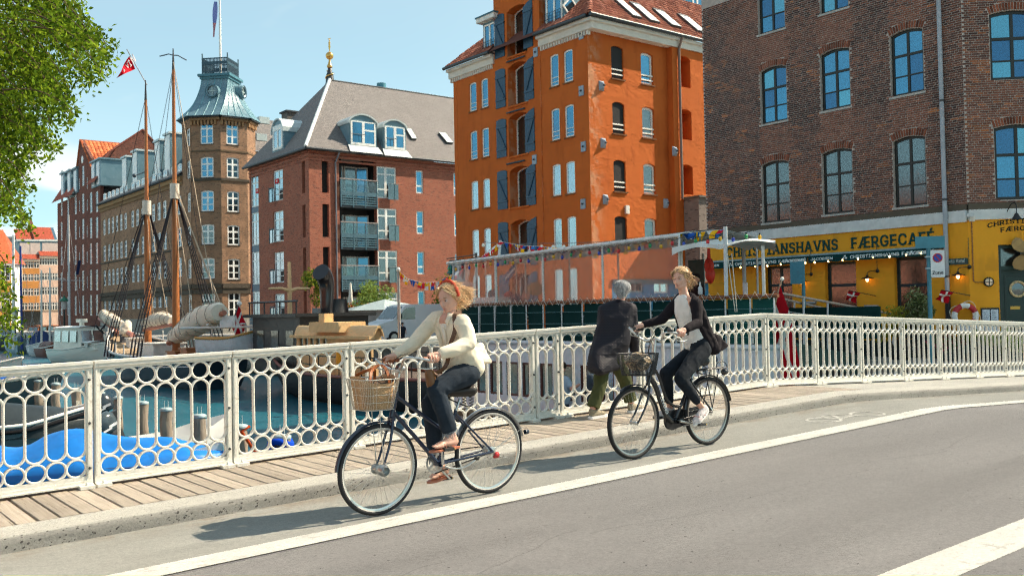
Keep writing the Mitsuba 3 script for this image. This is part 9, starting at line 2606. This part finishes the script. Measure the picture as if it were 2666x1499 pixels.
hemL,hemR,hemB=J(1533,970),J(1622,930,-.02),J(1580,965,-.1)
COAT=(.013,.012,.018)
ck=[[(nb+[0,0, -.01], .062), (shL,.075),(shR,.075),(chest-rt*.09,.125),(chest+rt*.09,.125)],[(chest-rt*.09,.125),(chest+rt*.09,.125), (waist-rt*.10,.135), (waist+rt*.09,.135)],[(waist-rt*.10,.135),(waist+rt*.09,.135), (lerp(waist,hemL,.6),.13),(J(1612, 905),.12),(pel,.14)],[(lerp(waist, hemL,.6),.13),(J(1612,905), .12),(J(1541, 958),.06),(J(1560,962,-.12),.07),(J(1612, 948,-.06),.06),(J(1600,950, .1),.06)],[(shL,.075),(elL, .066)],[(elL, .066), (lerp(elL,wrL,.85),.055)],[(shR,.075),(elR,.068)],[(elR,.068), (lerp(elR,wrR,.9),.058)]]
m=MB().mesh(blob(ck,.016,5,.014,31, 9),COAT,180);put('coat',m,'quilted',W3)
m=MB().tube([nb+[.05, .03,.012],nb+rt*.055+[0,0,.022],nb+[-.05, -.04,.03],nb-rt*.055+[0,0,.022]],.016,np.array(COAT)*1.3,8,closed=True);put('collar',m,'cloth',W3)
OL=(.060,.066, .028);cuL,cuR=lerp(knL,anL, .72),lerp(knR,anR,.72)
m=MB().mesh(blob([[(hipL,.10),(hipR,.10),(pel+[0, 0,.05],.11)], [(hipL+[0,0,-.05],.10),(knL,.080)],[(knL, .08),(cuL,.074)],[(hipR+[0, 0,-.05],.10), (knR,.080)],[(knR,.08),(cuR,.074)]],.016, 4,.016,41,15, (1,1,.6)),OL, 180);put('trousers', m,'cloth',W3)
for c,d in ((cuL,anL-knL),(cuR,anR-knR)):
 d=d/np.linalg.norm(d);m=MB().tube([c-d*.035,c+d*.055],[.082,.079],np.array(OL)*1.1, 14);put('cuff',m,'cloth',W3)
for he, to in ((heL,toL),(heR,toR)):
 k=newkey('trainer',W3);d=(to-he)/np.linalg.norm(to-he);to=he+d*.23;fp,s=foot_parts(he,to,.042,.017)
 m=MB().mesh(blob(fp+[[(he+[0,0,.045],.042),(lerp(he,to, .4)+[0,0,.02],.04)], [(lerp(he,to, .75),.034),(to-d*.01,.026)]],.013, 3),rgb('8d8471'),180);put('upper', m,'linen',k)
 b=m3.Manifold.batch_hull([m3.Manifold.cylinder(.03,r,r*.95,16).translate((lerp(he,to,q)+[0,0,-.044]).tolist()) for q,r in ((-.08,.038),(.4, .038), (.78,.05),(1.02,.036))]);m=MB().mesh(b,(.62,.61, .60),40);put('sole', m,'satin',k)
GY=[(.34,.34,.34),(.46,.46,.46),(.24,.24,.25),(.58,.58,.57)]
cap=blob([[(H3(-.030, 0,.040),.090),(H3(-.01,.02, .052), .076), (H3(-.01,-.02,.052), .076)],[(H3(-.06,0,-.02),.060)]],.014,4,.012,2,30)
cap.update_faces((np.asarray(cap.triangles_center)-H3(0, 0,0))@(H3(1,0,0)-H3(0,0,0))<.035);m=MB().mesh(cap,GY[0],180);put('hair',m,'hair_fibre',W3)
fuzz(W3,cap,H3, lambda l:(-.6,l[1]*6,-.6-3*max(0, .03-l[2])),2300,.036,.0018, GY,12, lift=.003,curl=.28)
m=MB()
for q in (-1,1):m.tube([H3(.085,q*.05,.01),H3(.05,q*.082,.014), H3(-.02,q*.088,.016)],.003, (.02,.02,.02),5);m.tube([H3(.09,q*.012,.006),H3(.085,q*.035,.022),H3(.08,q*.052,.008),H3(.085,q*.033,-.014)],.003,(.02,.02,.02),5,closed=True)
put('glasses', m,'gloss',W3)

# quay furniture, plants, small people
VAN=thing('white_van','white delivery van parked on the quay beyond the barge','van')
vy,vx=40.5,27.4
M_=np.eye(4);M_[:3,0]=(0,-1, 0);M_[:3,1]=(1,0,0);M_[:3,3]=(vx,vy,0)
Fv=Face((at(985,860,1,44)[0],44.0), (0,-1));L_=5.0
VW=(.60,.64,.66)
prof=[(0,.35), (0,.95),(.25, 1.12), (.95,1.28),(1.65,2.02),(2.1,2.12), (4.9,2.12),(5.0,1.9),(5.0,.35)]
m=MB();Fv.prism(m,sg.Polygon(prof).buffer(.05).buffer(-.05),-1.9,0,VW);put('body',m, 'gloss',VAN)
m=MB();Fv.prism(m,sg.Polygon([(1.12,1.3),(1.72,1.92),(2.3,1.96),(2.3,1.3)]),.004,.012,(.2,.2,.2));put('side_window',m,'glass_dark',VAN)
m=MB().quad(Fv.p(1.0, 1.34,-.1),Fv.p(1.62, 1.97,-.15),Fv.p(1.62,1.97,-1.75),Fv.p(1.0,1.34,-1.8),(.2,.2,.2));m.v=[v+[-.02,0,.03] for v in m.v];put('windscreen',m, 'glass_dark', VAN)
for u in (.95, 4.0):
 k=newkey('wheel',VAN);m=MB().lathe([(.10, .03),(.33,.03),(.35, -.02), (.35,-.2)],(.015,.015,.016),Fv.p(u,.35),Fv.N,18);put('tyre',m, 'rubber',k);m=MB().lathe([(0,.04), (.2,.035)],(.4,.4,.41),Fv.p(u,.35),Fv.N,14);put('rim',m,'metal',k)
m=MB();Fv.box(m,-.04, .1,.4, .62,-1.85,-.05,(.05, .05,.055));put('bumper',m,'satin', VAN)
m=MB();Fv.box(m,.02,.3,.92,1.08,.0, .02,(.6,.62,.6));put('headlight',m,'gloss',VAN)
m=MB();Fv.box(m,1.15, 1.35,1.35,1.6,.02,.22,(.03, .03,.03));put('mirror',m,'satin',VAN)
def small_person(lab, F,x,ytop,yfoot,coat, legs,hair,arm=None,group=None,z_foot=None):
 """a distant figure as one body with clothes"""
 k=thing('person',lab,'person',group);u,zt=F.at(x,ytop);zf=F.at(x,yfoot)[1] if z_foot is None else z_foot;h=(zt-zf)/1.75
 Pq= lambda a, z,d=0:F.p(u+a*h,zf+z*h,d*h)
 ar=arm or [(.26,1.12,.05),(.28,.86,.08)]
 body=[[(Pq(0, 1.62), .095*h),(Pq(0,1.66), .09*h)],[(Pq(0,1.5), .055*h),(Pq(0,1.38), .07*h)],[(Pq(-.17,1.4),.055*h),(Pq(.17,1.4),.055*h),(Pq(0,.95),.13*h)],[(Pq(-.08,.9),.09*h),(Pq(-.09,.48),.06*h)],[(Pq(-.09,.48),.06*h),(Pq(-.1,.06),.045*h)],[(Pq(.08, .9),.09*h),(Pq(.10,.48),.06*h)],[(Pq(.1,.48),.06*h),(Pq(.11,.06),.045*h)],[(Pq(-.1, .04),.045*h), (Pq(-.12,.04, .16),.035*h)],[(Pq(.11,.04),.045*h),(Pq(.13,.04, .16),.035*h)],[(Pq(-.2,1.38),.05*h),(Pq(-.26,1.1),.04*h)],[(Pq(-.26,1.1),.04*h),(Pq(-.24,.82),.035*h)],[(Pq(.2, 1.38), .05*h),(Pq(*ar[0]),.04*h)], [(Pq(*ar[0]), .04*h),(Pq(*ar[1]),.032*h)]]
 m=MB().mesh(blob(body,.04*h,3),SKINR,180);put('body',m, 'skin',k)
 m=MB().mesh(blob([[(Pq(-.17,1.4),.075*h), (Pq(.17,1.4), .075*h),(Pq(-.06,.9),.14*h),(Pq(.06,.9),.14*h)], [(Pq(-.2,1.38),.065*h),(Pq(-.26,1.1),.058*h)],[(Pq(.2,1.38),.065*h),(Pq(*lerp((.2,1.38,0), ar[0], .7)),.06*h)]],.04*h, 3),coat,180);put('top',m,'cloth',k)
 m=MB().mesh(blob([[(Pq(-.08,.92),.115*h), (Pq(.08,.92), .115*h)],[(Pq(-.08,.9),.105*h),(Pq(-.1,.12),.065*h)],[(Pq(.08, .9),.105*h),(Pq(.11, .12),.065*h)]],.04*h,3),legs,180);put('trousers',m,'cloth',k)
 m=MB().ball(Pq(0,1.69,-.015),.105*h,hair, 2,(1,1,.9));put('hair',m,'cloth',k)
small_person('person in a dark jacket standing beside the white van',Face((0, 42.6), (0,-1)),1048, 840,905,(.02, .025,.035),(.03,.03, .04),(.03,.02,.015), z_foot=0)
small_person('dark-haired person inside the houseboat tent behind the second cyclist',Face((20.6,13.6),(-1,0)),1812,714,900,(.035,.02,.025), (.03,.03,.04),(.025, .02,.02),z_foot=.72)
small_person('man in a pale blue shirt at the open houseboat hatch below the railing',Face((18.1,13.6),(-1,0)),1462,945,1150,(.34,.44,.52),(.03,.035,.05), (.05,.035,.025),[(.34,1.18, .02),(.52,1.30,-.05)])
small_person('person in white standing on the far quay before the dark red warehouse',Face((30.0,100),(-1,0)),214,846,874,(.6, .62,.66),(.1, .12,.2),(.05, .04,.03),z_foot=0)
m=MB().box((17.75,14.5,-1.75),(18.48,27,-1.62),rgb('6d5a44'));put('side_platform',m, 'matte',HB)
FEN=thing('slat_fence','grey-brown slatted garden fence before the red apartments','fence');yF=62.0
Ff=Face((0,yF),(0,-1));u0,u1=Ff.at(868,830)[0],Ff.at(1040,830)[0];zt=Ff.at(950,803)[1]
for q in np.arange(u0,u1,.26):
 m=MB();Ff.box(m,q,q+.15,0,zt+RNG.uniform(-.03,.03),0,.05,np.array((.16,.125, .10))*RNG.uniform(.75,1.25));put('slat',m,'matte',FEN)
for q in np.linspace(u0,u1,4):m=MB();Ff.box(m,q-.1,q+.1, 0,zt+.1,-.2,-.01,(.06,.08,.11));put('post',m,'satin',FEN)
BXg=thing('grey_cabinet','dark grey utility cabinet behind the barge funnel', 'cabinet');a, b=Ff.at(813,830)[0], Ff.at(840,830)[0]
m=MB();Ff.box(m,a,b+.4,0,Ff.at(826, 802)[1],0,.9, (.05,.065,.08));put('case', m,'satin',BXg);m=MB();Ff.box(m,a+.3,b+.1, 1.2,1.4,.9,.93,(.4,.4,.38));put('label_plate',m, 'satin',BXg)
PV=thing('pavilion','small pavilion with a pale zinc pyramid roof behind the van','pavilion');Fp=Face((0, 55.0), (0,-1));a,b=Fp.at(995,830)[0],Fp.at(1125, 830)[0];z1,z2=Fp.at(1060,805)[1],Fp.at(1090,776)[1]
c=Fp.p((a+b)/2,z2,-3);m=MB();q4=[Fp.p(a,z1,.3),Fp.p(b,z1,.3),Fp.p(b,z1,-6),Fp.p(a,z1,-6)]
for i in range(4):m.add(np.array([q4[i],q4[(i+1)%4],c]), [[0,1, 2]],(.36,.44, .45))
put('roof',m,'satin', PV);m=MB();Fp.box(m, a+.3,b-.3,0,z1-.02,-5.5,0,(.22,.21,.20));put('wall',m,'matte', PV)
def leaf_cards(mb,p,size,cols,g,wide=.45):
 """one small folded leaf at each point"""
 n=len(p);a=g.normal(size=(n,3));a[:,2]-=.4;a/=np.linalg.norm(a,axis=1,keepdims=True);b=np.cross(a,g.normal(size=(n,3)));b/=np.linalg.norm(b,axis=1,keepdims=True)
 s=size*g.uniform(.6, 1.3,(n,1));col=np.asarray(cols)[g.integers(len(cols),size=n)]*g.uniform(.5,1.4,(n,1));nn=np.cross(a,b)*s*.18
 v=np.stack([p-a*s,p+b*s*wide+nn,p+a*s,p-b*s*wide+nn],1).reshape(-1,3);f=np.arange(4*n).reshape(-1,4);f=np.vstack([f[:, [0,1,2]],f[:, [0,2,3]]])
 mb.v.append(v);mb.f.append(f+mb.n);mb.c.append(np.repeat(col,4,0));mb.n+=len(v)
def leaves(mb, c,r,n, size,cols,g):
 """n small leaves through an ellipsoid"""
 d=g.normal(size=(n,3));d/=np.linalg.norm(d,axis=1,keepdims=True)
 leaf_cards(mb,np.asarray(c)+d*(g.random(n)**(1/3.))[:,None]*np.asarray(r),size,cols,g)
GRN_=[(.055,.12,.018),(.085, .17,.022),(.035,.085,.015), (.12,.20,.03)]
OLV=[(.16,.19, .07),(.24,.27,.12),(.10,.14,.05),(.30,.32,.18)]
def plant(lab, name,P_,hh,w, n,size,cols,pot=None,potc=(.02,.02,.02),seed=1,clumps=6,cat='plant',group=None):
 g=np.random.default_rng(seed);k=thing(name,lab,cat,group);m=MB();m2=MB()
 for i in range(clumps):
  c=np.array(P_)+[g.uniform(-.5,.5)*w,g.uniform(-.5,.5)*w,hh*g.uniform(.45,.92)]
  leaves(m,c,(w*.38,w*.38,hh*.2),n//clumps,size,cols,g);m2.tube([np.array(P_)+[0,0,.1],lerp(P_,c,.6)+[0,0,.1],c],[.02,.014,.006],(.10,.075,.045),5)
 put('foliage',m,'leaf',k,kind='stuff');put('stem',m2,'matte',k)
 if pot:m=MB().lathe([(0,.02),(pot*.75,0), (pot,pot*1.5),(pot*.9,pot*1.5),(pot*.88,pot*1.35),(0,pot*1.35)],potc, P_,(0, 0,1),16);put('pot',m,'satin',k)
def ground_at(x,y,z=0.0,F=None):return at(x,y,2,z)
q=Ff.at(852,790);plant('tall climbing plant with yellow-green leaves left of the balconies','climbing_plant',Ff.p(q[0], 1.2,-2),q[1]+1.4,1.3,900,.13,GRN_[:2]+[(.25,.26, .03)], seed=3)
q=Ff.at(973,790);plant('bushy yellow-green shrub over the middle of the fence','shrub',Ff.p(q[0],.8,-1.5),q[1]+.6,1.3,800,.12, [(.16, .22,.03),(.22,.27,.05)],seed=4)
q=Fp.at(1112,790);plant('round dark green bush right of the pavilion roof','bush',Fp.p(q[0],0,2.5),q[1]+1.6,2.6, 2600,.10,GRN_,seed=5,clumps=12)
q=Fp.at(1075,780);plant('pale green shrub peeping over the pavilion roof','shrub',Fp.p(q[0],1,-5), q[1]+.3,2.0,900,.12, [(.16, .24,.06),(.22,.30,.09)],seed=6)
FLc=[rgb('d9a31c'),rgb('c8571c'),(.05,.11, .02),(.07,.14,.03)]
k=thing('flower_box', 'row of yellow and orange flowers on the fence before the red house', 'flowers');g=np.random.default_rng(8);m=MB()
for x in np.linspace(880,1035,26):q=Ff.at(x,797);leaves(m,Ff.p(q[0],q[1],-.3),(.35,.3,.28), 40,.09,FLc,g)
put('flowers', m,'leaf',k,kind='stuff');q0,q1=Ff.at(878, 800)[0],Ff.at(1040,800)[0];m=MB();Ff.box(m,q0,q1,zt+.0, zt+.12,-.6,-.05,(.06,.05,.04));put('box', m,'matte',k)
UM=thing('closed_parasol','closed white parasol standing among the plants before the red house','parasol');q=Ff.at(963, 735)
m=MB().lathe([(0,q[1]+.1),(.08,q[1]),(.16, q[1]-1.0),(.26,q[1]-2.0),(.05,q[1]-2.2)], (.62,.60,.55),(Ff.p(q[0],0, -3)[0],yF+3,0),(0,0, 1),10);put('canopy', m,'cloth',UM);m=MB().cyl(Ff.p(q[0],0,-3), Ff.p(q[0],q[1]-1,-3),.04,(.4,.35,.3),8);put('pole',m,'satin',UM)
PO=thing('thin_pole', 'thin grey pole carrying the left end of the bunting','pole');Y_=30.0;a,b=at(1037,702,0,19.8),at(1029,895,0,19.8);m=MB().tube([a,(a[0],a[1],0)],.06,(.36, .33,.30),8);m.v[-1][:,1]+=0;put('pole_shaft',m,'satin', PO);m=MB().ball(a,.09,(.7,.68,.6), 1);put('knob',m,'satin',PO)
HS=thing('hanging_sign','black hanging sign reading Pakhus with a teal lamp and a sun emblem','sign');Fh=Face((22.5,0), (-1,0));u0,u1,z0,z1=Fh.rect(1169,1207,676,733)
m=MB();Fh.box(m,u0,u1,z0,z1, -.06,0,(.010, .012,.022));put('board',m,'satin', HS)
_,t_=letters('Pakhus',Fh,u0+.22,z1-.28,.17,.85,0, (.30,.35,.38),.004,None,'', slab=False,each=False);put('printing',t_, 'matte',HS)
m=MB();c=((u0+u1)/2+.12,(z0+z1)/2+.05)
for a in np.linspace(0,PI,5)[:-1]:m.bar(Fh.p(c[0]-.16*math.cos(a),c[1]-.16*math.sin(a),.003),Fh.p(c[0]+.16*math.cos(a), c[1]+.16*math.sin(a),.003), .02,.004,(.10,.14,.26),up=Fh.N)
Fh.box(m,u1-.42,u1-.12,z0+.1,z0+.18,0,.003,(.25,.28,.3));put('emblem', m,'matte',HS)
m=MB().tube([Fh.p(u0-.15,z1+.08),Fh.p(u1+.9,z1+.12)],.025,(.05, .04,.03),6);m.tube([Fh.p(u1+.9,z1+.2),Fh.p(u1+.9,0)],.05,(.05, .05,.05),8);put('bracket',m,'satin',HS)
m=MB().lathe([(0,.3), (.05,.22),(.1,.05),(.13,-.02),(.06,-.06), (.16,-.2),(0, -.22)],(.02,.18,.17),Fh.p(u0+.17,z0+.55,.06),(0, 0,1),12);put('teal_lamp',m, 'satin',HS)

# street signs by the cafe
TS=rgb('3f7f8f')
NP=thing('no_parking_sign','no parking zone sign on a teal post under a grey-blue back plate before the cafe','sign');Fn=Face((0,11.5),(0,-1))
Q0=at(2418,700,0,23.6);FS=Face((Q0[0],Q0[1]),(-.78,-.62))
u0,u1,z0,z1=FS.rect(2426,2456,654,719);px_,_z=FS.at(2420,700)
m=MB().tube([FS.p(px_,0,-.08),FS.p(px_,FS.at(2420,645)[1],-.08)],.055, TS,10);put('post',m, 'satin',NP)
m=MB();FS.prism(m,sg.box(u0, z0,u1, z1).buffer(.03),0,.02,(.66, .68,.68));put('plate',m,'satin',NP)
c=((u0+u1)/2,z1-(u1-u0)*.62);r=(u1-u0)*.43
m=MB();cc_=sg.Point(c).buffer(r,24);FS.prism(m,cc_.buffer(-r*.22),.021,.024,rgb('1b3f9e'));put('blue_disc',m,'satin',NP)
bar_=sa.rotate(sg.box(c[0]-r*.12,c[1]-r*.95,c[0]+r*.12,c[1]+r*.95),40, origin=c)
m=MB();FS.prism(m,cc_.difference(cc_.buffer(-r*.22)).union(bar_.intersection(cc_)),.0215,.026,rgb('b3141f'));put('red_ring',m, 'satin',NP)
w_,_t=letters('Zone', FS,0,0,.1,1,0,(.02,.02,.02),.003,None,'', slab=False,each=False);FS2=Face(FS.p(0,0, .021), FS.N)
_,_t=letters('Zone',FS2,c[0]-w_*.85/2,z0+.05,.085,1,0,(.02,.02, .02),.003,None,'',slab=False,each=False);put('printing',_t,'matte',NP)
u0,u1,z0,z1=FS.rect(2383,2460,615,646);m=MB();FS.box(m,u0,u1,z0,z1,-.03,0,TS);put('back_plate',m,'satin', NP)
m=MB()
for z in (.5,.2):FS.box(m,px_-.08,px_+.1,FS.at(2430,690)[1]+z-.3,FS.at(2430,690)[1]+z-.26,-.15,0,(.3,.42, .46))
put('clamp',m, 'satin',NP)
BS=thing('blank_sign_back','plain teal back of a square sign on a post near the gangway','sign');Q0=at(2090,730, 0,23.4);FS=Face((Q0[0],Q0[1]),(-.78,-.62));u0,u1,z0,z1=FS.rect(2057,2094,681,739)
m=MB();FS.box(m,u0,u1,z0,z1, 0,.03, (.03,.17,.24));put('plate', m,'satin',BS);m=MB().tube([FS.p(u1-.03,0, -.06), FS.p(u1-.03,z1,-.06)],.05,TS,8);put('post',m,'satin',BS)
pc=at(2412,905,0,24.9);plant('pale olive bush in a pot before the right cafe window','olive_bush', (24.9, pc[1], .35),at(2412, 752,0, 24.9)[2]-.35, .62,1500,.055,OLV,.35,seed=11,clumps=9)
pc=at(2345,905,0,24.9);plant('yellow-leaved shrub showing through the railing left of the sign post','yellow_shrub',(24.9,pc[1],.0),1.5,.9,800,.06, [(.40, .36,.05),(.28,.30,.05)],.3, seed=12)
g=np.random.default_rng(14)
for i,(x,c,lab) in enumerate(((2470,[(.06, .13,.03),(.42,.08,.12),(.05,.11,.02)],'flower tub with pink blossoms right of the sign post'),(2530,GRN_,'leafy green tub below the life ring'),(2585,GRN_,'leafy green tub below the menu case'),(2640,OLV+GRN_, 'low green planter before the cafe door'))):
 p_=at(x,930,0,24.5);plant(lab,'planter',(24.5,p_[1],.1),.75,.7,500,.06,c,.28,(.03,.05,.05),20+i,6,group='planters before the cafe')
m=MB();p_=at(2528,905,0,24.9);k=thing('white_chair','white cafe stand showing through the railing under the life ring', 'stand')
m.box((24.8,p_[1]-.28,.8),(25.0,p_[1]+.28, 1.12), (.62,.66,.70));put('panel', m,'satin',k)
m=MB()
for s in (-.2, .2):m.tube([(24.9,p_[1]+s,0),(24.9,p_[1]+s,.8)], .03,(.5,.55,.58),6)
put('legs',m,'satin', k)
for x,yt_,lab in ((167,773,'green topped street lamp before the dark red warehouse'),(39,800,'green topped street lamp behind the leaves at the far left')):
 Fq=Face((0,118.0),(0,-1));u,zt=Fq.at(x,yt_);k=thing('street_lamp',lab,'street lamp','green street lamps on the far quay');p_=Fq.p(u, 0)
 m=MB().tube([p_,p_+[0,0,zt-1.4]],[.14,.07],(.012,.02,.018),8);put('post',m,'satin', k);m=MB().lathe([(0, zt+.3),(.1,zt),(.6,zt-.45), (.55,zt-.5)], (.01,.13,.075),(p_[0],p_[1],0),(0, 0,1),12);put('hood', m,'satin',k);m=MB().lathe([(.36,zt-.5),(.24,zt-1.4),(0, zt-1.4)],(.5, .45,.42),(p_[0],p_[1],0),(0,0,1),12);put('lantern',m,'satin',k)

 # the birch hanging in at the top left
TR=thing('birch_tree','green birch with hanging leafy branches filling the upper left corner','tree')
g=np.random.default_rng(77)
TX,TY=.2,13.2
m=MB().tube(curve([(TX,TY,-.2),(TX+.1,TY,2.5),(TX-.05,TY+.1,5), (TX+.2,TY,8)],20),np.linspace(.24, .10,20),(.42, .38,.33),12);put('trunk',m, 'matte',TR)
D0=13.0
def twig(px,py,d):
 r=_F+_R*((px-1333)/FPX)-_U*((py-749.5)/FPX);return EYE+r*(d/(r@_F))
LG=[(.11,.19,.014),(.17,.26, .018), (.07,.13,.014),(.24, .33,.026),(.13,.22,.02)]
sprays=[]
edge=[(150,-40),(210, 30),(215,90), (255,120),(290,140), (275,190),(235,215), (182,235),(175,270), (150,240),(190,310), (140,330),(150,385), (100,360),(95,420),(60,450),(70,500),(25, 520),(70,590),(10,545)]
for (ex,ey) in edge:
 for j in range(5):
  sx,sy=ex-g.uniform(90,260),ey-g.uniform(60,200);d=D0+g.uniform(-2.2, 2.2);sprays.append(((sx,sy),(ex+g.uniform(-14,6),ey+g.uniform(-14,8)),d))
for j in range(150):
 x,y=g.uniform(-160,170),g.uniform(-120,470);lim=np.interp(y,[-120,0,100,200, 300,400,500], [140,185,200, 165,120,70,25])
 if x>lim:continue
 sprays.append(((x-g.uniform(20,120),y-g.uniform(20,120)),(min(x+g.uniform(0, 60),lim),y+g.uniform(10,70)),D0+g.uniform(-2.6,2.6)))
for (ex,ey) in ((22,735),(38,775),(30,825),(58,880),(48, 905),(20,850)):
 for j in range(1):sprays.append(((ex-g.uniform(40,110), ey-g.uniform(60,140)),(ex+g.uniform(-8,6),ey+g.uniform(-8,8)), D0+g.uniform(-1,1)))
mt=MB();ml=MB()
for (a, b,d) in sprays:
 p0,p1=twig(*a,d),twig(*b,d+g.uniform(-.3, .3));mid=lerp(p0,p1, .5)+[0,0,.10]+g.normal(0,.04,3);c=curve([p0,mid, p1],9);mt.tube(c,np.linspace(.010, .003,9),(.10, .07,.045),4)
 L=np.linalg.norm(p1-p0);n=int(120*max(L,.5));t=g.random(n)**.8
 q=np.stack([np.interp(t,np.linspace(0,1,9),c[:,i]) for i in range(3)],1)+g.normal(0,.075,(n,3))+np.stack([0*t,0*t,-.05*g.random(n)], 1)
 leaf_cards(ml,q,.036,LG,g,.55)
put('twigs',mt,'matte',TR,kind='stuff');put('leaf_mass', ml,'leaf',TR, kind='stuff')
for (x, y) in ((160,60),(120,200),(60,330),(20,480),(-10,660),(30,820)):
 p1=twig(x,y,D0);m=MB().tube(curve([(TX,TY,max(2.2,p1[2]+.3)),lerp((TX,TY,p1[2]+.9), p1,.5),p1],12),np.linspace(.05,.012,12),(.14,.11,.08),6);put('branch',m,'matte',TR)
